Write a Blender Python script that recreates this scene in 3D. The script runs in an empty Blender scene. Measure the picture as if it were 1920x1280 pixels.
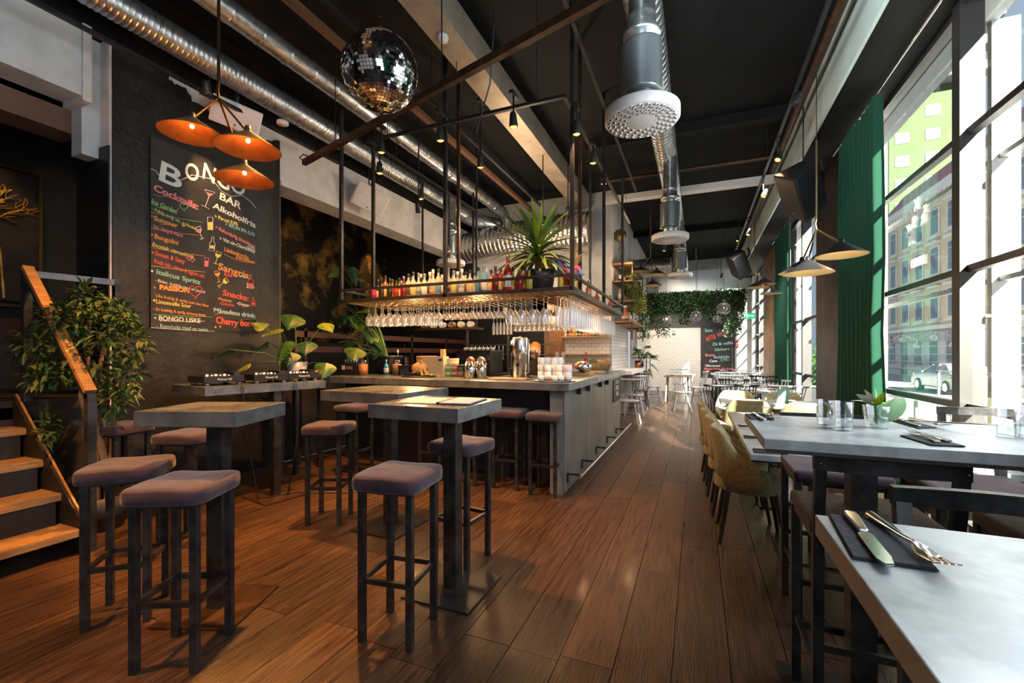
import bpy, bmesh, math, random
from mathutils import Vector as V, Matrix
random.seed(7)
sc = bpy.context.scene
col = sc.collection
# ---------------------------------------------------------------- camera, world, sun, exposure
H = 1.36; FP = 835.0; YAW = math.radians(22.55); HY = 662.8
cd = bpy.data.cameras.new('camera'); cam = bpy.data.objects.new('camera', cd); col.objects.link(cam)
cd.sensor_width = 36; cd.lens = FP / 1920 * 36; cd.shift_y = (HY - 640) / 1920; cd.clip_start = .03; cd.clip_end = 400
cam.location = (0, 0, H); cam.rotation_euler = (math.radians(90), 0, YAW)
sc.camera = cam
w = bpy.data.worlds.new('world'); sc.world = w; w.use_nodes = True
wn = w.node_tree.nodes; wl = w.node_tree.links
sky = wn.new('ShaderNodeTexSky'); sky.sky_type = 'HOSEK_WILKIE'
SUNDIR = V((-.36, .933, -.43)).normalized()      # the way the light travels
sky.sun_direction = -SUNDIR; sky.turbidity = 3.0; sky.ground_albedo = .4
mixw = wn.new('ShaderNodeMixRGB'); mixw.inputs[0].default_value = .72; mixw.inputs[2].default_value = (.60, .72, .92, 1)
wl.new(sky.outputs[0], mixw.inputs[1]); wl.new(mixw.outputs[0], wn['Background'].inputs[0])
wn['Background'].inputs[1].default_value = .88
sl = bpy.data.lights.new('sun', 'SUN'); sl.energy = 38.0; sl.angle = math.radians(.6); sl.color = (1, .93, .80)
so = bpy.data.objects.new('sun', sl); col.objects.link(so); so.rotation_euler = SUNDIR.to_track_quat('-Z', 'Y').to_euler()
so.location = (12, -10, 12)
def area(name, loc, size, power, color, direction, sy=None):
    l = bpy.data.lights.new(name, 'AREA'); l.energy = power; l.color = color; l.size = size
    if sy: l.shape = 'RECTANGLE'; l.size_y = sy
    o = bpy.data.objects.new(name, l); col.objects.link(o); o.location = loc
    o.rotation_euler = V(direction).to_track_quat('-Z', 'Y').to_euler(); return o
# unseen fill lamps added for daylight, inside the bays beside and behind the viewpoint
area('window_daylight', (1.50, -1.6, 2.2), 3.0, 105, (.80, .90, 1.0), (-1, .35, -.08), 3.2)
area('window_daylight_near', (1.52, 2.2, 2.5), 1.5, 75, (.80, .90, 1.0), (-1, .05, -.35), 2.0)
sc.view_settings.view_transform = 'Standard'; sc.view_settings.look = 'None'
sc.view_settings.exposure = 0.44; sc.view_settings.gamma = 1; sc.view_settings.use_curve_mapping = False
sc.cycles.transparent_max_bounces = 24; sc.cycles.max_bounces = 8; sc.cycles.caustics_reflective = False; sc.cycles.caustics_refractive = False
sc.cycles.sample_clamp_indirect = 6
# ---------------------------------------------------------------- geometry helpers
FW = V((-math.sin(YAW), math.cos(YAW), 0)); RT = V((math.cos(YAW), math.sin(YAW), 0))
def ray(px, py): return FW + RT * ((px - 960) / FP) + V((0, 0, (HY - py) / FP))
def G(px, py, Z):
    d = ray(px, py); D = (Z - H) / d.z; return V((d.x * D, d.y * D, Z))
def GX(px, py, X):
    d = ray(px, py); D = X / d.x; return V((X, d.y * D, H + d.z * D))
def GY(px, py, Y):
    d = ray(px, py); D = Y / d.y; return V((d.x * D, Y, H + d.z * D))
def GD(px, py, D):
    d = ray(px, py); return V((d.x * D, d.y * D, H + d.z * D))
class MB:
    def __init__(s): s.v = []; s.f = []; s.sm = []
    def add(s, vs, fs, sm=False, M=None):
        n = len(s.v)
        s.v += [tuple(M @ V(p)) if M is not None else tuple(p) for p in vs]
        s.f += [tuple(i + n for i in f) for f in fs]; s.sm += [sm] * len(fs); return s
    def box(s, x0, x1, y0, y1, z0, z1, M=None):
        vs = [(x, y, z) for z in (z0, z1) for y in (y0, y1) for x in (x0, x1)]
        return s.add(vs, [(0, 2, 3, 1), (4, 5, 7, 6), (0, 1, 5, 4), (2, 6, 7, 3), (0, 4, 6, 2), (1, 3, 7, 5)], False, M)
    def bar(s, a, b, w, h=None, up=(0, 0, 1)):
        a = V(a); b = V(b); h = h or w; d = (b - a); L = d.length
        if L < 1e-6: return s
        d.normalize(); u = V(up)
        if abs(d.dot(u)) > .98: u = V((0, 1, 0))
        x = d.cross(u).normalized(); z = x.cross(d).normalized()
        M = Matrix((x, d, z)).transposed().to_4x4(); M.translation = a
        return s.box(-w / 2, w / 2, 0, L, -h / 2, h / 2, M)
    def tube(s, pts, r, n=10, cap=True):
        pts = [V(p) for p in pts]; m = len(pts); rr = r if isinstance(r, (list, tuple)) else [r] * m
        vs = []; prev = None
        for i, p in enumerate(pts):
            d = (pts[min(i + 1, m - 1)] - pts[max(i - 1, 0)]).normalized()
            if prev is None:
                u = V((0, 0, 1)) if abs(d.z) < .9 else V((1, 0, 0)); prev = d.cross(u).normalized()
            x = (prev - d * prev.dot(d)).normalized(); prev = x; y = d.cross(x)
            vs += [p + (x * math.cos(2 * math.pi * k / n) + y * math.sin(2 * math.pi * k / n)) * rr[i] for k in range(n)]
        fs = [(i * n + k, i * n + (k + 1) % n, (i + 1) * n + (k + 1) % n, (i + 1) * n + k) for i in range(m - 1) for k in range(n)]
        s.add(vs, fs, True)
        if cap: 
            s.add(vs[:n], [tuple(range(n))[::-1]]); s.add(vs[-n:], [tuple(range(n))])
        return s
    def lathe(s, prof, n=20, M=None, sm=True):
        vs = [(r * math.cos(2 * math.pi * k / n), r * math.sin(2 * math.pi * k / n), z) for r, z in prof for k in range(n)]
        m = len(prof)
        fs = [(i * n + k, i * n + (k + 1) % n, (i + 1) * n + (k + 1) % n, (i + 1) * n + k) for i in range(m - 1) for k in range(n)]
        if prof[0][0] > 1e-5 and False: fs.append(tuple(range(n))[::-1])
        return s.add(vs, fs, sm, M)
    def prism(s, pts, z0, z1, M=None):
        n = len(pts); vs = [(x, y, z0) for x, y in pts] + [(x, y, z1) for x, y in pts]
        fs = [tuple(range(n))[::-1], tuple(range(n, 2 * n))] + [(i, (i + 1) % n, n + (i + 1) % n, n + i) for i in range(n)]
        return s.add(vs, fs, False, M)
    def ball(s, c, r, n=12, m=8, sc_=(1, 1, 1)):
        M = Matrix.Translation(V(c)) @ Matrix.Diagonal((*sc_, 1))
        return s.lathe([(r * math.sin(math.pi * i / m), -r * math.cos(math.pi * i / m)) for i in range(m + 1)], n, M)
    def build(s, name, mat, parent=None, bevel=0, seg=2, ang=35):
        me = bpy.data.meshes.new(name); me.from_pydata(s.v, [], s.f); me.update()
        me.polygons.foreach_set('use_smooth', s.sm); 
        bm = bmesh.new(); bm.from_mesh(me)
        if bevel:
            bmesh.ops.remove_doubles(bm, verts=bm.verts, dist=1e-5)
            es = [e for e in bm.edges if len(e.link_faces) == 2 and e.calc_face_angle(0) > math.radians(ang)]
            bmesh.ops.bevel(bm, geom=es, offset=bevel, segments=seg, profile=.6, affect='EDGES', clamp_overlap=True)
        bmesh.ops.recalc_face_normals(bm, faces=bm.faces)
        bm.to_mesh(me); bm.free()
        if bevel and seg > 2:
            me.polygons.foreach_set('use_smooth', [True] * len(me.polygons))
        if mat: me.materials.append(mat)
        o = bpy.data.objects.new(name, me); col.objects.link(o)
        if parent: o.parent = parent
        return o
def empty(name, loc=(0, 0, 0), rz=0):
    o = bpy.data.objects.new(name, None); col.objects.link(o); o.location = loc; o.rotation_euler = (0, 0, rz)
    o.empty_display_size = .1; return o
def wmat(o):
    m = o.matrix_basis.copy()
    return (wmat(o.parent) @ o.matrix_parent_inverse @ m) if o.parent else m
def tag(o, label=None, cat=None, group=None, kind=None):
    if label: o['label'] = label
    if cat: o['category'] = cat
    if group: o['group'] = group
    if kind: o['kind'] = kind
    return o
KIDS = {}
def kids(o): return [c for c in bpy.data.objects if c.parent == o]
def copy_tree(o, parent=None, tree=None):
    if tree is None: tree = ktree(o)
    c = o.copy(); col.objects.link(c)
    if parent: c.parent = parent; c.matrix_parent_inverse = o.matrix_parent_inverse
    for ch, t in tree: copy_tree(ch, c, t)
    return c
def ktree(o):
    return [(c, ktree(c)) for c in kids(o)]
def rotZ(a): return Matrix.Rotation(a, 4, 'Z')
def TR(p): return Matrix.Translation(V(p))
# ---------------------------------------------------------------- materials
MATS = {}
def mat(name, c, rough=.5, metal=0, c2=None, ns=6, bump=0, bs=None, coat=0, emit=None, es=0, stretch=(1, 1, 1), rr=0, mid=(.4, .6), spec=None, rnd=0, sheen=0):
    m = bpy.data.materials.new(name); m.use_nodes = True; nt = m.node_tree; N = nt.nodes; L = nt.links
    b = N['Principled BSDF']; b.inputs['Base Color'].default_value = (*c, 1); b.inputs['Roughness'].default_value = rough
    b.inputs['Metallic'].default_value = metal
    if spec is not None: b.inputs['Specular IOR Level'].default_value = spec
    if coat: b.inputs['Coat Weight'].default_value = coat; b.inputs['Coat Roughness'].default_value = .12
    if sheen: b.inputs['Sheen Weight'].default_value = sheen
    if emit: b.inputs['Emission Color'].default_value = (*emit, 1); b.inputs['Emission Strength'].default_value = es
    if c2 or bump or rr or rnd:
        tc = N.new('ShaderNodeTexCoord'); mp = N.new('ShaderNodeMapping'); mp.inputs['Scale'].default_value = stretch
        L.new(tc.outputs['Object'], mp.inputs[0])
        if rnd:
            oi = N.new('ShaderNodeObjectInfo'); cb = N.new('ShaderNodeCombineXYZ'); mu = N.new('ShaderNodeMath'); mu.operation = 'MULTIPLY'; mu.inputs[1].default_value = 37
            L.new(oi.outputs['Random'], mu.inputs[0]); L.new(mu.outputs[0], cb.inputs[0]); L.new(mu.outputs[0], cb.inputs[1]); L.new(cb.outputs[0], mp.inputs['Location'])
        nz = N.new('ShaderNodeTexNoise'); nz.inputs['Scale'].default_value = ns; nz.inputs['Detail'].default_value = 6; nz.inputs['Roughness'].default_value = .62
        L.new(mp.outputs[0], nz.inputs[0])
        if c2:
            cr = N.new('ShaderNodeValToRGB'); cr.color_ramp.elements[0].position = mid[0]; cr.color_ramp.elements[1].position = mid[1]
            cr.color_ramp.elements[0].color = (*c, 1); cr.color_ramp.elements[1].color = (*c2, 1)
            L.new(nz.outputs['Fac'], cr.inputs[0]); src = cr.outputs[0]
            if rnd:
                hs = N.new('ShaderNodeHueSaturation'); ma = N.new('ShaderNodeMapRange'); ma.inputs[3].default_value = 1 - rnd; ma.inputs[4].default_value = 1 + rnd
                L.new(oi.outputs['Random'], ma.inputs[0]); L.new(ma.outputs[0], hs.inputs['Value']); L.new(src, hs.inputs['Color']); src = hs.outputs[0]
            L.new(src, b.inputs['Base Color'])
        if rr:
            ma = N.new('ShaderNodeMapRange'); ma.inputs[3].default_value = max(.02, rough - rr); ma.inputs[4].default_value = min(1, rough + rr)
            L.new(nz.outputs['Fac'], ma.inputs[0]); L.new(ma.outputs[0], b.inputs['Roughness'])
        if bump:
            n2 = N.new('ShaderNodeTexNoise'); n2.inputs['Scale'].default_value = bs or ns * 3; n2.inputs['Detail'].default_value = 4
            L.new(mp.outputs[0], n2.inputs[0]); bp = N.new('ShaderNodeBump'); bp.inputs['Strength'].default_value = bump; bp.inputs['Distance'].default_value = .01
            L.new(n2.outputs['Fac'], bp.inputs['Height']); L.new(bp.outputs[0], b.inputs['Normal'])
    MATS[name] = m; return m
def translucent(name, c, k=.5):
    m = bpy.data.materials.new(name); m.use_nodes = True; N = m.node_tree.nodes; L = m.node_tree.links; b = N['Principled BSDF']; b.inputs['Base Color'].default_value = (*c, 1); b.inputs['Roughness'].default_value = .8
    t = N.new('ShaderNodeBsdfTranslucent'); t.inputs[0].default_value = (*c, 1); x = N.new('ShaderNodeMixShader'); x.inputs[0].default_value = k
    L.new(b.outputs[0], x.inputs[1]); L.new(t.outputs[0], x.inputs[2]); L.new(x.outputs[0], N['Material Output'].inputs[0]); MATS[name] = m; return m
def glassy(name, tint=(1, 1, 1), refl=.10, rough=.02, body=0, bodyc=(1, 1, 1)):
    """thin clear glass: see-through with fresnel-like shine; body adds some opaque colour"""
    m = bpy.data.materials.new(name); m.use_nodes = True; nt = m.node_tree; N = nt.nodes; L = nt.links
    N.remove(N['Principled BSDF']); out = N['Material Output']
    t = N.new('ShaderNodeBsdfTransparent'); t.inputs[0].default_value = (*tint, 1)
    g = N.new('ShaderNodeBsdfGlossy'); g.inputs['Roughness'].default_value = rough
    lw = N.new('ShaderNodeLayerWeight'); lw.inputs[0].default_value = .5
    pw = N.new('ShaderNodeMath'); pw.operation = 'POWER'; pw.inputs[1].default_value = 3.5; L.new(lw.outputs['Facing'], pw.inputs[0])
    ma = N.new('ShaderNodeMapRange'); ma.inputs[3].default_value = refl; ma.inputs[4].default_value = .6; L.new(pw.outputs[0], ma.inputs[0])
    mx = N.new('ShaderNodeMixShader'); L.new(ma.outputs[0], mx.inputs[0]); L.new(t.outputs[0], mx.inputs[1]); L.new(g.outputs[0], mx.inputs[2])
    last = mx
    if body:
        d = N.new('ShaderNodeBsdfPrincipled'); d.inputs['Base Color'].default_value = (*bodyc, 1); d.inputs['Roughness'].default_value = .15
        m2 = N.new('ShaderNodeMixShader'); m2.inputs[0].default_value = body; L.new(mx.outputs[0], m2.inputs[1]); L.new(d.outputs[0], m2.inputs[2]); last = m2
    L.new(last.outputs[0], out.inputs[0]); MATS[name] = m; return m
def brickmat(name, c, mortar, bw, bh, ms=.006, rough=.25, axis='XZ', bump=.5):
    m = bpy.data.materials.new(name); m.use_nodes = True; nt = m.node_tree; N = nt.nodes; L = nt.links; b = N['Principled BSDF']
    tc = N.new('ShaderNodeTexCoord'); sp = N.new('ShaderNodeSeparateXYZ'); cb = N.new('ShaderNodeCombineXYZ')
    L.new(tc.outputs['Object'], sp.inputs[0]); L.new(sp.outputs['XYZ'.index(axis[0])], cb.inputs[0]); L.new(sp.outputs['XYZ'.index(axis[1])], cb.inputs[1])
    br = N.new('ShaderNodeTexBrick'); br.inputs['Scale'].default_value = 1; br.inputs['Brick Width'].default_value = bw; br.inputs['Row Height'].default_value = bh
    br.inputs['Mortar Size'].default_value = ms; br.inputs['Color1'].default_value = (*c, 1); br.inputs['Color2'].default_value = (*[x * .93 for x in c], 1); br.inputs['Mortar'].default_value = (*mortar, 1)
    L.new(cb.outputs[0], br.inputs[0]); L.new(br.outputs[0], b.inputs['Base Color']); b.inputs['Roughness'].default_value = rough
    bp = N.new('ShaderNodeBump'); bp.inputs['Strength'].default_value = bump; bp.inputs['Distance'].default_value = .003; bp.invert = True
    L.new(br.outputs['Fac'], bp.inputs['Height']); L.new(bp.outputs[0], b.inputs['Normal']); MATS[name] = m; return m
black_paint = mat('black_paint', (.006, .006, .007), .6, c2=(.012, .012, .013), ns=3, bump=.1)
ceil_black = mat('ceiling_black', (.0045, .005, .0055), .8, c2=(.008, .0085, .0095), ns=2, spec=.25)
steel = mat('raw_steel', (.032, .031, .032), .36, .7, c2=(.075, .073, .074), ns=9, rr=.12)
black_steel = mat('black_steel', (.016, .016, .018), .4, .3, c2=(.03, .03, .032), ns=8)
brown_steel = mat('brown_steel', (.05, .025, .014), .42, .5, c2=(.10, .05, .025), ns=10)
zinc = mat('zinc_top', (.13, .15, .17), .30, .6, c2=(.24, .26, .28), ns=7, bump=.06, rr=.12)
zinc_pale = mat('zinc_pale', (.34, .37, .39), .38, .35, c2=(.52, .55, .56), ns=9, bump=.05, rr=.1)
galv = mat('galvanised_steel', (.40, .43, .45), .30, .9, c2=(.56, .58, .60), ns=14, rr=.10)
foil = mat('foil', (.62, .60, .58), .26, .9, bump=1.0, bs=26)
white_paint = mat('white_plaster', (.58, .57, .55), .8, c2=(.68, .67, .66), ns=4, bump=.1)
white_gloss = mat('white_enamel', (.74, .72, .70), .4)
outer_white = mat('outer_white', (.78, .80, .82), .6)
velvet = mat('purple_velvet', (.016, .006, .013), .8, c2=(.042, .016, .030), ns=7, bump=.25, bs=30, sheen=.25)
green_cloth = mat('mustard_cloth', (.20, .175, .075), .85, c2=(.29, .26, .12), ns=40, bump=.3, bs=120, sheen=.3)
dark_wood = mat('dark_wood', (.035, .018, .010), .5, c2=(.06, .03, .016), ns=8, stretch=(1, 1, 8))
orange_wood = mat('oiled_wood', (.30, .14, .045), .42, c2=(.46, .23, .08), ns=7, stretch=(12, 1.2, 12), bump=.15)
tread_wood = mat('tread_wood', (.24, .13, .055), .45, c2=(.40, .23, .10), ns=6, stretch=(12, 1, 12), bump=.15)
shelf_wood = mat('shelf_wood', (.20, .09, .035), .5, c2=(.36, .17, .07), ns=6, stretch=(1.5, 12, 12), bump=.2)
pale_wood = mat('pale_wood', (.42, .26, .12), .5, c2=(.56, .37, .19), ns=6, stretch=(1, 10, 10))
plank_m = mat('floor_plank', (.026, .013, .008), .34, c2=(.110, .056, .031), ns=3.0, stretch=(15, 1.1, 1), bump=.4, bs=12, rr=.2, mid=(.32, .72), rnd=.36, coat=.15)
joint_m = mat('floor_joint', (.012, .007, .005), .8)
slate = mat('bar_stone', (.13, .125, .115), .42, c2=(.20, .19, .175), ns=2.5, bump=.05, stretch=(1, 1, .4))
curtain_m = translucent('green_velvet', (.004, .062, .034), .07)
rust = mat('rusted_column', (.012, .007, .006), .45, .3, c2=(.060, .028, .016), ns=3, bump=.3)
copper_patina = mat('copper_patina', (.10, .075, .012), .45, .35, c2=(.40, .12, .03), ns=2.6, bump=.3)
plaster_black = mat('black_plaster', (.006, .0055, .0055), .5, c2=(.036, .030, .028), ns=5, bump=.8, bs=14, mid=(.50, .85))
chalk_black = mat('chalkboard', (.014, .013, .013), .6, c2=(.028, .026, .026), ns=5)
gold = mat('gold_leaf', (.30, .16, .03), .38, .7, c2=(.62, .38, .08), ns=5, bump=.8, bs=9)
brass_dark = mat('brass_dark', (.07, .045, .02), .4, .8)
brass = mat('brass', (.24, .16, .07), .35, .9)
chrome = mat('chrome', (.82, .82, .83), .12, 1)
silver = mat('cutlery_steel', (.75, .75, .76), .16, 1)
mirror = mat('mirror_tile', (.90, .91, .93), .05, 1)
copper_in = mat('copper_inside', (.30, .10, .03), .5, .6, c2=(.42, .16, .05), ns=8)
brass_in = mat('brass_inside', (.62, .46, .22), .42, .5)
lamp_black = mat('lamp_black', (.03, .03, .033), .35, .3)
bulb_m = mat('bulb_glow', (1, .7, .35), .5, emit=(1, .50, .16), es=12)
spot_m = mat('spot_glow', (1, .7, .35), .5, emit=(1, .36, .07), es=2.2)
leather_black = mat('speaker_black', (.018, .018, .02), .5)
ceramic = mat('white_ceramic', (.80, .80, .80), .2, coat=.3)
paper = mat('paper', (.66, .60, .66), .8)
kraft = mat('kraft_paper', (.40, .22, .09), .8, c2=(.52, .31, .14), ns=6)
napkin_m = mat('charcoal_napkin', (.020, .020, .023), .85, c2=(.035, .035, .04), ns=40, bump=.2)
leaf_dark = mat('leaf_dark', (.018, .060, .024), .42, c2=(.045, .12, .04), ns=3)
leaf_mid = mat('leaf_mid', (.03, .10, .018), .38, c2=(.07, .17, .03), ns=3)
leaf_yel = mat('leaf_yellow', (.15, .22, .02), .42, c2=(.32, .36, .05), ns=4)
leaf_fig = mat('leaf_olive', (.03, .055, .018), .5, c2=(.10, .12, .035), ns=2.5)
bark = mat('bark', (.12, .065, .03), .8, c2=(.26, .15, .075), ns=10, bump=.6, stretch=(1, 1, .5))
pot_black = mat('pot_black', (.015, .016, .02), .4)
pot_grey = mat('pot_grey', (.30, .31, .36), .35)
soil = mat('soil', (.03, .02, .012), .9)
tile_w = brickmat('white_tile', (.74, .72, .70), (.42, .38, .35), .15, .075, .005)
tile_side = brickmat('white_tile_side', (.72, .70, .68), (.40, .36, .33), .15, .075, .005, axis='YZ')
glass_m = glassy('window_glass', (.97, 1, .99), .05)
glass_t = glassy('tumbler_glass', (1, 1, 1), .07, .02)
glass_s = glassy('stemware_glass', (.97, .96, .95), .18, .08, .20, (.95, .92, .88))
flute_g = glassy('flute_glass', (.97, .97, .97), .18, .1, .40, (.95, .94, .93))
water_m = glassy('water', (.93, .96, .95), .06)
plastic_black = mat('plastic_black', (.014, .014, .016), .35)
grey_metal = mat('grey_metal', (.25, .25, .26), .35, .7)
red_m = mat('red', (.55, .03, .02), .5); white_flat = mat('white_flat', (.75, .75, .74), .6)
def chalk(name, c): return mat(name, c, .9)
CH = dict(w=chalk('chalk_white', (.72, .72, .68)), p=chalk('chalk_pink', (.72, .20, .22)), g=chalk('chalk_green', (.22, .55, .16)), y=chalk('chalk_yellow', (.72, .60, .12)),
          o=chalk('chalk_orange', (.80, .32, .07)), r=chalk('chalk_red', (.72, .10, .07)), b=chalk('chalk_blue', (.30, .55, .62)), t=chalk('chalk_teal', (.25, .50, .40)))
def text(s, size, M, m, parent, name='lettering', ext=.001, align='LEFT', shear=0, bold=0, space=1, width=None):
    cu = bpy.data.curves.new(name, 'FONT'); cu.body = s; cu.size = size; cu.extrude = ext; cu.align_x = align; cu.shear = shear; cu.offset = bold; cu.space_character = space
    cu.resolution_u = 3; t = bpy.data.objects.new('t', cu); me = bpy.data.meshes.new_from_object(t); bpy.data.objects.remove(t); bpy.data.curves.remove(cu)
    if width and len(me.vertices):
        w0 = max(v.co.x for v in me.vertices); 
        for v in me.vertices: v.co.x *= width / w0
    me.materials.clear(); me.materials.append(m); me.name = name; o = bpy.data.objects.new(name, me); col.objects.link(o)
    if parent: o.parent = parent; o.matrix_parent_inverse = wmat(parent).inverted()
    o.matrix_basis = M; return o
def frameM(origin, xdir, ydir):
    x = V(xdir).normalized(); y = V(ydir).normalized(); z = x.cross(y)
    M = Matrix((x, y, z)).transposed().to_4x4(); M.translation = V(origin); return M
def spotlight(name, loc, target, power, color=(1, .62, .30), ang=55, blend=.6, r=.04, parent=None):
    l = bpy.data.lights.new(name, 'SPOT'); l.energy = power; l.color = color; l.spot_size = math.radians(ang); l.spot_blend = blend; l.shadow_soft_size = r
    o = bpy.data.objects.new(name, l); col.objects.link(o); o.location = loc
    o.rotation_euler = (V(target) - V(loc)).to_track_quat('-Z', 'Y').to_euler()
    return o
def point(name, loc, power, color, r=.04):
    l = bpy.data.lights.new(name, 'POINT'); l.energy = power; l.color = color; l.shadow_soft_size = r
    o = bpy.data.objects.new(name, l); col.objects.link(o); o.location = loc; return o
ORD = ['first', 'second', 'third', 'fourth', 'fifth', 'sixth', 'seventh', 'eighth', 'ninth', 'tenth', 'eleventh', 'twelfth', 'thirteenth', 'fourteenth', 'fifteenth', 'sixteenth']
# ================================================================ SETTING
CEIL = 4.7; XL = -4.8; XW = 1.85; YE = 17.2; YB = 9.2; XB = -1.62; YS = -4.0
def struct(o, label=None):
    o['kind'] = 'structure'
    if label: o['label'] = label
    return o
fl = struct(MB().box(XL, XW, YS, YE, -.12, -.012).build('floor', joint_m))
PW = .235; k = 0; x = XL
while x < XW - .02:
    x1 = min(x + PW, XW); y = .5 - random.random() * 1.4
    while y < YE:
        L = 1.7 + random.random() * .9; y0 = max(y, .45); y1 = min(y + L, YE)
        if y1 > .5:
            p = MB().box(-(x1 - x) / 2 + .0018, (x1 - x) / 2 - .0018, -(y1 - y0) / 2 + .0018, (y1 - y0) / 2 - .0018, -.011, random.uniform(-.0006, .0006)).build('plank', plank_m, fl)
            p.location = ((x + x1) / 2, (y0 + y1) / 2, 0); k += 1
        y += L
    x += PW
struct(MB().box(XL - 3.6, XW + .6, YS, YE + .3, CEIL, CEIL + .2).build('ceiling', ceil_black))
cb_ = MB()
for yy in (1.2, 6.9, 12.6): cb_.box(XB, 1.3, yy, yy + .16, CEIL - .14, CEIL)
struct(cb_.build('trim_1', ceil_black), 'black joists under the black ceiling')
struct(MB().box(XL - 3.6, XW + .6, YS - .2, YS, -.1, CEIL).build('wall_back', white_paint))
# end wall: lower tiled, upper white
struct(MB().box(XB, XW + .4, YE, YE + .2, 0, CEIL).build('wall_end', white_paint))
struct(MB().box(XB, .12, YE - .03, YE, 0, 2.28).build('trim_2', tile_w), 'white subway tiles on the far end wall')
struct(MB().box(XB, 1.45, YE - .045, YE, 2.30, 3.0).box(.12, .2, YE - .05, YE, 0, 2.3).build('trim_3', mat('charcoal_board', (.03, .03, .036), .6)), 'charcoal band above the tiled end wall')
# bar block: white wall above the back bar, its side along the dining aisle
wb = MB().box(XL, -3.35, YB, YB + .2, 2.6, CEIL).box(-3.35, XB, YB, YB + .2, 1.9, CEIL).box(-2.35, XB, YB, YB + .2, 0, 1.9)
struct(wb.build('wall_bar', white_paint), 'white wall above the back bar')
struct(MB().box(-3.0, XB - .02, YB - .02, YB, .9, 1.95).build('trim_4', tile_w), 'white tiles behind the back bar')
struct(MB().box(XL, -3.0, YB + .0, YB + .1, 0, 2.6).build('wall_kitchen', black_paint), 'dark kitchen pass behind the bar')
sw = MB().box(XB - .2, XB, YB + .2, 11.6, 0, CEIL).box(XB - .2, XB, 13.4, YE, 0, CEIL).box(XB - .2, XB, 11.6, 13.4, 0, .95).box(XB - .2, XB, 11.6, 13.4, 2.35, CEIL)
struct(sw.build('wall_side', white_paint), 'white side wall of the bar block along the aisle')
struct(MB().box(XB, XB + .012, YB - .02, 11.6, 1.0, 2.0).box(XB, XB + .012, 13.4, YE - .03, 0, 2.28).build('trim_5', tile_side), 'white tiles on the side wall of the bar block')
struct(MB().box(XB - .9, XB - .8, 11.0, 14.0, 0, 2.6).build('trim_6', mat('warm_recess', (.38, .22, .12), .7)), 'back of the serving hatch')
# left side
struct(MB().box(XL - .5, XL, 2.27, 4.02, 0, 4.14).build('wall_left', white_paint), 'pillar wall that carries the menu board')
# ragged black plaster coat on it
pts = [(2.27, 0), (4.02, 0)]
top = [(523, 262), (500, 262), (470, 262), (440, 250), (410, 225), (385, 200), (360, 190), (345, 168), (330, 160), (318, 152), (312, 138), (290, 122), (272, 112), (250, 100), (235, 92), (215, 80), (206, 78)]
prof = []
for i in range(len(top) - 1):
    a = GX(*top[i], XL); b = GX(*top[i + 1], XL)
    for t in (0, .33, .66): prof.append((a.y + (b.y - a.y) * t + random.uniform(-.012, .012), a.z + (b.z - a.z) * t + random.uniform(-.025, .025)))
prof = [(min(4.02, max(2.27, y)), z) for y, z in prof]
pm = MB(); n = len(prof)
vs = [(XL + .012, y, 0) for y, z in prof] + [(XL + .012, y, z) for y, z in prof]
pm.add(vs, [(i, i + 1, n + i + 1, n + i) for i in range(n - 1)])
pm.add([(XL, p[1], p[2]) for p in vs], [(i, i + 1, n + i + 1, n + i) for i in range(n - 1)]); pm.box(XL - .5, XL, 4.02, 4.03, 0, 3.5); pm.box(XL-.5, XL + .01, 2.26, 2.272, 0, 3.2)
struct(pm.build('trim_7', plaster_black), 'rough black plaster with a ragged top edge')
struct(MB().box(XL - .28, XL, YS, 2.08, 3.54, 4.12).box(XL - .3, XL + .02, 2.08, 2.14, 3.5, 4.15).box(XL - .30, XL - .14, 2.14, 2.27, 3.1, 4.15).build('trim_8', white_paint), 'white lintel over the stairs')
struct(MB().box(XL - .3, XL, 4.02, YB, 3.52, 4.12).box(XL - .34, XL + .02, 4.02, YB, 3.46, 3.52).build('trim_9', white_paint), 'white lintel beyond the pillar')
struct(MB().box(XL - .3, XL - .02, YS, YB, 4.14, CEIL).build('trim_10', ceil_black), 'dark strip above the lintels')
struct(MB().box(XL - .6, XL - .3, YS, 2.2, 3.3, 3.5).build('trim_11', mat('brown_soffit', (.16, .08, .05), .7)), 'brown inner lintel')
struct(MB().box(-8.2, XL - .02, YS, YB, .86, 1.0).box(XL - .06, XL, 4.02, YB, 0, 1.0).box(XL - .06, XL, 1.72, 2.27, 0, 1.0).box(XL - .06, XL, YS, .2, 0, 1.0).box(XL - .06, XL - .02, .2, 1.72, 0, .95).build('floor_raised', mat('dark_platform', (.02, .014, .011), .6)), 'raised dark seating level beyond the pillar')
struct(MB().box(-7.4, -7.2, YS, YB + .2, 1.0, CEIL).box(-7.2, XL - .02, YB, YB + .2, 0, CEIL).box(-8, XL, YS - .2, YS, 1, CEIL).build('wall_mezzanine', black_paint), 'black wall of the raised level')
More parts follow.
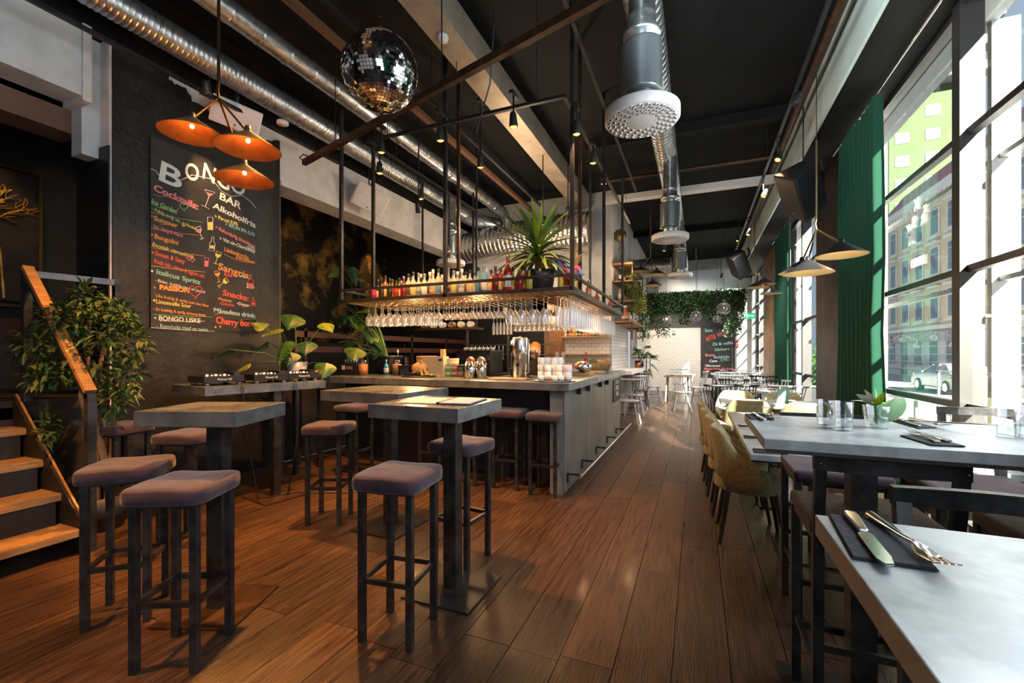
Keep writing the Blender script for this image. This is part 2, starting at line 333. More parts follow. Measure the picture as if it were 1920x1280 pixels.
# ---- window front
head = MB().box(1.3, 1.95, YS, YE, 3.96, CEIL)
struct(head.build('wall_right', ceil_black), 'black soffit above the window front')
struct(MB().box(1.27, 1.299, YS, YE, 3.94, 4.58).build('trim_12', mat('pale_fascia', (.62, .74, .72), .45, c2=(.70, .82, .80), ns=2)), 'pale fascia of the soffit')
struct(MB().box(XB, 1.27, 8.38, 8.56, 4.2, 4.30).build('trim_13', white_gloss), 'pale cross rail under the ceiling')
cols = [(.2, 1.0), (6.9, 8.25), (12.1, 14.2)]
for i, (a, b) in enumerate(cols):
    o = struct(MB().box(1.72, 1.95, a, b, 0, 4.0).build('column_%d' % (i + 1), [black_paint, rust, copper_patina][i]), ['black column beside the near tables', 'rusty dark column between the windows', 'copper coloured column by the far tables'][i])
    if i: struct(MB().box(1.95, 2.3, a + (.35 if i else 0), b - .1, -.6, 4.6).build('pier_%d' % (i + 1), outer_white), 'white outer face of the window pier')
struct(MB().box(1.72, 2.5, YE - .35, YE, 0, 4).build('column_4', white_paint), 'white corner pier at the far end')
struct(MB().box(1.74, 2.4, YS, YE, -.1, .08).build('windowsill', mat('sill', (.10, .10, .10), .5)), 'low sill of the window front')
frame_m = mat('window_bronze', (.06, .055, .055), .4, .4)
def window(n, y0, y1, mull, label, zs=(.97, 1.98, 2.98)):
    r = struct(empty('window_%d' % n, (XW, (y0 + y1) / 2, .08)), label); oy = (y0 + y1) / 2
    f = MB(); hw = .025
    ys = [y0] + list(mull) + [y1]
    for z in (.1, 3.94): f.box(-.04, .05, y0 - oy, y1 - oy, z - .03 - .08, z + .03 - .08)
    for y in (y0 + .03, y1 - .03): f.box(-.04, .05, y - .03 - oy, y + .03 - oy, 0, 3.9)
    f.build('window_frame', frame_m, r)
    for y in mull: 
        q = .055 if n < 3 else .04
        MB().box(-.07, .07, y - q - oy, y + q - oy, 0, 3.88).build('mullion', frame_m, r)
    for z in zs: MB().box(-.03, .03, y0 - oy, y1 - oy, z - hw - .08, z + hw - .08).build('glazing_bar', frame_m, r)
    zz = [.1] + list(zs) + [3.94]
    for i in range(len(ys) - 1):
        for j in range(len(zz) - 1):
            MB().box(.0, .004, ys[i] + .03 - oy, ys[i + 1] - .03 - oy, zz[j] + .02 - .08, zz[j + 1] - .02 - .08).build('pane', glass_m, r)
    return r
w1 = window(1, 1.0, 6.9, (2.6, 4.33), 'tall window nearest the bar tables')
w2 = window(2, 8.25, 12.1, (9.6, 10.9), 'tall window between the two dark columns')
w3 = window(3, 14.2, 16.85, (15.5,), 'tall window at the far end')
w4 = window(4, -3.9, .2, (-1.8,), 'tall window behind the viewpoint')
# outer white posts and transoms of the double glazing
for y in (4.72, 9.95, 15.9): struct(MB().box(2.16, 2.33, y, y + .06, -.1, 4.0).build('window_post_%d' % int(y), outer_white), 'white outer window post')
struct(MB().box(2.2, 2.26, 3.5, 7.2, 2.9, 2.94).box(2.2, 2.26, 3.5, 7.2, 1.93, 1.97).box(2.2, 2.26, 8.7, 16.8, 1.93, 1.97).box(2.2, 2.26, 8.7, 16.8, 2.9, 2.94).build('trim_14', mat('outer_bar', (.12, .13, .14), .4)), 'outer glazing bars')
# green curtains
def curtain(n, y0, y1, label, z0=.02, z1=3.9, x=1.64, amp=.05, per=.13):
    m = MB(); N = int((y1 - y0) / .012); zs = [z0 + (z1 - z0) * t for t in (0, .2, .4, .6, .8, 1)]
    vs = []
    for i in range(N + 1):
        y = y0 + (y1 - y0) * i / N
        for z in zs:
            q = .75 + .25 * (1 - (z - z0) / (z1 - z0))
            vs.append((x + amp * q * math.sin(2 * math.pi * y / per + .5 * math.sin(y * 9)) + .012 * math.sin(3 * z + y * 7), y, z))
    K = len(zs)
    m.add(vs, [(i * K + j, (i + 1) * K + j, (i + 1) * K + j + 1, i * K + j + 1) for i in range(N) for j in range(K - 1)], True)
    o = m.build('curtain', curtain_m); tag(o, label, 'curtain', 'green window curtains'); return o
struct(MB().box(1.95, 2.2, YS, YE, 4.0, 4.6).build('trim_16', mat('outer_soffit', (.22, .23, .25), .7)), 'grey outer soffit over the windows')
curtain(1, 5.36, 6.62, 'dark green velvet curtain gathered at the end of the near window')
curtain(2, 9.94, 11.4, 'green curtain drawn across the second window beside the copper column')
curtain(3, -3.9, .18, 'green curtain over the window behind the viewpoint'); curtain(4, .22, 1.84, 'green curtain beside the nearest high table'); curtain(5, 2.62, 2.98, 'green curtain panel in the nearest window, outside the picture')  # out-of-view curtains added so only narrow strips of sun reach the aisle
rod = MB().tube([(1.64, -3.9, 3.93), (1.64, .1, 3.93)], .012, 8).tube([(1.64, .2, 3.93), (1.64, 6.95, 3.93)], .012, 8).tube([(1.64, 8.3, 3.93), (1.64, 12.0, 3.93)], .012, 8)
struct(rod.build('trim_15', chrome), 'curtain rods under the soffit')
# ================================================================ BAR
bar = tag(empty('bar_counter', (-2.6, 4.6, 0)), 'long L shaped bar counter with a zinc top and a grey stone side', 'counter')
def P(mb, name, m, par, **k):   # build in world coordinates, then hang under par
    o = mb.build(name, m, par, **k); o.matrix_parent_inverse = wmat(par).inverted(); return o
P(MB().prism([(-4.32, 4.18), (-1.11, 4.06), (-1.11, 7.6), (-1.78, 7.6), (-1.78, 4.95), (-4.32, 4.95)], 1.005, 1.08), 'worktop', zinc, bar, bevel=.004)
P(MB().box(-1.32, -1.19, 4.14, 7.55, 0, 1.004), 'side_panel', slate, bar)
P(MB().box(-4.25, -1.32, 4.55, 4.62, 0, 1.004), 'front_panel', mat('bar_front', (.016, .015, .016), .5), bar)
P(MB().box(-1.185, -1.18, 4.16, 5.1, .02, 1.0).box(-1.185, -1.18, 5.11, 6.2, .02, 1.0).box(-1.185, -1.18, 6.21, 7.5, .02, 1.0), 'stone_slab', slate, bar)
for y in (4.62, 5.05, 5.75, 6.2): P(MB().box(-1.18, -1.13, y, y + .02, .93, 1.0), 'bracket', black_steel, bar)
fr = tag(empty('foot_rail', (-1.05, 4.2, 0)), 'chrome foot rail low along the stone side of the bar', 'rail')
P(MB().tube([(-1.03, 4.18, .18), (-1.03, 7.7, .18)], .016, 10), 'rail', chrome, fr)
for y in (4.25, 4.85, 5.6, 6.35, 7.1): P(MB().bar((-1.18, y, .18), (-1.03, y, .18), .018).bar((-1.18, y, .18), (-1.18, y, .1), .03), 'bracket', black_steel, fr)
# framed sign on the bar side
sg = tag(empty('framed_notice', (-1.178, 7.0, .7)), 'black notice with white chalk sketch low on the bar side', 'sign')
a_ = GX(1150, 742, -1.17); b_ = GX(1163, 735, -1.17)
P(MB().box(-1.18, -1.165, a_.y, b_.y, .62, .95), 'board', chalk_black, sg)
for i, (s_, z_) in enumerate((('STAY', .88), ('WILD', .79), ('BAR', .70))):
    text(s_, .10, frameM((-1.163, (a_.y + b_.y) / 2, z_), (0, 1, 0), (0, 0, 1)), CH['w'], sg, align='CENTER')
# lower ledge and till shelf beyond the bar
lg = tag(empty('wall_ledge', (-1.35, 9.5, 0)), 'white ledge along the tiled side wall past the bar', 'shelf')
P(MB().box(XB + .012, -1.22, 9.3, 13.6, .93, 1.0), 'board', white_gloss, lg)
P(MB().box(XB + .012, XB + .06, 9.3, 13.6, 0.0, .93), 'panel', mat('grey_panel', (.18, .17, .17), .6), lg)
for y in (11.9, 12.9):
    P(MB().bar((-1.2, y, .92), (-1.2, y, 1.25), .02).bar((-1.2, y, 1.25), (XB + .05, y, 1.25), .02).bar((-1.2, y, .92), (XB + .05, y, .92), .02), 'steel_hoop', black_steel, lg)
# hanging bottle shelf over the bar
hs = tag(empty('hanging_bottle_shelf', (-2.5, 4.4, 1.97)), 'black steel rack hung from the ceiling over the bar', 'shelf')
X0, X1, Y0, Y1, Y2 = -3.94, -1.1, 4.15, 4.72, 7.25; XI = -1.62
P(MB().prism([(X0, Y0), (X1, Y0), (X1, Y2), (XI, Y2), (XI, Y1), (X0, Y1)], 1.975, 1.995), 'shelf_board', shelf_wood, hs)
def loop(mb, z, s):
    for a, b in (((X0, Y0), (X1, Y0)), ((X1, Y0), (X1, Y2)), ((X1, Y2), (XI, Y2)), ((XI, Y2), (XI, Y1)), ((XI, Y1), (X0, Y1)), ((X0, Y1), (X0, Y0))): mb.bar((*a, z), (*b, z), s)
    return mb
P(loop(MB(), 1.985, .036), 'lower_frame', black_steel, hs); P(loop(MB(), 2.115, .028), 'guard_rail', black_steel, hs)
for (px_, py_) in ((X0, Y0), (-2.5, Y0), (X1, Y0), (X1, 5.72), (X1, Y2), (X0, Y1), (XI, Y2)): P(MB().bar((px_, py_, 1.97), (px_, py_, CEIL), .036), 'post', black_steel, hs)
for (px_, py_) in ((-2.66, Y1), (-1.16, 4.7)): P(MB().bar((px_, py_, 1.97), (px_, py_, CEIL), .034), 'post', brown_steel, hs)
for i in range(26): P(MB().bar((X0 + .1 + i * .105, Y0 + .03, 1.962), (X0 + .1 + i * .105, Y1 + .5, 1.962), .01), 'glass_rack_bar', brass, hs)
for i in range(24): P(MB().bar((X1 - .02, 4.45 + i * .115, 1.962), (XI, 4.45 + i * .115, 1.962), .01), 'glass_rack_bar', brass, hs)
# diagonal tube under the ceiling
dg = tag(empty('hanging_steel_tube', (-2.5, 3.4, 3.6)), 'dark square steel tube hung diagonally under the ceiling', 'pipe')
pa, pb = G(570, 305, 3.6), G(1122, -1, 3.6)
P(MB().bar(pa, pa + (pb - pa) * 1.15, .05, .06), 'tube', brown_steel, dg)
P(MB().tube([pa + V((0, 0, .02)), pa + V((-.05, -.02, .06)), pa + V((-.01, 0, .1)), pa + V((.1, .02, .05))], .008, 6), 'end_hook', black_steel, dg)
for t in (.18, .62, .95): q = pa + (pb - pa) * t; P(MB().bar(q, (q.x, q.y, CEIL), .008), 'hanger_wire', black_steel, dg)
P(MB().tube([pa + (pb - pa) * .60 + V((0, 0, .03)), pa + (pb - pa) * .62 + V((.02, .1, -.25)), pa + (pb - pa) * .68 + V((.03, .2, -.38)), pa + (pb - pa) * .74 + V((.02, .1, -.1)), pa + (pb - pa) * .76 + V((0, .1, .5))], .006, 6), 'cable', black_steel, dg)
# ================================================================ DUCTS
def ribbed(p0, p1, r, step=.09, depth=.006, n=24):
    p0 = V(p0); p1 = V(p1); L = (p1 - p0).length; d = (p1 - p0) / L; pts = []; rr = []; t = 0
    while t < L:
        for q, e in ((0, 0), (.003, depth), (.010, depth), (.013, 0), (.02, 0), (step * .5, 0), (step - .008, 0)):
            if t + q < L: pts.append(p0 + d * (t + q)); rr.append(r + e)
        t += step
    pts.append(p1); rr.append(r); return MB().tube(pts, rr, n)
def duct(name, p0, p1, r, label, step=.1, m=galv, extra=None):
    rt = tag(empty(name, V(p0)), label, 'duct')
    P(ribbed(p0, p1, r, step), 'pipe', m, rt)
    L = V(p1) - V(p0)
    for t in (.1, .35, .6, .85):
        q = V(p0) + L * t; P(MB().bar(q + V((0, 0, r)), (q.x, q.y, CEIL), .006), 'hanger_wire', black_steel, rt)
    if extra: extra(rt)
    return rt
def d1x(rt): P(MB().tube([(-4.40, 8.0, 4.22), (-4.38, 8.3, 4.2), (-4.2, 8.6, 4.15), (-3.9, 8.75, 4.1)], .16, 20), 'elbow', galv, rt)
duct('spiral_duct', (-4.40, -1, 4.22), (-4.40, 8.0, 4.22), .125, 'tight ribbed silver duct above the white lintel', .045, extra=d1x)
def d2x(rt): P(MB().tube([(-3.74, 8.2, 4.32), (-3.72, 8.5, 4.3), (-3.7, 8.66, 4.15), (-3.68, 8.7, 3.85)], .10, 20), 'elbow', galv, rt); P(MB().tube([(-3.74, 6.3, 4.32), (-3.74, 6.42, 4.32)], .112, 20), 'collar', galv, rt)
duct('spiral_duct', (-3.74, -1, 4.32), (-3.74, 8.2, 4.32), .10, 'smooth round duct right of the ribbed one, lit orange below', .3, extra=d2x)
duct('spiral_duct', (-.405, 0.5, 4.2), (-.405, 16.6, 4.2), .145, 'large spiral duct down the middle with the round white air outlets', .09)
bd = tag(MB().box(-2.30, -2.03, -1, 8.9, 4.3, 4.6).build('box_duct', galv), 'flat rectangular metal duct over the bar', 'duct')
bd.data.materials[0] = mat('box_duct_metal', (.33, .27, .21), .5, .4, c2=(.42, .35, .27), ns=3)
tag(MB().bar((-3.13, -1, 4.3), (-3.13, 8.6, 4.3), .07, .06).build('ceiling_beam', mat('brown_beam', (.14, .07, .035), .6)), 'narrow brown beam between the duct and the light rail', 'beam')
tag(MB().tube([(1.14, -1, 4.35), (1.14, 12, 4.35)], .045, 12).build('ceiling_pipe', brown_steel), 'brown pipe beside the pale fascia', 'pipe')
tag(MB().tube([(-1.5, 7.95, 4.42), (1.2, 7.95, 4.42)], .03, 10).build('ceiling_pipe', brown_steel), 'thin dark pipe across the ceiling before the cross rail', 'pipe')
# foil flex duct before the back wall
fx = MB(); pts = []; rr = []
for i in range(120):
    t = i / 119; pts.append((-4.75 + 2.85 * t, 8.65, 3.66 + .12 * math.sin(t * 2.4))); rr.append(.30 + .09 * t + .016 * (i % 4 == 0) - .008 * (i % 4 == 2))
fx.tube(pts, rr, 26); tag(fx.build('flexible_duct', foil), 'crinkled silver foil duct across the white wall', 'duct')
tag(MB().tube([(-1.6, 11.9, 3.55), (-.6, 11.9, 3.55)], .24, 24).build('wall_duct', galv), 'short wide silver duct out of the white side wall', 'duct')
tag(MB().box(-1.2, 1.25, 15.9, 16.5, 3.35, 4.1).build('box_duct', mat('silver_box', (.62, .65, .67), .35, .7, bump=.3, bs=4)), 'wide silver box duct at the far end above the ivy', 'duct')
# round outlets
def outlet_proto():
    r = empty('air_outlet', (0, 0, 0))
    d = MB().lathe([(0, .09), (.10, .09), (.235, .075), (.25, .065), (.25, .005), (.243, -.005), (.11, -.005), (.09, -.012), (0, -.012)], 48)
    pl = d.build('outlet_disc', white_gloss, r)
    nb = MB(); hb = MB()
    for ring, (rad, cnt) in enumerate(((.118, 14), (.152, 18), (.186, 22), (.22, 27))):
        for i in range(cnt):
            a = 2 * math.pi * (i + .5 * (ring % 2)) / cnt; c_ = (rad * math.cos(a), rad * math.sin(a), -.006)
            nb.ball(c_, .0145, 8, 6, (1, 1, .55))
            hb.ball((rad * math.cos(a) + .007 * math.cos(a + 1.5), rad * math.sin(a) + .007 * math.sin(a + 1.5), -.0085), .0095, 6, 4, (1, 1, .75))
    nb.build('nozzle_ring', white_gloss, pl)['kind'] = 'stuff'; hb.build('nozzle_opening', plastic_black, pl)['kind'] = 'stuff'
    MB().lathe([(.08, .08), (.08, .14), (.085, .145), (.08, .15), (.08, .17)], 28).build('neck', galv, r)
    MB().lathe([(.08, .17), (.135, .175), (.135, .19), (.135, .50), (.135, .515), (.08, .52)], 32).build('damper_cylinder', mat('damper_grey', (.17, .19, .20), .35, .7), r)
    MB().lathe([(.08, .52), (.08, .56), (.125, .565), (.125, .60), (.10, .605), (.09, .70), (.095, .71), (.09, .72), (.09, 1.16)], 28).build('riser', galv, r)
    return r
op = outlet_proto(); op.location = (-.35, 3.17, 2.96); tag(op, 'nearest round white air outlet hanging from the big duct', 'air vent', 'round air outlets')
o = copy_tree(op); o.location = (-.35, 6.65, 2.96); tag(o, 'second round white air outlet along the big duct', 'air vent', 'round air outlets')
o = copy_tree(op); o.location = (-.33, 9.95, 2.96); tag(o, 'farthest round white air outlet under the big duct, before the ivy', 'air vent', 'round air outlets')
o = copy_tree(op); o.location = GX(845, 497, -3.95); tag(o, 'white air outlet by the kitchen end under the ribbed duct', 'air vent', 'round air outlets')
# ================================================================ TABLES AND STOOLS (foreground)
def high_table(name, corner, wid, dep, rot, label, pole=(.5, .5), group='zinc topped bar tables', base=.42, rustbase=False):
    """corner: front right corner of the top; wid runs to the left, dep to the back"""
    r = tag(empty(name, (corner.x, corner.y, 0), rot), label, 'table')
    MB().box(-wid, 0, 0, dep, 1.004, 1.08).build('tabletop', zinc, r, bevel=.003)
    cx, cy = -wid * pole[0], dep * pole[1]
    MB().box(cx - .04, cx + .04, cy - .04, cy + .04, .012, 1.004).build('pole', steel, r)
    MB().box(cx - .10, cx + .10, cy - .10, cy + .10, .995, 1.003).build('mounting_plate', black_steel, r)
    MB().box(cx - base / 2, cx + base / 2, cy - base / 2, cy + base / 2, .0015, .012).build('base_plate', brown_steel if rustbase else black_steel, r)
    return r
high_table('bar_table', V((-2.05, 1.47, 0)), .51, .44, math.radians(20.5), 'empty zinc topped bar table nearest the stairs', (.5, .55), rustbase=True)
tB = high_table('bar_table', V((-1.12, 1.98, 0)), .57, .55, 0, 'zinc topped bar table with the open menu on it', (.33, .5))
high_table('bar_table', V((-1.91, 2.55, 0)), .74, .64, -.03, 'shiny zinc bar table behind the one with the menu', (.45, .5))
dj = tag(empty('dj_table', (-3.78, 2.44, 0), -.19), 'long zinc wall table carrying the music decks', 'table')
MB().box(-.66, 0, 0, 1.12, 1.004, 1.08).build('tabletop', zinc, dj, bevel=.003)
for (cx, cy) in ((-.05, .62), (-.5, .9)): MB().box(cx - .035, cx + .035, cy - .035, cy + .035, .012, 1.004).build('pole', steel, dj)
MB().box(-.26, .16, .42, .82, .0015, .012).build('base_plate', brown_steel, dj)
def stool_proto():
    r = empty('bar_stool'); s = .125
    c = MB(); N = 8; hw = .172; vs = []; L_ = [(.985, .722), (1.0, .730), (1.012, .755), (1.0, .776), (.965, .786)]
    ring = [(-1 + 2 * i / N, -1) for i in range(N)] + [(1, -1 + 2 * i / N) for i in range(N)] + [(1 - 2 * i / N, 1) for i in range(N)] + [(-1, 1 - 2 * i / N) for i in range(N)]
    def rc(u, v, k): q = (abs(u) ** 8 + abs(v) ** 8) ** (-1 / 8) if max(abs(u), abs(v)) > .99 else 1; return (u * q * hw * k, v * q * hw * k)
    n = len(ring)
    for k, z in L_ + [(.80, .791), (.45, .793)]: vs += [(*rc(u, v, k), z + (.002 * math.sin(4 * u + 5 * v) if z > .76 else 0)) for u, v in ring]
    vs.append((0, 0, .793)); m_ = len(L_) + 2
    c.add(vs, [(a * n + i, a * n + (i + 1) % n, (a + 1) * n + (i + 1) % n, (a + 1) * n + i) for a in range(m_ - 1) for i in range(n)] + [((m_ - 1) * n + i, (m_ - 1) * n + (i + 1) % n, m_ * n) for i in range(n)] + [tuple(range(n))], True)
    c.build('seat', velvet, r)
    MB().bar((-s, -s, .716), (s, -s, .716), .022).bar((-s, s, .716), (s, s, .716), .022).bar((-s, -s, .716), (-s, s, .716), .022).bar((s, -s, .716), (s, s, .716), .022).build('seat_frame', steel, r)
    for a in (-1, 1):
        for b in (-1, 1): MB().box(a * s - .016, a * s + .016, b * s - .016, b * s + .016, 0, .722).build('leg', steel, r, bevel=.002, seg=1)
    for a, b in (((-s, -s), (s, -s)), ((-s, s), (s, s)), ((-s, -s), (-s, s)), ((s, -s), (s, s))):
        MB().bar((*a, .29), (*b, .29), .018, .024).build('stretcher', steel, r)
    return r
sp = stool_proto()
STOOLS = [((-2.15, 1.30), 25, 'purple velvet bar stool nearest the viewpoint in front of the table by the stairs'),
          ((-2.765, 1.39), 43, 'purple velvet bar stool beside the stairs, left of the nearest stool'),
          ((-1.355, 1.815), 7, 'purple velvet bar stool in front of the table with the menu'),
          ((-1.44, 2.60), -6, 'purple bar stool tucked behind the table with the menu'),
          ((-2.78, 2.80), 22, 'orange-lit bar stool left of the shiny table in the middle'),
          ((-3.45, 2.12), 20, 'bar stool behind the table by the stairs, seat just below its top'),
          ((-4.35, 2.13), 10, 'dim bar stool against the black wall beside the potted tree'),
          ((-1.36, 4.16), 0, 'bar stool pushed under the bar counter, closest to its stone corner'),
          ((-1.78, 4.22), 2, 'bar stool under the bar counter, next one left of the corner stool'),
          ((-2.22, 4.20), -3, 'bar stool under the bar counter, third from the stone corner'),
          ((-2.66, 4.22), 1, 'bar stool under the bar counter, fourth from the stone corner'),
          ((-3.55, 3.95), 0, 'bar stool in the dark between the deck table and the bar')]
for i, ((x, y), a, lb) in enumerate(STOOLS):
    o = sp if i == 0 else copy_tree(sp, None, spt) if i else None
    if i == 0: spt = ktree(sp)
    o.location = (x, y, 0); o.rotation_euler.z = math.radians(a); tag(o, lb, 'stool', 'purple bar stools')
# ---- right hand tables
def slab_table(x0, x1, y0, y1, z, label, poles, th=.035, m=zinc_pale, cat='table'):
    r = tag(empty('high_table' if z > 1 else 'low_table', ((x0 + x1) / 2, (y0 + y1) / 2, 0)), label, cat); ox, oy = (x0 + x1) / 2, (y0 + y1) / 2
    MB().box(x0 - ox, x1 - ox, y0 - oy, y1 - oy, z - th, z).build('tabletop', m, r, bevel=.002)
    MB().box(x0 - ox + .008, x1 - ox - .008, y0 - oy + .008, y1 - oy - .008, z - th - .012, z - th).build('underside', dark_wood, r)
    for (cx, cy) in poles:
        MB().box(cx - ox - .04, cx - ox + .04, cy - oy - .04, cy - oy + .04, .012, z - th - .012).build('pole', steel, r)
        MB().box(cx - ox - .24, cx - ox + .24, cy - oy - .24, cy - oy + .24, .0015, .012).build('base_plate', black_steel, r)
    return r
slab_table(.19, 1.55, .25, .92, 1.08, 'pale grey high table nearest the viewpoint', [(.85, .5)])
slab_table(.205, 1.62, 1.68, 2.33, 1.08, 'pale grey high table with the glasses and flower vase', [(.56, 2.02), (1.20, 2.02)])
def backchair_proto():
    r = empty('bar_chair'); s = .18
    MB().box(-.2, .2, -.19, .20, .735, .79).build('seat', velvet, r, bevel=.022, seg=4)
    for a in (-1, 1):
        MB().box(a * s - .016, a * s + .016, .16, .192, 0, .74).build('leg', steel, r, bevel=.002, seg=1)
        MB().bar((a * s, -.18, 0), (a * s, -.19, .76), .032).bar((a * s, -.19, .76), (a * s, -.225, .985), .032).build('leg', steel, r)
        MB().bar((a * s, -.18, .28), (a * s, .17, .28), .018, .024).build('stretcher', steel, r)
    MB().bar((-s, .176, .24), (s, .176, .24), .018, .026).build('stretcher', steel, r)
    MB().bar((-s, -.18, .36), (s, -.18, .36), .018, .024).build('stretcher', steel, r)
    MB().bar((-s, -.18, .725), (s, -.18, .725), .02).bar((-s, .17, .725), (s, .17, .725), .02).bar((-s, .17, .725), (-s, -.18, .725), .02).bar((s, .17, .725), (s, -.18, .725), .02).build('seat_frame', steel, r)
    N = 10; pts = [(-.2 + .4 * i / N, -.225 - .022 * math.sin(math.pi * i / N)) for i in range(N + 1)]
    vs = []; w_ = .014
    for x_, y_ in pts: vs += [(x_, y_ - w_, .975), (x_, y_ + w_, .975), (x_, y_ + w_, 1.022), (x_, y_ - w_, 1.022)]
    m = MB(); m.add(vs, [(i * 4 + k_, i * 4 + (k_ + 1) % 4, (i + 1) * 4 + (k_ + 1) % 4, (i + 1) * 4 + k_) for i in range(N) for k_ in range(4)] + [(0, 1, 2, 3), (N * 4, N * 4 + 1, N * 4 + 2, N * 4 + 3)])
    m.build('back_rail', steel, r)
    for a in (-1, 1): MB().ball((a * .185, -.252, 1.0), .004, 6, 4).build('rivet', chrome, r)
    return r
bp_ = backchair_proto(); bpt = ktree(bp_)
BCH = [((.56, 1.99), 0, 'bar chair pushed under the near side of the high table with the glasses, left one'),
       ((1.14, 1.99), 0, 'bar chair pushed under the near side of the high table with the glasses, right one'),
       ((.66, 1.20), 180, 'bar chair between the two high tables, its back rail just beyond the nearest table'),
       ((.64, 2.74), 180, 'bar chair behind the left end of the high table with the glasses'),
       ((1.14, 2.62), 180, 'bar chair behind the middle of the high table, behind the two napkins'),
       ((1.62, 3.45), 180, 'bar chair by the window mullion at the far right')]
for i, ((x, y), a, lb) in enumerate(BCH):
    o = bp_ if i == 0 else copy_tree(bp_, None, bpt)
    o.location = (x, y, 0); o.rotation_euler.z = math.radians(a); tag(o, lb, 'chair', 'purple bar chairs with steel backs')
# ---- low tables with mustard armchairs
slab_table(.30, 1.55, 3.05, 5.2, .75, 'long low pale table beside the mustard armchairs', [(.75, 3.6), (.75, 4.7)])
slab_table(.28, 1.50, 6.05, 6.75, .75, 'low pale table beyond the long one, between four mustard chairs', [(.85, 6.4)])
def armchair_proto():
    r = empty('armchair')   # faces +Y
    def shell(t, h0):       # t: -1..1 around the back ; returns (x, y, ztop)
        a = t * 1.75; x_ = .27 * math.sin(a) * (1.0 if abs(a) < 1.5708 else 1); y_ = -.24 * math.cos(a)
        if abs(a) > 1.5708: y_ = .24 * (abs(a) - 1.5708) * 2.4
        q = min(1, max(0, (1.55 - abs(a)) / 1.05)); z_ = .59 + .23 * (q * q * (3 - 2 * q))
        if abs(t) > .9: z_ -= (abs(t) - .9) * .6
        return x_, y_, z_
    N = 28; vs = []; m = MB(); zb = .38
    for i in range(N + 1):
        t = i / N * 2 - 1; x_, y_, zt = shell(t, 0); k_ = 1.0
        flare = .03 * max(0, math.cos(t * 1.5))
        dx, dy = V((x_, y_)).normalized()
        vs += [(x_ * .93, y_ * .93, zb), (x_ + dx * .0, y_ + dy * .0, (zb + zt) / 2), (x_ + dx * flare, y_ + dy * flare, zt - .012), (x_ - dx * .012 + dx * flare, y_ - dy * .012 + dy * flare, zt), (x_ - dx * .035 + dx * flare, y_ - dy * .035 + dy * flare, zt - .008), (x_ * .80, y_ * .80, (zb + zt) / 2), (x_ * .78, y_ * .78, zb)]
    K = 7
    fs = [(i * K + j, (i + 1) * K + j, (i + 1) * K + (j + 1) % K, i * K + (j + 1) % K) for i in range(N) for j in range(K)] + [tuple(range(K)), tuple(N * K + j for j in range(K))]
    m.add(vs, fs, True); m.build('shell_back', green_cloth, r)
    sp_ = [(.235 * math.sin(a * math.pi / 12), (.22 if math.cos(a * math.pi / 12) < 0 else .24) * -math.cos(a * math.pi / 12)) for a in range(24)]
    MB().prism(sp_, .37, .46).build('seat', green_cloth, r, bevel=.02, seg=3)
    for a in (-1, 1):
        for b in (-1, 1): MB().tube([(a * .15, b * .15, .38), (a * .20, b * .21, 0)], [.022, .013], 8).build('leg', lamp_black, r)
    return r
ap = armchair_proto(); apt = ktree(ap)
ACH = [((.36, 3.72), -90, 'nearest mustard armchair with its curved back to the aisle'), ((.33, 4.28), -90, 'second mustard armchair along the aisle side of the low table'),
       ((.30, 4.82), -90, 'third mustard armchair along the aisle'), ((.27, 5.38), -88, 'fourth mustard armchair along the aisle, farthest from the viewpoint'),
       ((.56, 6.02), 0, 'mustard chair with its dark back to the long low table, left one'), ((1.12, 6.02), 2, 'mustard chair with its sunlit back to the long low table, right one'),
       ((.52, 7.05), 180, 'mustard chair facing the viewpoint behind the farther low table, left one'), ((1.12, 7.05), 180, 'mustard chair facing the viewpoint behind the farther low table, right one'),
       ((1.46, 3.7), 90, 'mustard armchair on the window side, seen under the high table'), ((1.46, 4.6), 90, 'mustard armchair on the window side of the long low table, farther one')]
for i, ((x, y), a, lb) in enumerate(ACH):
    o = ap if i == 0 else copy_tree(ap, None, apt)
    o.location = (x, y, 0); o.rotation_euler.z = math.radians(a); tag(o, lb, 'armchair', 'mustard armchairs')
# ---- cutlery on napkins
def knife_m(M, r, name='knife'):
    o = empty(name)
    m = MB(); pr = [(-.008, 0), (-.0095, .02), (-.006, .09), (.006, .09), (.0095, .02), (.008, 0)]
    m.prism(pr, .002, .008).build('handle', silver, o, bevel=.002)
    b = MB(); b.prism([(-.004, .088), (-.009, .10), (-.010, .18), (-.006, .205), (.004, .21), (.010, .195), (.010, .10), (.004, .088)], .003, .0055).build('blade', silver, o, bevel=.0008, seg=1)
    o.matrix_basis = M; return o
def fork_m(M, name='fork'):
    o = empty(name)
    MB().tube([(0, 0, .004), (0, .03, .005), (0, .09, .007), (0, .13, .011)], [.008, .006, .0032, .003], 8).build('handle', silver, o)
    h = MB(); vs = []
    prof_ = [(.125, .003, .010), (.14, .010, .008), (.155, .0125, .005), (.165, .0125, .005)]
    for y_, w_, z_ in prof_: vs += [(-w_, y_, z_), (w_, y_, z_), (w_, y_, z_ + .002), (-w_, y_, z_ + .002)]
    h.add(vs, [(i * 4 + k_, i * 4 + (k_ + 1) % 4, (i + 1) * 4 + (k_ + 1) % 4, (i + 1) * 4 + k_) for i in range(3) for k_ in range(4)], True)
    h.build('head', silver, o)
    for k_ in range(4): MB().tube([(-.0105 + k_ * .007, .163, .006), (-.0105 + k_ * .007, .185, .008), (-.0105 + k_ * .007, .207, .016)], [.0018, .0016, .0010], 6).build('tine', silver, o)
    o.matrix_basis = M; return o
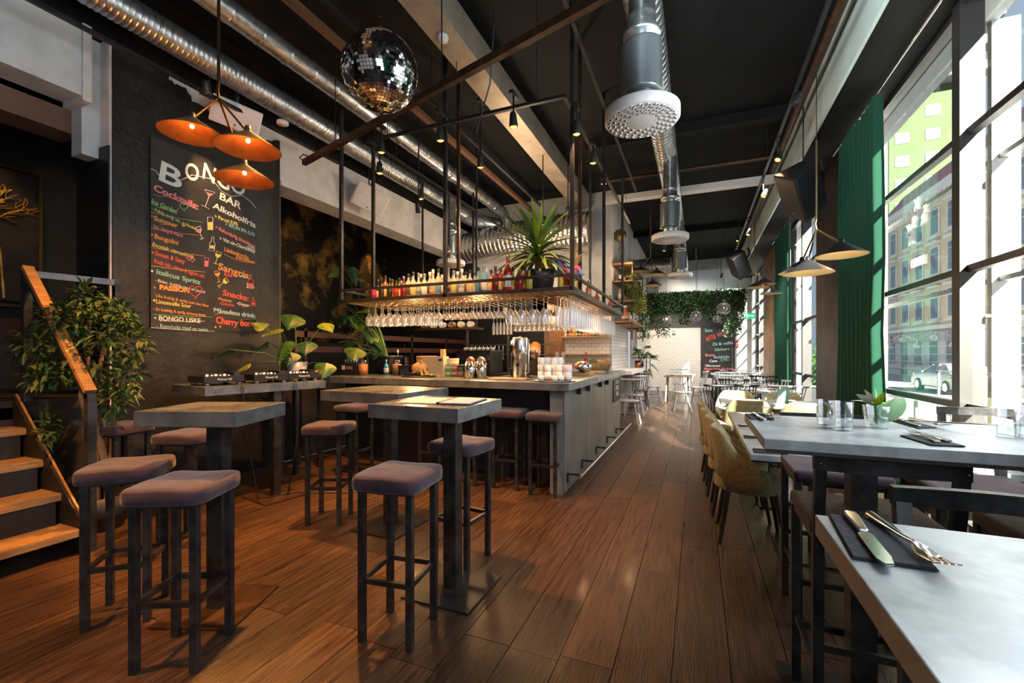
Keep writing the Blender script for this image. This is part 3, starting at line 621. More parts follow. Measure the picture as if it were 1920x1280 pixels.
def setting(corners, label, kdir, which):
    """napkin from four world corners; fork and knife on top"""
    z = corners[0].z + .0015
    m = MB(); n4 = [(c.x, c.y, z) for c in corners] + [(c.x + random.uniform(-.002, .002), c.y, z + .004) for c in corners]
    m.add(n4, [(0, 1, 2, 3), (4, 5, 6, 7), (0, 1, 5, 4), (1, 2, 6, 5), (2, 3, 7, 6), (3, 0, 4, 7)])
    tag(m.build('napkin', napkin_m, bevel=.0015, seg=2), 'charcoal folded napkin ' + label, 'napkin')
    for kind, p, tip in which:
        d = (tip - p); a = math.atan2(-d.x, d.y); M = TR((p.x, p.y, z + .0045)) @ rotZ(a)
        (tag(knife_m(M, None), 'steel table knife ' + label, 'knife') if kind == 'k' else tag(fork_m(M), 'steel fork ' + label, 'fork'))
T = 1.08
g = lambda x_, y_: G(x_, y_, T)
setting([g(1556, 968), g(1672, 984), g(1760, 1073), g(1600, 1049)], 'at the left corner of the nearest high table', 0, [('k', g(1592, 972), g(1668, 1074)), ('f', g(1632, 977), g(1728, 1048))])
setting([g(1397, 777), g(1434, 778), g(1452, 787), g(1408, 787)], 'at the far left corner of the second high table', 0, [('k', g(1412, 778), g(1428, 787)), ('f', g(1425, 778), g(1446, 786))])
setting([g(1688, 818), g(1738, 819), g(1810, 839), g(1745, 836)], 'on the near edge of the second high table', 0, [('f', g(1758, 834), g(1700, 811)), ('k', g(1780, 833), g(1722, 816))])
setting([g(1670, 789), g(1700, 790), g(1757, 803), g(1722, 804)], 'on the far edge of the second high table', 0, [('k', g(1678, 788), g(1726, 803)), ('f', g(1706, 790), g(1748, 799))])
T = .75
for i, (a_, b_, c_, d_) in enumerate((((1384, 796), (1404, 796), (1404, 800), (1386, 800)), ((1394, 816), (1424, 818), (1424, 823), (1396, 822)), ((1411, 841), (1466, 845), (1466, 852), (1414, 849)))):
    setting([g(*a_), g(*b_), g(*c_), g(*d_)], 'on the aisle edge of the long low table, ' + ['farthest', 'middle', 'nearest'][i], 0, [('k', g(a_[0] + 2, a_[1] + 2), g(b_[0] - 4, b_[1] + 3))])
# ---- glasses, vase
def tumbler_proto(r=.0315, h=.106, fill=.05):
    o = empty('tumbler')
    MB().lathe([(0, .001), (r * .86, .001), (r * .90, .004), (r, h), (r - .0025, h), (r * .86, .012), (0, .012)], 28).build('glass_wall', glass_t, o)
    MB().lathe([(0, .0015), (r * .84, .0015), (r * .84, .011), (0, .011)], 24).build('glass_base', glassy('base_glass%d' % int(h * 1000), (.92, .95, .94), .2, .05, .08, (.7, .72, .7)), o)
    if fill: MB().lathe([(0, .0125), (r * .85, .0125), (r * .90, fill), (0, fill)], 24).build('water', water_m, o)
    return o
tp = tumbler_proto(); tpt = ktree(tp)
for i, (px_, py_, zt, lb) in enumerate(((1550, 803, 1.08, 'clear water tumbler left of its pair on the second high table'), (1583, 808, 1.08, 'clear water tumbler right of its pair, beside the flower vase'),
                          (1896, 820, 1.08, 'clear tumbler at the right edge of the second high table'), (1932, 823, 1.08, 'clear tumbler cut by the right edge of the picture'))):
    o = tp if i == 0 else copy_tree(tp, None, tpt); p = G(px_, py_, zt); o.location = (p.x, p.y + .015, zt); tag(o, lb, 'glass', 'water tumblers')
for i, (px_, py_) in enumerate(((1488, 838), (1503, 837), (1516, 839))):
    o = copy_tree(tp, None, tpt); p = G(px_, py_, .75); o.location = (p.x, p.y, .75); tag(o, 'clear tumbler seen under the high table on the long low table', 'glass', 'water tumblers on the low table')
# flower glass
vp = G(1644, 802, 1.08)
fv = tag(empty('flower_glass', (vp.x, vp.y, 1.08)), 'low glass vase with a pale yellow green flower and broad leaf', 'vase')
MB().lathe([(0, .001), (.034, .001), (.044, .085), (.0415, .085), (.032, .012), (0, .012)], 24).build('glass_wall', glass_t, fv)
MB().lathe([(0, .013), (.033, .013), (.037, .045), (0, .045)], 20).build('water', water_m, fv)
def leaf_mb(L, W, bend=.3, n=6, notch=0, tip=1):
    vs = []; m = MB()
    for i in range(n + 1):
        t = i / n; w_ = W * math.sin(math.pi * min(1, t * .93 + .05)) ** .8 * (1 if not (notch and i % 2) else 1 - notch); z = -bend * L * t * t
        if i == n: w_ = .001
        vs += [(-w_, L * t, z + w_ * .18), (0, L * t, z), (w_, L * t, z + w_ * .18)]
    m.add(vs, [(i * 3 + j, i * 3 + j + 1, (i + 1) * 3 + j + 1, (i + 1) * 3 + j) for i in range(n) for j in range(2)], True); return m
def orient(p, d, roll=0, s=1):
    d = V(d).normalized(); q = d.to_track_quat('Y', 'Z'); return TR(p) @ q.to_matrix().to_4x4() @ Matrix.Rotation(roll, 4, 'Y') @ Matrix.Scale(s, 4)
def putleaf(mb, p, d, parent, name='leaf', m=leaf_mid, roll=0, s=1):
    o = mb.build(name, m, parent) if isinstance(mb, MB) else mb
    o.matrix_basis = orient(p, d, roll, s); return o
pale_leaf = mat('pale_leaf', (.25, .45, .22), .4, c2=(.38, .58, .30)); cream_petal = mat('cream_petal', (.62, .60, .50), .5); lime = mat('lime_petal', (.42, .50, .05), .5)
putleaf(leaf_mb(.13, .035, .25), (.01, 0, .02), (.55, .1, .75), fv, m=pale_leaf, roll=.9); putleaf(leaf_mb(.12, .028, .3), (.0, .01, .02), (.35, .3, .9), fv, m=pale_leaf, roll=-.5)
for i in range(5): putleaf(leaf_mb(.06, .016, .5), (-.015, 0, .085), (-.7 + i * .35, .2 - .1 * i, .55), fv, 'petal', cream_petal if i < 3 else lime, roll=i)
for i in range(6): putleaf(leaf_mb(.035, .012, .4), (.0, -.01, .09), (math.cos(i), math.sin(i), .6), fv, 'petal', lime)
MB().tube([(0, 0, .015), (-.005, 0, .09)], .003, 6).build('stem', leaf_mid, fv)
# open menu on table B
mn = tag(empty('open_menu', (-1.35, 2.25, 1.0815), math.radians(8)), 'open spiral bound menu with pinkish pages on the bar table', 'menu')
p0 = MB().box(-.25, .0, -.14, .17, 0, .004).build('page', paper, mn); p0['label'] = 'left hand page'
MB().box(.0, .02, -.14, .17, 0, .010).build('spine', black_steel, mn)
MB().box(.02, .20, -.15, .16, 0, .006).build('cover', mat('menu_cover', (.05, .05, .06), .6), mn); MB().box(.02, .19, -.145, .155, .006, .010).build('page', paper, mn)
wr = MB()
for i in range(22): wr.tube([(-.22 + i * .019, .165, .002), (-.22 + i * .019, .175, .014), (-.22 + i * .019, .188, .002)], .0012, 5, False)
wr.build('spiral_wire', chrome, mn)
# ================================================================ LAMPS
def cone_lamp(ends, top, label, inner=brass_in, arm=brass, shade_r=.19, power=0, color=(1, .42, .12), ceil=True, bulbs=True, lit=True):
    t0 = V(top); r = tag(empty('pendant_lamp', t0), label, 'lamp')
    hub = t0
    P(MB().tube([(t0.x, t0.y, CEIL), (t0.x, t0.y, t0.z + .95)], .004, 6), 'cord', black_steel, r)
    P(MB().tube([(t0.x, t0.y, t0.z + .95), (t0.x, t0.y, t0.z + .12), (t0.x - .01, t0.y - .0, t0.z + .06), t0], .011, 10), 'stem', arm, r)
    for i, e in enumerate(ends):
        e = V(e); ap_ = e + V((0, 0, .045)); P(MB().tube([hub, ap_], .008, 8), 'arm', arm, r)
        R = shade_r; hgt = .115 * R / .19
        s = P(MB().lathe([(.022, hgt * .5 + .0), (.024, hgt * .5 - .006), (R, -hgt * .5)], 36, TR(e)), 'shade', lamp_black, r)
        o = MB().lathe([(.0, hgt * .5 - .008), (.020, hgt * .5 - .010), (R - .003, -hgt * .5 + .0005)], 36, TR(e)).build('shade_lining', inner, s); o.matrix_parent_inverse = wmat(s).inverted()
        P(MB().lathe([(0, .03), (.018, .028), (.022, 0)], 16, TR(e + V((0, 0, hgt * .5)))), 'cap', lamp_black, r)
        if bulbs: P(MB().ball(e + V((0, 0, -.005)), .014, 10, 8), 'bulb', bulb_m if lit else white_gloss, r)
        if power: point('lamp_light', e + V((0, 0, -.035)), power, color, .02)
    return r
cone_lamp([(-2.62, 1.96, 2.71), (-3.07, 1.90, 2.86), (-2.95, 2.18, 2.64)], G(425, 178, 3.17) if False else GD(410, 184, 3.35), 'brass and black lamp with three copper-glowing cones by the menu board', copper_in, arm=brass_dark, power=1.7, color=(1, .36, .08))
cone_lamp([(1.12, 4.51, 2.24), (.86, 4.40, 2.09), (.90, 4.85, 2.17)], GD(1531, 430, 4.75), 'lamp with three grey cones nearest the window curtain', brass_in, power=1.2, color=(1, .7, .4))
cone_lamp([(1.28, 9.56, 2.54), (1.02, 9.2, 2.62), (1.12, 9.1, 2.66)], GD(1415, 510, 9.6), 'lamp with three grey cones in front of the exit sign', brass_in, arm=brass)
cone_lamp([(-1.12, 9.94, 3.19), (-.74, 9.26, 2.98), (-.86, 9.75, 2.84)], GD(1220, 480, 9.6), 'lamp with three black cones before the ivy on the bar side', brass_in, lit=False)
# ---- track lights
def track(a, b, label):
    r = tag(empty('light_track', V(a)), label, 'light track'); P(MB().bar(a, b, .034, .03), 'rail', black_steel, r)
    for t in (.12, .5, .88): q = V(a) + (V(b) - V(a)) * t; P(MB().bar(q, (q.x, q.y, CEIL), .006), 'hanger_wire', black_steel, r)
    return r
TZ = 3.7
track((-3.35, 3.92, TZ), (-1.11, 3.92, TZ), 'black light track across the front of the bar rack'); track((-1.11, 3.92, TZ), (-1.11, 8.2, TZ), 'black light track along the aisle side of the bar')
track((-3.35, 3.92, TZ), (-3.35, 8.2, TZ), 'black light track along the kitchen side of the bar'); track((-2.77, .5, 4.2), (-2.77, 8.1, 4.2), 'long black light track high above the bar, left of the flat duct')
track((.93, .5, 4.05), (.93, 14, 4.05), 'long light track beside the pale fascia'); track((-.98, -1, 4.2), (-.98, 8, 4.2), 'thin light track between flat duct and the big round duct')
track((XL + .38, 1.2, 3.9), (XL + .38, 4.6, 3.9), 'dark light track above the menu board')
def spot(p, aim, label, size=1, lit=True, power=0, color=(1, .55, .22), ang=60, matb=lamp_black, zt=None):
    p = V(p); d = (V(aim) - p).normalized(); r = tag(empty('spotlight', p), label, 'spotlight', 'black track spotlights')
    q = d.to_track_quat('-Z', 'Y').to_matrix().to_4x4(); M = TR(p) @ q @ Matrix.Scale(size, 4)
    P(MB().lathe([(0, .13), (.022, .128), (.030, .11), (.040, .01), (.038, 0), (.034, 0), (.034, .008), (0, .008)], 20, M), 'housing', matb, r)
    P(MB().lathe([(0, -.010), (.018, -.008), (.033, .002), (.034, .008)], 18, M), 'lens', spot_m if lit else plastic_black, r)
    zt = zt or CEIL
    P(MB().bar(p + V((0, 0, .10)), (p.x, p.y, zt), .014).box(p.x - .02, p.x + .02, p.y - .06, p.y + .06, zt - .03, zt), 'mount', black_steel, r)
    if power: spotlight('spot_light', p + d * .03, aim, power, color, ang, .7, .03)
    return r
def SP(px_, py_, D, aim, label, **k):
    p = GX(px_, py_, .93) if D is None else GD(px_, py_, D); k['power'] = k.get('power', 0) * 2.2
    if D is not None and k.get('lit', True): aim = p + (V(aim) - p) * .45 + V((0, 0, -1.5))
    spot(p, aim, label, **k)
SP(963, 238, 4.0, (-1.5, 4.4, 1.08), 'lit spotlight on the front track, right of the middle', power=40, ang=75, zt=TZ)
SP(826, 264, 4.3, (-2.4, 4.6, 1.08), 'lit spotlight on the front track over the bottles', power=45, ang=75, zt=TZ)
SP(715, 286, 4.55, (-3.3, 4.5, 1.08), 'lit spotlight at the left end of the front track', power=40, ang=75, zt=TZ)
SP(1081, 252, 4.2, (-1.0, 4.6, .9), 'lit spotlight at the front right corner of the tracks', power=30, zt=TZ)
SP(1112, 306, 4.95, (-1.3, 5.6, 1.1), 'lit spotlight on the aisle side track, second one', power=30, zt=TZ)
SP(1132, 345, 5.9, (-1.5, 6.4, 1.1), 'lit spotlight on the aisle side track behind the posts', power=25, zt=TZ)
SP(901, 314, 5.0, (-2.6, 5.6, 1.3), 'lit spotlight on the high track left of the flat duct', power=40, ang=80, zt=4.2)
SP(712, 325, 5.1, (-3.6, 4.6, 1.2), 'lit spotlight on the kitchen side track, nearest', power=35, zt=TZ)
SP(789, 373, 6.0, (-3.6, 5.6, 1.2), 'lit spotlight on the kitchen side track, second', power=30, zt=TZ)
SP(842, 470, 7.6, (-3.0, 8.6, 1.4), 'lit spotlight low by the kitchen duct', power=30)
SP(1018, 420, 6.6, (-2.2, 8.9, 1.6), 'lit spotlight half hidden by the yucca leaves', power=40)
SP(388, 178, 4.35, (XL, 3.2, 2.85), 'unlit black spotlight pointing at the menu board', power=60, lit=False, zt=3.9, ang=36)
SP(1490, 195, None, (-.5, 4.6, 0), 'dark spotlight turned to the room on the window side track', lit=False, zt=4.05)
SP(1458, 300, None, (-.6, 5.0, 0), 'lit spotlight on the window side track, nearest lit one', power=40, zt=4.05)
SP(1431, 368, None, (-.8, 6.6, 0), 'lit spotlight on the window side track, beside the black loudspeaker', power=40, zt=4.05)
SP(1402, 440, None, (-.6, 9.0, 0), 'lit spotlight on the window side track, above the far loudspeaker', power=35, zt=4.05)
SP(1383, 452, None, (-.9, 10.5, 0), 'lit small spotlight left of the far loudspeaker', power=35, zt=4.05)
SP(1352, 520, 13, (-.6, YE, 1.4), 'lit spotlight above the ivy aimed at the tiles', power=60, ang=50)
SP(1245, 470, 9.5, (-1.5, 11, 1.0), 'lit spotlight under the second air outlet', power=40)
for i, (px_, py_) in enumerate(((837, 385), (880, 60))):
    pass
SP(785, 398, 5.9, (-4, 6.5, 1), 'unlit spotlight hanging from the kitchen side track', lit=False)
SP(1065, 402, 7.4, (-2, 8, 1), 'unlit spotlight before the white wall right of the yucca', lit=False)
spotlight('mural_light', (-6.0, 5.8, 4.2), (-7.2, 6.3, 3.0), 60, (1, .50, .14), 40); spotlight('mural_light', (-6.2, 8.3, 4.3), (-7.2, 8.5, 3.2), 420, (1, .50, .12), 34)
spotlight('art_light', (-6.2, 1.9, 4.2), (-7.0, 2.1, 2.5), 60, (1, .50, .14), 60)
# added orange fill over stairs and floor on the left, no fittings
spotlight('stage_light', (-2.62, 2.9, 4.05), (-3.3, 2.6, 0), 900, (1, .42, .09), 95, .8, .05)
spotlight('stage_light', (-3.0, .2, 4.2), (-3.3, 1.3, 0), 620, (1, .43, .10), 60, .8, .05)
spotlight('stage_light', (-2.0, 1.0, 4.4), (-1.6, 4.0, 0), 360, (1, .43, .13), 60, .9, .08)
# warm strips: below the hanging shelf and in the back bar
def strip(name, p0, p1, w_, power, color=(1, .55, .22)):
    p0 = V(p0); p1 = V(p1); c = (p0 + p1) / 2; L = (p1 - p0).length
    o = area(name, c, L, power, color, (0, 0, -1), w_); o.rotation_euler = (0, 0, math.atan2((p1 - p0).y, (p1 - p0).x)); return o
strip('shelf_strip_light', (-3.8, 4.6, 1.955), (-1.3, 4.6, 1.955), .02, 9)
strip('back_bar_strip_light', (-2.9, YB - .25, 2.36), (-1.7, YB - .25, 2.36), .03, 12)
point('hatch_light', (-1.9, 12.4, 2.1), 14, (1, .6, .3), .08)
point('shelf_light', (-1.25, 9.1, 3.1), 7, (1, .62, .3), .05)

spotlight('stage_light', (-4.0, .7, 2.0), (-4.1, 3.4, 4.3), 120, (1, .30, .05), 46, .9, .05)  # orange uplight added for the duct undersides, no fitting
for y_ in (7.6, 10.0, 12.4, 14.6): spotlight('dining_light', (.93, y_, 3.95), (.25, y_ + .9, 0), 420, (1, .95, .88), 95, .9, .06)  # dining spots here and just below are added fill without fittings
spotlight('dining_light', (-.6, 12.6, 4.3), (-.7, YE, 1.2), 90, (1, .84, .66), 60, .9, .06)
spotlight('dining_light', (-.2, 12.0, 4.2), (.0, 14.4, 2.6), 130, (1, .92, .8), 60, .9, .06)
point('kitchen_light', (-3.2, 7.9, 2.7), 45, (1, .74, .50), .12); point('kitchen_light', (-2.3, 6.2, 3.3), 50, (1, .72, .46), .12)  # warm fill points added around the back bar, no fittings
spotlight('fascia_light', (-.2, 2.0, 3.4), (1.27, 5.5, 4.3), 320, (.80, .95, 1), 75, 1, .2)  # added to brighten the pale fascia, no lamp hangs there
point('bar_glow', (-2.5, 4.95, 1.66), 26, (1, .55, .22), .1); point('bar_glow', (-1.42, 5.6, 1.62), 16, (1, .58, .26), .1); point('bar_glow', (-3.4, 4.9, 1.66), 18, (1, .55, .2), .1)  # warm points added under the shelf to light its underside and glasses
spotlight('tile_wash_light', (-.75, 15.0, 3.05), (-.75, YE, 1.35), 260, (1, .82, .62), 80, .9, .05)  # wash added behind the ivy to brighten the end wall tiles
spotlight('stage_light', (-2.9, .5, 1.9), (-4.3, 1.95, .9), 45, (1, .55, .22), 42, .9, .05)  # orange fill added for the potted tree and its trunks
# ================================================================ MENU BOARD
y0b, y1b = GX(279, 430, XL).y, GX(482, 430, XL).y; zb0, zb1 = 1.61, 3.42
mb_ = tag(empty('menu_board', (XL + .03, (y0b + y1b) / 2, 2.5)), 'tall black menu board with coloured chalk lettering and drinks', 'menu board')
P(MB().box(XL + .013, XL + .03, y0b, y1b, zb0, zb1), 'board', chalk_black, mb_)
BW, BH = y1b - y0b, zb1 - zb0
def bpnt(px_, py_):  # board point from where it stands on the board
    q = GX(px_, py_, XL + .031); return q
def bt(s, px_, py_, hpx, c, bold=0, rot=0, shear=0, sp=1, fit=None):
    q = bpnt(px_, py_); D = q.y * FW.y + q.x * FW.x; size = hpx * D / FP * 1.38; wd = (bpnt(fit, py_).y - q.y) if fit else None
    a = math.radians(rot); t_ = text(s, size, frameM(q, (0, math.cos(a), math.sin(a)), (0, -math.sin(a), math.cos(a))), CH[c], mb_, 'lettering', .0008, 'LEFT', shear, bold, sp, wd)
    return t_
def stroke(pts, c, r=.004, name='chalk_line'):
    m = MB(); m.tube([bpnt(*p) for p in pts], r, 5); return P(m, name, CH[c], mb_)
for ch_, x_, y_, h_, x2 in (('B', 292, 334, 40, 340), ('O', 344, 330, 33, 371), ('N', 377, 332, 32, 402), ('G', 404, 345, 30, 430), ('O', 430, 355, 30, 458)): bt(ch_, x_, y_, h_, 'w', .004, -8, fit=x2)
bt('BAR', 410, 372, 14, 'w', .002, -10, fit=452)
stroke([(283, 316), (292, 320), (305, 338), (325, 343), (345, 335), (360, 328), (378, 332), (395, 335), (405, 345), (415, 358), (432, 368), (455, 366), (470, 378), (480, 390)], 'w', .0035)
L_ = [('Cocktails:', 287, 356, 13, 'p', .003, 372, -9), ('Ice Garden', 283, 381, 10, 'g', .0015, 332, -9), ('- fruktig, syrlig, söt, en blandning!', 285, 393, 6.5, 'y', 0, 375, -13), ('Summer', 288, 412, 9, 'o', .0015, 333, -6),
      ('Söt, bärig & fräsch', 287, 427, 7, 'p', .0006, 343, -6), ('Bongolini', 289, 446, 9, 'o', .001, 334, -5), ('Exotisk citrusdrink', 285, 461, 8, 'y', .0006, 364, -7), ('Sweet & Sexy', 290, 478, 9, 'r', .0012, 347, -7),
      ('Röda bär, citrus & lagom söt', 288, 492, 8, 'r', .0006, 384, -9), ('Italicus Spritz', 292, 513, 9, 't', .0018, 376, -6), ('- fläder, bubblig med en punch', 290, 527, 6, 'w', 0, 385, -7), ('PASSION', 299, 542, 9, 'o', .003, 355, 0),
      ('Lika fruktig & syrlig som den låter', 292, 556, 6, 'o', 0, 392, -6), ('Limoncello Sour', 292, 568, 8, 'y', .0008, 358, -3), ('- En bubblig & syrlig sommardrink', 287, 581, 6, 'o', .0002, 386, -3), ('BONGO LISKE', 297, 600, 9, 'w', .001, 376, 0), ('- Rom/cola med en twist', 293, 614, 8, 'b', .0003, 390, -2),
      ('Alkoholfria', 399, 389, 11, 'w', .0018, 480, -10), ('> Peroni 0,0%', 402, 408, 7, 'y', .0006, 446, -4), ('> BRUN IPA 0,0%', 422, 422, 7, 'b', .0004, 478, -6), ('> Rekorderlig Strawberry', 403, 428, 7, 'p', .0008, 480, -13),
      ('> Vitt vin-Chardonnay', 411, 449, 7, 'w', .0006, 479, -8), ('0,0%', 464, 466, 7, 'w', 0, 478, 0), ('Läskedrycks', 420, 470, 8, 'o', .0006, 466, -8), ('klassiker', 442, 484, 7, 'o', .0003, 478, -5), ('Sangria:', 408, 504, 13, 'o', .0015, 470, -8),
      ('Röd', 420, 517, 8, 'r', .001, 435, 0), ('vit', 448, 519, 6, 'w', .0006, 461, 0), ('399:-', 462, 539, 9, 'w', .0014, 477, 0), ('Snacks:', 417, 553, 11, 'r', .0018, 466, -6), ('•Pommes', 408, 562, 6, 'o', 0, 434, -4), ('•Chilinötter', 412, 571, 6, 'r', 0, 440, -2),
      ('•Dippar', 444, 571, 6, 'w', 0, 468, -4), ('Månadens drink:', 400, 585, 9, 'b', .0012, 479, -3), ('Cherry', 404, 605, 13, 'r', .0025, 446, -5), ('Bomb', 450, 611, 12, 'r', .002, 480, 3)]
for s_, x_, y_, h_, c_, b_, f_, r_ in L_: bt(s_, x_, y_, h_, c_, b_, r_, 0, 1, f_)
for ya, yb, xa, xb, c_ in ((398, 417, 283, 380, 'g'), (428, 442, 283, 379, 'o'), (464, 480, 283, 384, 'o'), (498, 510, 283, 384, 'y'), (589, 594, 287, 398, 'g'), (601, 602, 300, 384, 'w'), (614, 621, 283, 402, 'w')): stroke([(xa, ya), ((xa + xb) / 2, (ya + yb) / 2 + 1), (xb, yb)], c_, .0022)
for (x_, y_, c_) in ((285, 405, 'r'), (285, 440, 'r'), (286, 473, 'r'), (285, 508, 'w'), (290, 539, 'r'), (289, 563, 'y'), (291, 596, 'b'), (404, 613, 'o'), (413, 612, 'o'), (344, 422, 'o'), (354, 545, 'r')):
    q = bpnt(x_, y_); P(MB().ball(q, .018 if x_ > 340 and x_ < 350 else .011, 8, 5, (.15, 1, 1)), 'chalk_dot', CH[c_], mb_)
def cocktail(x_, y_, s, c, tilt=0, fill='y', kind='m', name='drawn_glass'):
    rt = []; R = lambda a, b: (x_ + (a * math.cos(tilt) - b * math.sin(tilt)) * s, y_ + (a * math.sin(tilt) + b * math.cos(tilt)) * s)
    if kind == 'm': lines = [[(-10, -10), (10, -6), (-1, 3), (-10, -10)], [(-1, 3), (-6, 22)], [(-14, 20), (-6, 22), (2, 26)]]; fl_ = [(-6, -5), (6, -3), (-1, 3)]
    elif kind == 't': lines = [[(-5, -12), (-5, 12), (5, 12), (5, -12), (-5, -12)]]; fl_ = [(-5, -3), (-5, 12), (5, 12), (5, -3)]
    elif kind == 'w': lines = [[(-5, -9), (5, -9), (5, -2), (0, 3), (-5, -2), (-5, -9)], [(0, 3), (0, 14)], [(-4, 14), (4, 14)]]; fl_ = [(-5, -5), (5, -5), (4, -1), (0, 2), (-4, -1)]
    elif kind == 'b': lines = [[(-2, -14), (2, -14), (2, -6), (5, -2), (5, 12), (-5, 12), (-5, -2), (-2, -6), (-2, -14)]]; fl_ = [(-4, 2), (4, 2), (4, 8), (-4, 8)]
    m = MB()
    for ln in lines: m.tube([bpnt(*R(*p)) for p in ln], .0028, 5)
    o = P(m, name, CH[c], mb_); f_ = [bpnt(*R(*p)) for p in fl_]; f2 = [p + V((.0012, 0, 0)) for p in f_]
    P(MB().add([tuple(p) for p in f_ + f2], [tuple(range(len(f_))), tuple(range(len(f_), 2 * len(f_)))]), 'chalk_fill', CH[fill], mb_)
cocktail(393, 366, 1.0, 'w', .1, 'p'); cocktail(394, 419, 1.0, 'w', 0, 'y', 't'); cocktail(374, 434, 1.0, 'w', -.35, 'p', 'w'); cocktail(398, 458, 1.0, 'w', .1, 'y', 'b'); cocktail(408, 481, 1.0, 'y', .3, 'y', 'w')
cocktail(387, 491, .7, 'p', .1, 'p', 't'); cocktail(408, 516, .9, 'o', -.2, 'o', 'w'); cocktail(420, 529, .9, 'y', .9, 'y', 'w'); cocktail(470, 529, 1.0, 'r', 0, 'r', 'b'); cocktail(475, 566, .6, 'r', 0, 'r', 'b')
for pts_ in ([(288, 364), (300, 368), (312, 368), (330, 374), (345, 377), (368, 384)], [(296, 388), (310, 392), (330, 396), (336, 390)], [(300, 420), (318, 421), (332, 424)], [(420, 476), (436, 484), (452, 490), (480, 494)], [(402, 590), (414, 587), (432, 586), (446, 590)]): stroke(pts_, 'o', .002)
heart = lambda t: (16 * math.sin(t) ** 3, -(13 * math.cos(t) - 5 * math.cos(2 * t) - 2 * math.cos(3 * t) - math.cos(4 * t)))
for (x_, y_, s_, c_) in ((345, 387, .5, 'g'), (366, 546, .8, 'r'), (354, 484, .25, 'p'), (361, 487, .25, 'p')): stroke([(x_ + heart(t * .26)[0] * s_, y_ + heart(t * .26)[1] * s_) for t in range(25)], c_, .004)
# framed gold picture on the raised level
ar = tag(empty('framed_picture', (-7.15, 2.2, 2.6)), 'tall framed picture with a glowing golden branching figure', 'picture')
P(MB().box(-7.19, -7.12, 1.2, 2.70, 1.95, 3.42), 'canvas', chalk_black, ar); P(MB().bar((-7.11, 2.70, 1.9), (-7.11, 2.70, 3.45), .03).bar((-7.11, 1.2, 1.9), (-7.11, 2.70, 1.9), .03).bar((-7.11, 1.2, 3.45), (-7.11, 2.70, 3.45), .03), 'frame', brass, ar)
m = MB(); rnd = random.Random(3)
def branch(p, d, L, r, k):
    q = p + d * L; m.tube([p, (p + q) / 2 + V((0, rnd.uniform(-.03, .03), 0)), q], [r, r * .9, r * .7], 6)
    if k: 
        for s_ in range(3): a = rnd.uniform(-.8, .8); branch(q, V((0, d.y * math.cos(a) - d.z * math.sin(a), d.y * math.sin(a) + d.z * math.cos(a))), L * .72, r * .65, k - 1)
branch(V((-7.1, 2.15, 1.98)), V((0, .1, 1)), .45, .022, 4); branch(V((-7.1, 2.4, 1.98)), V((0, -.05, 1)), .5, .015, 3); branch(V((-7.1, 2.0, 2.5)), V((0, .4, .8)), .3, .03, 3); P(m, 'gold_relief', gold, ar)
P(MB().ball((-7.08, 2.22, 2.93), .05, 12, 8, (.3, 1, 1.2)), 'red_fruit', CH['r'], ar)
# gold mural on the mezzanine wall
gm_ = mat('gold_mural', (.012, .009, .006), .45, .6, c2=(.42, .24, .05), ns=1.8, bump=1.0, bs=7, mid=(.50, .72))
tag(MB().box(-7.19, -7.17, 4.9, 9.15, 1.6, 4.3).build('wall_mural', gm_), 'dark wall panel with glowing gold patches beyond the pillar', 'mural')
bn = tag(empty('bench_rail', (XL + .0, 6.5, 1.5)), 'dark red wooden rail of the raised seating level', 'railing')
for z in (1.62, 1.42): P(MB().box(XL - .05, XL - .01, 4.25, 9.1, z - .04, z + .04), 'board', mat('red_wood%d' % int(z * 100), (.07, .018, .010), .5), bn)
for y_ in (4.4, 5.6, 6.8, 8.0, 9.0): P(MB().box(XL - .05, XL - .01, y_, y_ + .05, 1.0, 1.7), 'post', black_steel, bn)
# ================================================================ STAIRS
st = tag(empty('staircase', (-4.3, 1.0, 0)), 'open wooden stairs up to the raised level', 'staircase')
for i in range(4):
    zt = .17 + i * .213; xf = -3.86 - i * .245
    P(MB().box(xf - .27, xf, .1, 1.67, zt - .05, zt), 'tread', tread_wood, st, bevel=.003); P(MB().box(xf - .26, xf - .25, .12, 1.64, zt - .01, zt + .16), 'riser', black_paint, st)
P(MB().prism([(-3.84, 0), (-3.84, .19), (-4.80, 1.03), (-4.80, .6), (-4.3, 0)], 0, .03, Matrix(((1, 0, 0, 0), (0, 0, 1, 1.67), (0, 1, 0, 0), (0, 0, 0, 1)))), 'side_string', mat('stair_side', (.010, .006, .004), .6), st)
P(MB().bar((-3.84, 1.69, .20), (-4.80, 1.69, 1.05), .012, .010), 'edge_strip', orange_wood, st)
hr = tag(empty('stair_handrail', (-3.86, 1.72, 0)), 'steel stair railing with an orange lit wooden handrail', 'railing')
P(MB().bar((-3.86, 1.72, 1.10), (-4.72, 1.72, 2.02), .065, .03), 'handrail', orange_wood, hr)
P(MB().bar((-3.86, 1.72, 1.06), (-4.72, 1.72, 1.98), .05, .05), 'rail_tube', steel, hr)
P(MB().box(-3.885, -3.835, 1.695, 1.745, 0, 1.08), 'post', steel, hr); P(MB().box(-4.74, -4.69, 1.69, 1.74, 1.0, 2.0), 'post', steel, hr)
P(MB().bar((-4.72, 1.72, 1.97), (-4.62, 2.24, 1.97), .04, .05), 'rail_tube', steel, hr); P(MB().bar((-4.62, 2.24, .95), (-4.62, 2.24, 1.99), .045), 'post', steel, hr); P(MB().bar((-4.72, 1.72, 1.08), (-4.62, 2.24, 1.08), .04, .03), 'rail_tube', steel, hr)
mz = tag(MB().box(-7.0, -6.4, .2, 3.6, 1.002, 1.45).box(-7.1, -7.0, .2, 3.6, 1.002, 1.75).build('bench', dark_wood, bevel=.01), 'dark wooden bench up on the raised level', 'bench')
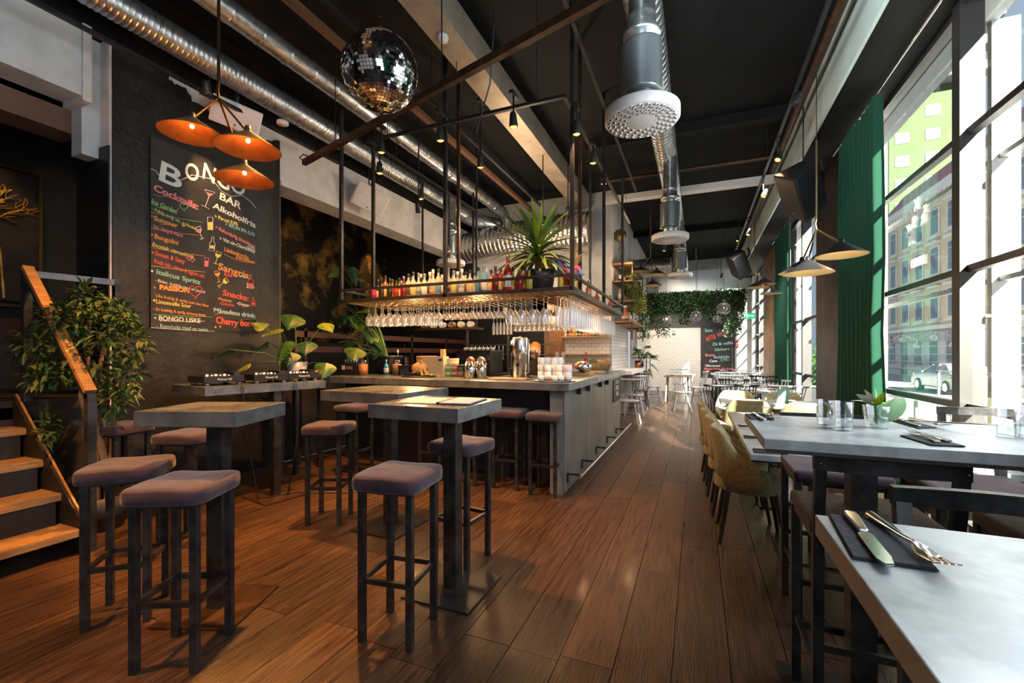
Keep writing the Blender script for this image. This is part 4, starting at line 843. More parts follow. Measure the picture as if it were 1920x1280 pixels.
# ================================================================ DISCO BALL
bc = GD(713, 135.5, 3.0); R_ = .252
db = tag(empty('disco_ball', bc), 'large mirror tile disco ball on a chain under the ceiling', 'disco ball')
P(MB().ball(bc, R_ - .006, 40, 28), 'core', plastic_black, db)
m = MB(); rows = 38; rnd = random.Random(1)
for i in range(rows):
    th = math.pi * (i + .5) / rows; cnt = max(3, int(rows * 2 * math.sin(th)))
    for k_ in range(cnt):
        ph = 2 * math.pi * (k_ + .5 * (i % 2)) / cnt; nrm = V((math.sin(th) * math.cos(ph), math.sin(th) * math.sin(ph), math.cos(th)))
        t1 = V((-math.sin(ph), math.cos(ph), 0)); t2 = nrm.cross(t1); s_ = math.pi * R_ / rows * .43
        n2 = (nrm + t1 * rnd.gauss(0, .035) + t2 * rnd.gauss(0, .035)).normalized(); a = t1 - n2 * t1.dot(n2); b = n2.cross(a); c_ = bc + nrm * (R_ - .002)
        m.add([c_ - a * s_ - b * s_, c_ + a * s_ - b * s_, c_ + a * s_ + b * s_, c_ - a * s_ + b * s_], [(0, 1, 2, 3)])
P(m, 'mirror_tiles', mirror, db)['kind'] = 'stuff'
m = MB(); z = bc.z + R_ + .03
P(MB().lathe([(0, .04), (.03, .035), (.04, 0), (.05, -.02)], 16, TR(bc + V((0, 0, R_)))), 'cap', chrome, db)
k_ = 0
while z < CEIL:
    m.bar((bc.x, bc.y, z), (bc.x, bc.y, z + .028), .011 if k_ % 2 else .003, .003 if k_ % 2 else .011); z += .03; k_ += 1
P(m, 'chain', chrome, db)
# ================================================================ LOUDSPEAKERS, SMOKE DETECTOR
def speaker(c, dims, rot, m, label, grille, name='loudspeaker'):
    r = empty(name); sx, sy, sz = [d / 2 for d in dims]
    MB().prism([(-sx, -sy), (sx, -sy), (sx * .62, sy), (-sx * .62, sy)], -sz, sz).build('cabinet', m, r, bevel=.012, seg=3)
    MB().box(-sx * .93, sx * .93, -sy - .008, -sy + .002, -sz * .94, sz * .94).build('grille', grille, r, bevel=.004)
    MB().lathe([(0, .004), (.012, .004), (.012, 0)], 12, TR((0, -sy - .008, -sz * .7)) @ Matrix.Rotation(math.pi / 2, 4, 'X')).build('badge', grey_metal, r)
    MB().bar((0, sy, 0), (0, sy + .12, .1), .03).bar((0, sy + .12, .1), (0, sy + .12, .25), .03).build('bracket', black_steel, r)
    r.matrix_basis = TR(c) @ rot; P(MB().bar(V(c), (c.x, c.y, CEIL if 'black' in label else c.z + .5), .014), 'hanger_rod', black_steel, r); tag(r, label, 'loudspeaker'); return r
from mathutils import Euler
def E3(x_, y_, z_): return Euler((math.radians(x_), math.radians(y_), math.radians(z_)), 'XYZ').to_matrix().to_4x4()
speaker(GD(442, 218, 4.75), (.46, .22, .26), E3(24, 8, 62), white_gloss, 'white loudspeaker above the menu board behind the copper cones', white_paint)
speaker(GD(692, 372, 6.65), (.50, .22, .34), E3(28, 18, 62), white_gloss, 'white tilted loudspeaker on the white lintel', white_paint)
speaker(GD(1506, 358, 5.5), (.42, .34, .60), E3(35, 28, -62), leather_black, 'large black loudspeaker tilted beside the window column', plastic_black)
speaker(GD(1386, 495, 9.8), (.36, .32, .56), E3(35, 28, -62), leather_black, 'smaller looking black loudspeaker further down the window side', plastic_black)
sd = GD(838, 95, 4.1)
tag(MB().lathe([(0, .02), (.05, .02), (.055, .0), (.045, -.03), (.02, -.035), (0, -.035)], 20, TR((-2.17, sd.y, 4.28))).build('smoke_detector', white_gloss), 'white smoke detector on the flat box duct', 'smoke detector')
tag(MB().lathe([(0, .03), (.06, .03), (.06, .0), (0, .0)], 20, TR(GD(530, 233, 4.9))).build('wall_disc', white_gloss), 'pale round disc sensor right of the white loudspeaker', 'sensor')
# ================================================================ DJ DECKS
dz = 1.0805
def deck(c, label, gear='player'):
    r = tag(empty('music_deck', c, -.19), label, 'music player', 'music decks'); 
    MB().box(-.16, .16, -.165, .165, .025, .085).build('body', plastic_black, r, bevel=.004)
    for a in (-1, 1):
        for b in (-1, 1): MB().lathe([(0, 0), (.022, 0), (.022, .025), (0, .025)], 16, TR((a * .13, b * .13, 0))).build('foot', grey_metal, r)
    if gear == 'player':
        MB().lathe([(0, .012), (.10, .012), (.105, .006), (.105, 0)], 32, TR((-.02, -.02, .085))).build('jog_wheel', black_steel, r); MB().box(-.1, .1, .1, .16, .085, .112).build('display', mat('screen%d' % int(c[1] * 100), (.02, .02, .025), .2), r)
    for q in range(6): MB().lathe([(0, .012), (.008, .012), (.008, 0)], 10, TR((.13, -.13 + q * .035, .085))).build('button', chrome if q % 2 else bulb_m, r)
    text('Pioneer DJ', .026, wmat(r) @ TR((.16, 0, 0)) @ frameM((.0015, -.06, .045), (0, 1, 0), (0, 0, 1)), white_flat, r)
    return r
deck((-4.02, 2.70, dz), 'black music deck at the stairs end of the wall table'); deck((-3.93, 3.10, dz), 'black music mixer between the two decks'); deck((-3.86, 3.42, dz), 'black music deck nearest the monstera')
db2 = tag(empty('deck_lamp', (-3.74, 3.46, dz)), 'small dark round lamp glowing orange on the wall table', 'lamp')
P(MB().lathe([(0, .0), (.05, 0), (.075, .10), (.07, .10), (.05, .02), (0, .02)], 20, TR((-3.80, 3.62, dz))), 'bowl', brown_steel, db2); P(MB().lathe([(0, .095), (.068, .095)], 20, TR((-3.80, 3.62, dz))), 'glow_disc', mat('orange_glow', (.9, .3, .05), .5, emit=(1, .30, .05), es=2.5), db2)
db2.location = (-3.80, 3.62, dz)
for c_ in db2.children: c_.matrix_parent_inverse = wmat(db2).inverted()
cbl = MB().tube([(-3.75, 2.75, 1.10), (-3.70, 2.72, 1.09), (-3.695, 2.72, 1.0), (-3.72, 2.75, .7), (-3.74, 2.9, .02), (-3.6, 3.2, .02), (-3.1, 3.4, .012), (-2.9, 3.7, .012)], .006, 6).tube([(-3.70, 3.2, 1.10), (-3.60, 3.2, 1.09), (-3.585, 3.21, .9), (-3.62, 3.22, .5), (-3.6, 3.1, .02), (-3.8, 3.3, .015)], .006, 6)
tag(cbl.build('power_cable', plastic_black), 'black cables hanging from the deck table to the floor', 'cable')
# ================================================================ BOTTLES
BM = {}
def bmat(key, c, opaque=.75):
    if key not in BM: BM[key] = glassy('bottle_' + key, tuple(min(1, .25 + x * .9) for x in c), .12, .05, opaque, c)
    return BM[key]
def bottle(x_, y_, z, h, r, c, cap, label, lab=None, group='bottles on the hanging shelf', key=None, kind='round', opaque=.75):
    o = tag(empty('bottle', (x_, y_, z)), label, 'bottle', group)
    if kind == 'round': pr_ = [(0, 0), (r, .002), (r, h * .55), (r * .85, h * .64), (r * .36, h * .74), (r * .32, h * .92), (r * .36, h * .925), (r * .36, h * .95)]
    elif kind == 'slope': pr_ = [(0, 0), (r, .002), (r, h * .52), (r * .88, h * .60), (r * .42, h * .70), (r * .34, h * .76), (r * .33, h * .94)]
    elif kind == 'squat': pr_ = [(0, 0), (r, .002), (r * 1.05, h * .45), (r * .95, h * .58), (r * .35, h * .68), (r * .33, h * .93)]
    k_ = key or '%02d%02d%02d' % tuple(int(v * 99) for v in c)
    MB().lathe(pr_, 14).build('glass_body', bmat(k_, c, opaque), o)
    MB().lathe([(r * .39, h * .86), (r * .41, h * .88), (r * .41, h * .99), (r * .3, h), (0, h)], 12).build('cap', cap, o)
    if lab: MB().lathe([(r * 1.02, h * .14), (r * 1.03, h * .142), (r * 1.03, h * .44), (r * 1.02, h * .442)], 14).build('paper_label', lab, o)
    return o
lab_w = mat('label_white', (.60, .58, .52), .7); lab_d = mat('label_dark', (.05, .05, .06), .6); lab_y = mat('label_gold', (.55, .40, .12), .6); lab_b = mat('label_blue', (.08, .22, .38), .6)
cap_k = plastic_black; cap_w = white_flat; cap_g = brass; cap_s = grey_metal
pale = (.72, .72, .50); clear = (.70, .70, .64)
BL = [(702, 'p', (.5, .03, .18), cap_k, .18, 'pink'), (709, 'd', (.04, .03, .02), cap_k, .25, 'dark brown'), (716, 'd', (.05, .03, .02), cap_k, .26, 'black brown'), (723, 'a', (.30, .14, .03), cap_k, .29, 'amber'), (731, 'd', (.06, .05, .02), cap_k, .25, 'dark green brown'),
      (736, 'y', (.35, .32, .04), cap_k, .24, 'yellow green'), (743, 'r', (.55, .05, .03), cap_k, .22, 'bright red'), (749, 'g', (.08, .25, .04), cap_k, .25, 'green'), (757, 'r', (.35, .02, .05), cap_s, .26, 'dark crimson')]
pcs = [(766, .29), (775, .30), (785, .29), (796, .27), (806, .29), (812, .31), (822, .32), (834, .31), (841, .32), (851, .28), (858, .27), (866, .29), (873, .26), (881, .27)]
for i, (x_, h_) in enumerate(pcs): BL.append((x_, 'c', clear if i % 3 else pale, (cap_k, cap_s, cap_w)[(i // 2) % 3], h_, 'clear'))
BL += [(897, 'b', (.22, .42, .50), cap_k, .30, 'pale blue'), (908, 'b', (.18, .42, .52), cap_s, .31, 'sky blue'), (921, 'p', (.45, .25, .16), cap_k, .26, 'rosy beige'), (929, 'd', (.18, .02, .03), cap_k, .29, 'wine dark'), (939, 'r', (.38, .02, .05), cap_k, .28, 'deep pink red'), (952, 'R', (.50, .02, .02), cap_g, .40, 'tall red'),
       (962, 'y', (.55, .40, .06), cap_k, .26, 'golden yellow'), (974, 'r', (.45, .03, .03), cap_g, .26, 'cherry red'), (985, 'o', (.55, .12, .02), cap_g, .26, 'orange red'), (992, 'y', (.60, .48, .06), cap_k, .25, 'lemon yellow')]
ci = 0
for i, (px_, k_, c_, cap, h_, nm) in enumerate(BL):
    p = GY(px_, 540, 4.28 + .03 * (i % 2)); lb = '%s bottle on the hanging shelf' % nm
    if nm == 'clear': ci += 1; lb = 'clear spirit bottle, %s from the left among the pale ones on the hanging shelf' % ORD[ci - 1]
    bottle(p.x, p.y, 1.996, h_ * 1.0, .038 if k_ != 'R' else .045, c_, cap, lb, (lab_w, lab_d, lab_y, lab_b)[i % 4] if k_ in 'cbR' else (lab_y if i % 2 else None), kind=('round', 'slope', 'squat')[i % 3], opaque=.5 if k_ == 'c' else .7)
for i in range(12):  # second row behind
    x_ = -3.35 + i * .145
    bottle(x_, 4.52, 1.996, .26 + .03 * (i % 3), .034, clear if i > 3 else (.10, .06, .03), (cap_w, cap_k)[i % 2], 'bottle of the rear row on the hanging shelf, %s from the left' % ORD[i], lab_w, 'rear row bottles on the hanging shelf', kind='round', opaque=.5)
RB = [(.50, .08, .02, 'orange amber'), (.12, .02, .02, 'dark cola coloured'), (.55, .30, .22, 'salmon'), (.62, .52, .20, 'tall pale yellow'), (.42, .14, .06, 'rusty red'), (.60, .50, .42, 'cream'), (.55, .12, .04, 'ruby orange'), (.62, .58, .48, 'frosted'), (.58, .40, .12, 'honey coloured'), (.55, .25, .18, 'peach'), (.50, .10, .04, 'blood orange')]
for i, (a, b, c_, nm) in enumerate(RB): bottle(-1.24 - .05 * (i % 2), 4.45 + i * .25, 1.996, .22 + .05 * ((i * 7) % 3), .036, (a, b, c_), (cap_k, cap_g, cap_w)[i % 3], '%s bottle on the aisle side wing of the hanging shelf' % nm, (lab_w, None, lab_y)[i % 3], kind=('squat', 'round', 'slope')[i % 3])
for i, (a, c_, h_) in enumerate((('rose wine', (.62, .18, .08), .30), ('large orange', (.75, .16, .03), .33))): bottle(-1.36, 9.28 + i * .17, 2.035, h_, .06, c_, cap_w, a + ' bottle at the end of the lowest wooden wall shelf', lab_w, 'bottles on the wooden wall shelves', kind='squat')
# ================================================================ HANGING STEMWARE
def stem_proto(kind):
    if kind == 'wine': pr_ = [(.033, 0), (.030, -.003), (.004, -.006), (.004, -.085), (.018, -.10), (.036, -.125), (.040, -.155), (.034, -.20)]
    elif kind == 'coupe': pr_ = [(.033, 0), (.004, -.005), (.004, -.10), (.02, -.112), (.045, -.145), (.047, -.155)]
    elif kind == 'flute': pr_ = [(.03, 0), (.004, -.005), (.004, -.07), (.018, -.09), (.026, -.14), (.024, -.235)]
    else: pr_ = [(.033, 0), (.004, -.005), (.004, -.09), (.022, -.105), (.048, -.14), (.050, -.17), (.040, -.215)]
    m = MB().lathe([(a_, b_ * 1.32) for a_, b_ in pr_], 14)
    me = m.build('stem_glass', flute_g if kind == 'flute' else glass_s).data
    o0 = bpy.data.objects['stem_glass']; bpy.data.objects.remove(o0); return me
SM = {k_: stem_proto(k_) for k_ in ('wine', 'coupe', 'flute', 'balloon')}
NG = [0]
def glasses(kind, pts, label, group):
    for p in pts:
        o = bpy.data.objects.new('stem_glass', SM[kind]); col.objects.link(o); o.location = p; o.rotation_euler.z = random.random() * 6; tag(o, label, 'glass', group); NG[0] += 1
z = 1.955
glasses('wine', [(-3.62 + i * .105, 4.26 + j * .11, z) for i in range(9) for j in range(3)], 'clear wine glass hanging upside down under the left part of the bottle shelf', 'wine glasses under the left of the hanging shelf')
glasses('coupe', [(-2.66 + i * .105, 4.26 + j * .12, z) for i in range(8) for j in range(3)], 'low wide stem glass hanging under the middle of the bottle shelf', 'wide glasses under the middle of the hanging shelf')
glasses('balloon', [(-1.83 + i * .125, 4.36 + j * .13, z) for i in range(4) for j in range(2)], 'round balloon glass hanging under the shelf near its corner', 'balloon glasses near the shelf corner')
glasses('flute', [(-1.20 - j * .075, 4.50 + i * .115, z) for i in range(23) for j in range(3)], 'slender flute glass hanging under the aisle side wing of the shelf', 'flute glasses under the aisle side wing')
# back bar shelf with more glasses
bs = tag(empty('back_bar_shelf', (-2.7, 7.2, 2.03)), 'dark shelf with glasses hung below it, behind the bar', 'shelf')
P(MB().box(-3.75, -1.85, 6.95, 7.30, 2.00, 2.03), 'board', dark_wood, bs); P(MB().bar((-3.7, 7.1, 2.0), (-3.7, 7.1, CEIL), .03).bar((-1.9, 7.1, 2.0), (-1.9, 7.1, CEIL), .03), 'post', black_steel, bs)
glasses('flute', [(-3.25 + i * .065, 7.0, 1.998) for i in range(6)], 'narrow glass at the left of the rack behind the bar', 'narrow glasses behind the bar')
glasses('wine', [(-2.84 + i * .085, 6.99 + j * .12, 1.998) for i in range(12) for j in range(2)], 'wine glass on the rack behind the bar', 'wine glasses behind the bar')
for i, (px_, c_, nm) in enumerate(((934, (.05, .01, .01), 'black'), (947, (.10, .08, .03), 'olive'), (955, (.03, .03, .02), 'dark'), (1032, (.55, .30, .12), 'amber'), (1042, (.6, .45, .3), 'cream'), (1050, (.62, .2, .05), 'bright orange'), (1058, (.5, .1, .03), 'red orange'), (1068, (.6, .35, .1), 'gold'))):
    p = GY(px_, 590, 7.1); bottle(p.x, 7.1, 2.031, .30 - .02 * (i % 3), .036, c_, cap_k, '%s bottle on the dark shelf behind the bar' % nm, lab_w if i % 2 else None, 'bottles on the back bar shelf', kind='slope')
# tiled back wall shelves
for k_, (z_, lb) in enumerate(((1.72, 'upper wooden shelf on the tiled back wall'), (1.36, 'lower wooden shelf on the tiled back wall'))):
    tag(MB().box(-2.62, XB, YB - .24, YB - .02, z_ - .03, z_).build('wall_shelf', pale_wood, bevel=.003), lb, 'shelf')
for i in range(12): bottle(-2.5 + i * .072, YB - .12, 1.721, .20 + .02 * (i % 2), .03, ((.03, .05, .03), (.5, .04, .03), (.45, .42, .12), (.04, .04, .04))[(i * 5) % 4 if i != 6 else 1], cap_k, 'small bottle on the upper tiled wall shelf, %s from the left' % ORD[i], lab_w if i % 2 else lab_y, 'small bottles over the tiles', kind='squat')
# ================================================================ WOODEN SHELVES ON THE SIDE WALL
for k_, (z_, y0_, y1_) in enumerate(((3.22, 9.25, 11.3), (2.86, 9.25, 11.3), (2.45, 9.25, 11.3), (2.03, 9.22, 11.4))):
    r = tag(empty('wooden_wall_shelf', (XB + .2, 10.3, z_)), ['topmost', 'second', 'third', 'lowest'][k_] + ' wooden shelf on the white side wall beyond the bar', 'shelf', 'wooden side wall shelves')
    P(MB().box(XB + .012, XB + .42, y0_, y1_, z_ - .035, z_), 'board', shelf_wood, r, bevel=.003)
    for y_ in (y0_ + .1, y1_ - .1): P(MB().bar((XB + .4, y_, z_ - .035), (XB + .4, y_, z_ - .38), .02).bar((XB + .02, y_, z_ - .05), (XB + .4, y_, z_ - .05), .02), 'bracket', black_steel, r)
sb = [(-1.46, 9.40, 2.862, 'tall champagne'), (-1.46, 9.75, 2.862, 'gold foil champagne'), (-1.46, 9.34, 2.452, 'small gin'), (-1.45, 9.62, 2.452, 'white label red wine'), (-1.44, 9.95, 2.452, 'slim red wine'), (-1.42, 10.25, 2.452, 'broad red wine'), (-1.42, 10.6, 2.452, 'farther red wine'), (-1.4, 9.75, 2.032, 'squat amber'), (-1.4, 10.1, 2.032, 'squat yellow')]
for i, (a, b, c_, nm) in enumerate(sb): bottle(a, b, c_, .31 if i < 7 else .24, .045, (.02, .035, .015) if i < 7 and i != 2 else (.5, .35, .12), brass if i < 2 else cap_k, nm + ' bottle on the wooden shelves of the side wall', lab_w, 'bottles on the wooden wall shelves', kind='slope')
# gold mirror lamp and prints on the white wall
gm = tag(empty('wall_lamp', (-1.60, 9.6, 3.3)), 'brass disc wall lamp on a thin stem above the wooden shelves', 'lamp')
P(MB().tube([(-1.5, 9.55, 3.22), (-1.5, 9.55, 3.75)], .012, 8), 'stem', brass, gm); P(MB().lathe([(0, .02), (.13, .015), (.14, 0), (0, 0)], 24, TR((-1.5, 9.55, 3.85)) @ Matrix.Rotation(math.pi / 2, 4, 'X')), 'disc', brass, gm)
for i in range(6): o = MB().lathe([(.0, -.04), (.03, -.04), (.04, .04), (.038, .04), (.028, -.036)], 14, TR((-1.5 + .1 * math.cos(i), 9.55 + .12 * math.sin(i), 3.30 + .22 * (i % 2)))); P(o, 'candle_cup', glass_t, gm)
# serving hatch: hanging utensils and pots
for i in range(5): y_ = 11.75 + i * .14; tag(MB().tube([(-1.55, y_, 2.0), (-1.55, y_, 1.52)], .008, 6).ball((-1.55, y_, 1.48), .045, 10, 6, (1, 1, .8)).build('ladle', chrome), 'ladle hanging in the serving hatch, %s one' % ORD[i], 'ladle', 'ladles in the serving hatch')
tag(MB().box(-1.9, -1.45, 11.7, 13.3, 2.0, 2.03).build('hatch_shelf', shelf_wood), 'wooden shelf across the serving hatch', 'shelf')
for i, (c_, y_) in enumerate(((copper_in, 11.8), (brown_steel, 12.1), (copper_in, 12.5))): tag(MB().lathe([(0, 0), (.07, 0), (.075, .13), (.07, .13), (.065, .01), (0, .01)], 18, TR((-1.4, y_, 1.002))).build('pot', c_), ['copper pot in the serving hatch', 'dark pot in the serving hatch', 'farthest copper pot in the serving hatch'][i], 'pot')
# ================================================================ THINGS ON THE BAR TOP (Z 1.08)
ZB = 1.081
def lone(o, p, label, cat, group=None): o.location = V(p); return tag(o, label, cat, group)
def onbar(px_, py_): return G(px_, py_, ZB)
def lathe_thing(name, p, prof, m, label, cat, n=20, group=None): o = MB().lathe(prof, n).build(name, m); o.location = p; tag(o, label, cat, group); return o
p = onbar(654, 703); r = tag(empty('card_reader_box', p), 'black box with a small white code-less card and a label strip at the left end of the bar', 'box')
r['label'] = 'black box with a small pinkish card at the left end of the bar'
MB().box(-.14, .12, .0, .16, 0, .15).build('box', plastic_black, r, bevel=.004); MB().box(-.115, -.06, -.003, 0, .07, .125).build('card', mat('card_pink', (.55, .40, .38), .6), r); MB().box(-.04, .06, -.003, 0, .075, .115).build('strip', mat('strip_mauve', (.20, .12, .14), .6), r); 
for i in range(5): MB().lathe([(0, 0), (.014, 0), (.014, .05), (0, .05)], 10, TR((-.11 + i * .045, .06, .15))).build('small_jar', grey_metal) if 0 else lone(MB().lathe([(0, 0), (.014, 0), (.014, .05), (0, .05)], 10).build('small_jar', grey_metal), V(r.location) + V((-.11 + i * .045, .06, .151)), 'tiny jar on top of the black box at the left end of the bar', 'jar', 'tiny jars on the black box')
MB().box(-.02, .10, .10, .105, .15, .25, Matrix.Rotation(-.2, 4, 'X')).build('screen', mat('screen_dim', (.08, .11, .15), .2), r)
for i, (px_, lb) in enumerate(((681, 'copper coloured cup of spoons left of the navy bucket'), (744, 'copper coloured cup beside the blue gin bottle'))):
    p = onbar(px_, 703); r = tag(empty('cutlery_cup', p), lb, 'cup')
    MB().lathe([(0, 0), (.055, 0), (.058, .145), (.054, .145), (.05, .01), (0, .01)], 24).build('cup', mat('cup_copper%d' % i, (.36, .15, .05), .5), r)
    for j in range(3): MB().tube([(-.02 + .02 * j, 0, .02), (-.025 + .022 * j, .01, .16)], .004, 6).ball((-.028 + .024 * j, .01, .175), .018, 10, 6, (1, .4, 1.3)).build('spoon', silver); o_ = bpy.context.scene.collection.objects[-1]; lone(o_, r.location, 'steel spoon standing in the ' + lb.split(' of ')[0].split(' beside ')[0], 'spoon', 'spoons in the copper coloured cups')
p = onbar(700, 702) + V((.03, .28, 0)); r = tag(empty('planter_bucket', p), 'large navy planter bucket with gold scribbles on the bar', 'plant pot')
MB().lathe([(0, 0), (.17, 0), (.20, .24), (.205, .245), (.195, .245), (.17, .03), (0, .03)], 32).build('bucket', mat('navy_enamel', (.012, .018, .035), .3), r); MB().lathe([(.2, .238), (.206, .245), (.2, .25)], 32).build('rim', brass, r); MB().lathe([(0, .21), (.19, .21)], 20).build('soil', soil, r)
sc_ = MB()
for i in range(3):
    for t_ in range(10): pass
    c0 = -.9 + i * .35; sc_.tube([(.193 * math.sin(c0 + .12 * math.cos(t_ * .7)) * 1.0, -.193 * math.cos(c0 + .12 * math.cos(t_ * .7)), .14 - .05 * (i % 2) + .035 * math.sin(t_ * .7)) for t_ in range(9)], .002, 5)
sc_.build('scribble', brass, r)
bucket_p = V(p)
bottle(*onbar(724, 702), .20, .034, (.05, .35, .45), cap_s, 'turquoise gin bottle on the bar beside the navy bucket', lab_w, 'bottles standing on the bar', opaque=.6)
bottle(*onbar(731, 700), .24, .034, (.55, .55, .50), cap_w, 'pale label bottle right of the turquoise one on the bar', lab_w, 'bottles standing on the bar', opaque=.6)
bottle(*(onbar(738, 698) + V((0, .1, 0))), .34, .036, (.02, .03, .02), cap_w, 'tall dark wine bottle with a cream neck on the bar', lab_d, 'bottles standing on the bar', kind='slope')
p = onbar(757, 690) + V((0, .1, 0)); r = tag(empty('strainer_jar', p), 'clear jar with a long bar spoon and a peeler', 'jar'); MB().lathe([(0, 0), (.035, 0), (.04, .24), (.038, .24), (.03, .01)], 18).build('jar', glass_t, r); lone(MB().tube([(0, 0, .02), (-.06, 0, .46)], .004, 6).build('bar_spoon', chrome), r.location, 'long chrome bar spoon leaning out of the clear jar', 'spoon')
lone(MB().box(-.1, -.02, .05, .06, 0, .22).build('leaflet', mat('leaflet_green', (.25, .4, .08), .6)), r.location, 'green leaflet standing behind the clear jar', 'leaflet'); lone(MB().box(-.02, .06, .05, .06, 0, .22).build('leaflet', red_m), r.location, 'red leaflet standing behind the clear jar', 'leaflet')
# pile of nets/wooden sticks
p = onbar(785, 706); r = tag(empty('snack_pile', p), 'dark round tray under the snack heap on the bar', 'tray'); rnd = random.Random(5)
MB().lathe([(0, 0), (.20, 0), (.21, .012), (0, .012)], 24).build('tray', dark_wood, r)
for i in range(16): a = rnd.uniform(0, 6.28); q = V((math.cos(a) * .12, math.sin(a) * .09 + .03, .015)); MB().bar(q, (rnd.uniform(-.03, .03), .03, rnd.uniform(.12, .2)), .02, .012).build('stick', kraft); lone(bpy.context.scene.collection.objects[-1], r.location + V((0, 0, .001)), 'brown wooden stick in the snack heap on the bar', 'stick', 'sticks in the snack heap')
lone(MB().ball((-.02, .05, .095), .09, 12, 8, (1.2, .9, .9)).build('paper_bag', kraft), r.location, 'crumpled brown paper bag in the middle of the snack heap', 'bag')
lone(MB().box(-.12, -.02, -.12, -.04, .012, .05).build('small_box', plastic_black), r.location, 'small black box at the front of the snack tray', 'box')
for i in range(6): MB().ball((.08 + .03 * i, -.05 + .01 * (i % 3), .025), .016, 8, 6, (1.6, .8, .7)).build('leaf_sprig', leaf_mid if i % 2 else leaf_yel); lone(bpy.context.scene.collection.objects[-1], r.location, 'little green sprig at the right of the snack heap', 'herb', 'sprigs by the snack heap')
# wooden bowls and stack behind
for i, (px_, r_, h_, lb) in enumerate(((800, .13, .12, 'brown round basket behind the snack heap'), (823, .10, .08, 'pale stack of bowls behind the cream box'), (846, .10, .09, 'cream bowl stack right of the cup tower'))):
    p = GY(px_, 660, 4.83); p.z = 1.211; lathe_thing('bowl_stack', p, [(0, 0), (r_ * .8, 0), (r_, h_ * .4), (r_ * .95, h_ * .42), (r_, h_ * .8), (r_, h_), (0, h_ * .9)], kraft if i == 0 else mat('cream_bowl%d' % i, (.50, .40, .24), .5), lb, 'bowl')
rk = tag(MB().box(-3.55, -2.4, 4.72, 4.94, 1.195, 1.21).box(-3.55, -3.53, 4.74, 4.92, 1.082, 1.2).box(-2.42, -2.4, 4.74, 4.92, 1.082, 1.2).build('counter_riser', black_steel), 'low dark riser along the back of the bar top', 'shelf')
p = GY(831, 640, 4.78); p.z = 1.211; r = tag(empty('cup_tower', p), 'tall stack of brown paper cups', 'cups')
for i in range(8): MB().lathe([(.0, 0), (.028, 0), (.036, .05), (.034, .05), (.026, .004)], 16, TR((0, 0, i * .022))).build('paper_cup', kraft, r)
p = onbar(823, 705) + V((0, -.14, 0)); r = tag(empty('cream_box', p), 'cream cardboard dispenser box with a small brown badge', 'box'); MB().box(-.17, .13, .03, .16, 0, .245).build('carton', mat('cream_card', (.60, .44, .26), .6), r, bevel=.004); MB().box(.06, .11, .027, .03, .19, .215).build('badge', brown_steel, r)
tea = [(.22, .38, .08, 'green'), (.35, .12, .18, 'plum'), (.55, .30, .08, 'orange'), (.45, .50, .40, 'pale green'), (.12, .35, .12, 'leaf green'), (.60, .12, .08, 'red'), (.10, .22, .14, 'dark green'), (.18, .10, .28, 'violet')]
for i, (a, b, c_, nm) in enumerate(tea):
    p = onbar(840 + (i % 4) * 11.5, 706); o = empty('tea_box', (p.x, p.y, ZB + (i // 4) * .074)); tag(o, '%s tea box in the small stack left of the steel cans, %s row' % (nm, ['bottom', 'upper'][i // 4]), 'box', 'little tea boxes')
    MB().box(-.034, .034, 0, .12, 0, .072).build('carton', mat('tea_' + nm.replace(' ', '_'), (a, b, c_), .6), o, bevel=.002); MB().box(-.034, .034, -.001, 0, .026, .055).build('label_band', lab_w, o)
for i, px_ in enumerate((882, 902)):
    p = onbar(px_, 708); r = tag(empty('steel_canister', p), ['left steel canister holding a milk carton with a red top', 'right steel canister holding a cream milk carton'][i], 'canister')
    MB().lathe([(0, 0), (.062, 0), (.062, .19), (.059, .19), (.059, .01), (0, .01)], 28).build('canister', chrome, r)
    o_ = MB().box(-.038, .038, -.038, .038, .01, .215).prism([(-.038, .215), (.038, .215), (0, .245)], -.038, .038, Matrix(((1, 0, 0, 0), (0, 0, 1, 0), (0, 1, 0, 0), (0, 0, 0, 1)))).build('milk_carton', mat('carton%d' % i, ((.60, .20, .12), (.60, .46, .32))[i], .6)); lone(o_, r.location, ['milk carton with a red top in the left steel canister', 'cream coloured milk carton in the right steel canister'][i], 'carton')
p = onbar(966, 708); r = tag(empty('hot_water_urn', p + V((.02, .1, 0))), 'tall stainless steel urn with a tap on the bar', 'urn')
MB().lathe([(0, 0), (.088, 0), (.088, .46), (.082, .475), (0, .48)], 36).build('tank', chrome, r); MB().box(-.004, .02, -.094, -.085, .03, .43).build('sight_strip', grey_metal, r); MB().box(-.008, .022, -.10, -.088, .13, .17).build('switch', plastic_black, r)
MB().tube([(-.088, 0, .1), (-.12, -.01, .1), (-.12, -.01, .06)], .012, 8).build('tap', plastic_black, r); MB().tube([(.088, 0, .05), (.11, 0, .06), (.11, 0, .44), (.088, 0, .45)], .008, 8).build('side_handle', chrome, r)
p = onbar(935, 712); tag(MB().box(p.x - .12, p.x + .28, p.y, p.y + .2, ZB, ZB + .018).build('serving_board', pale_wood, bevel=.004), 'flat wooden serving board left of the cups', 'board')
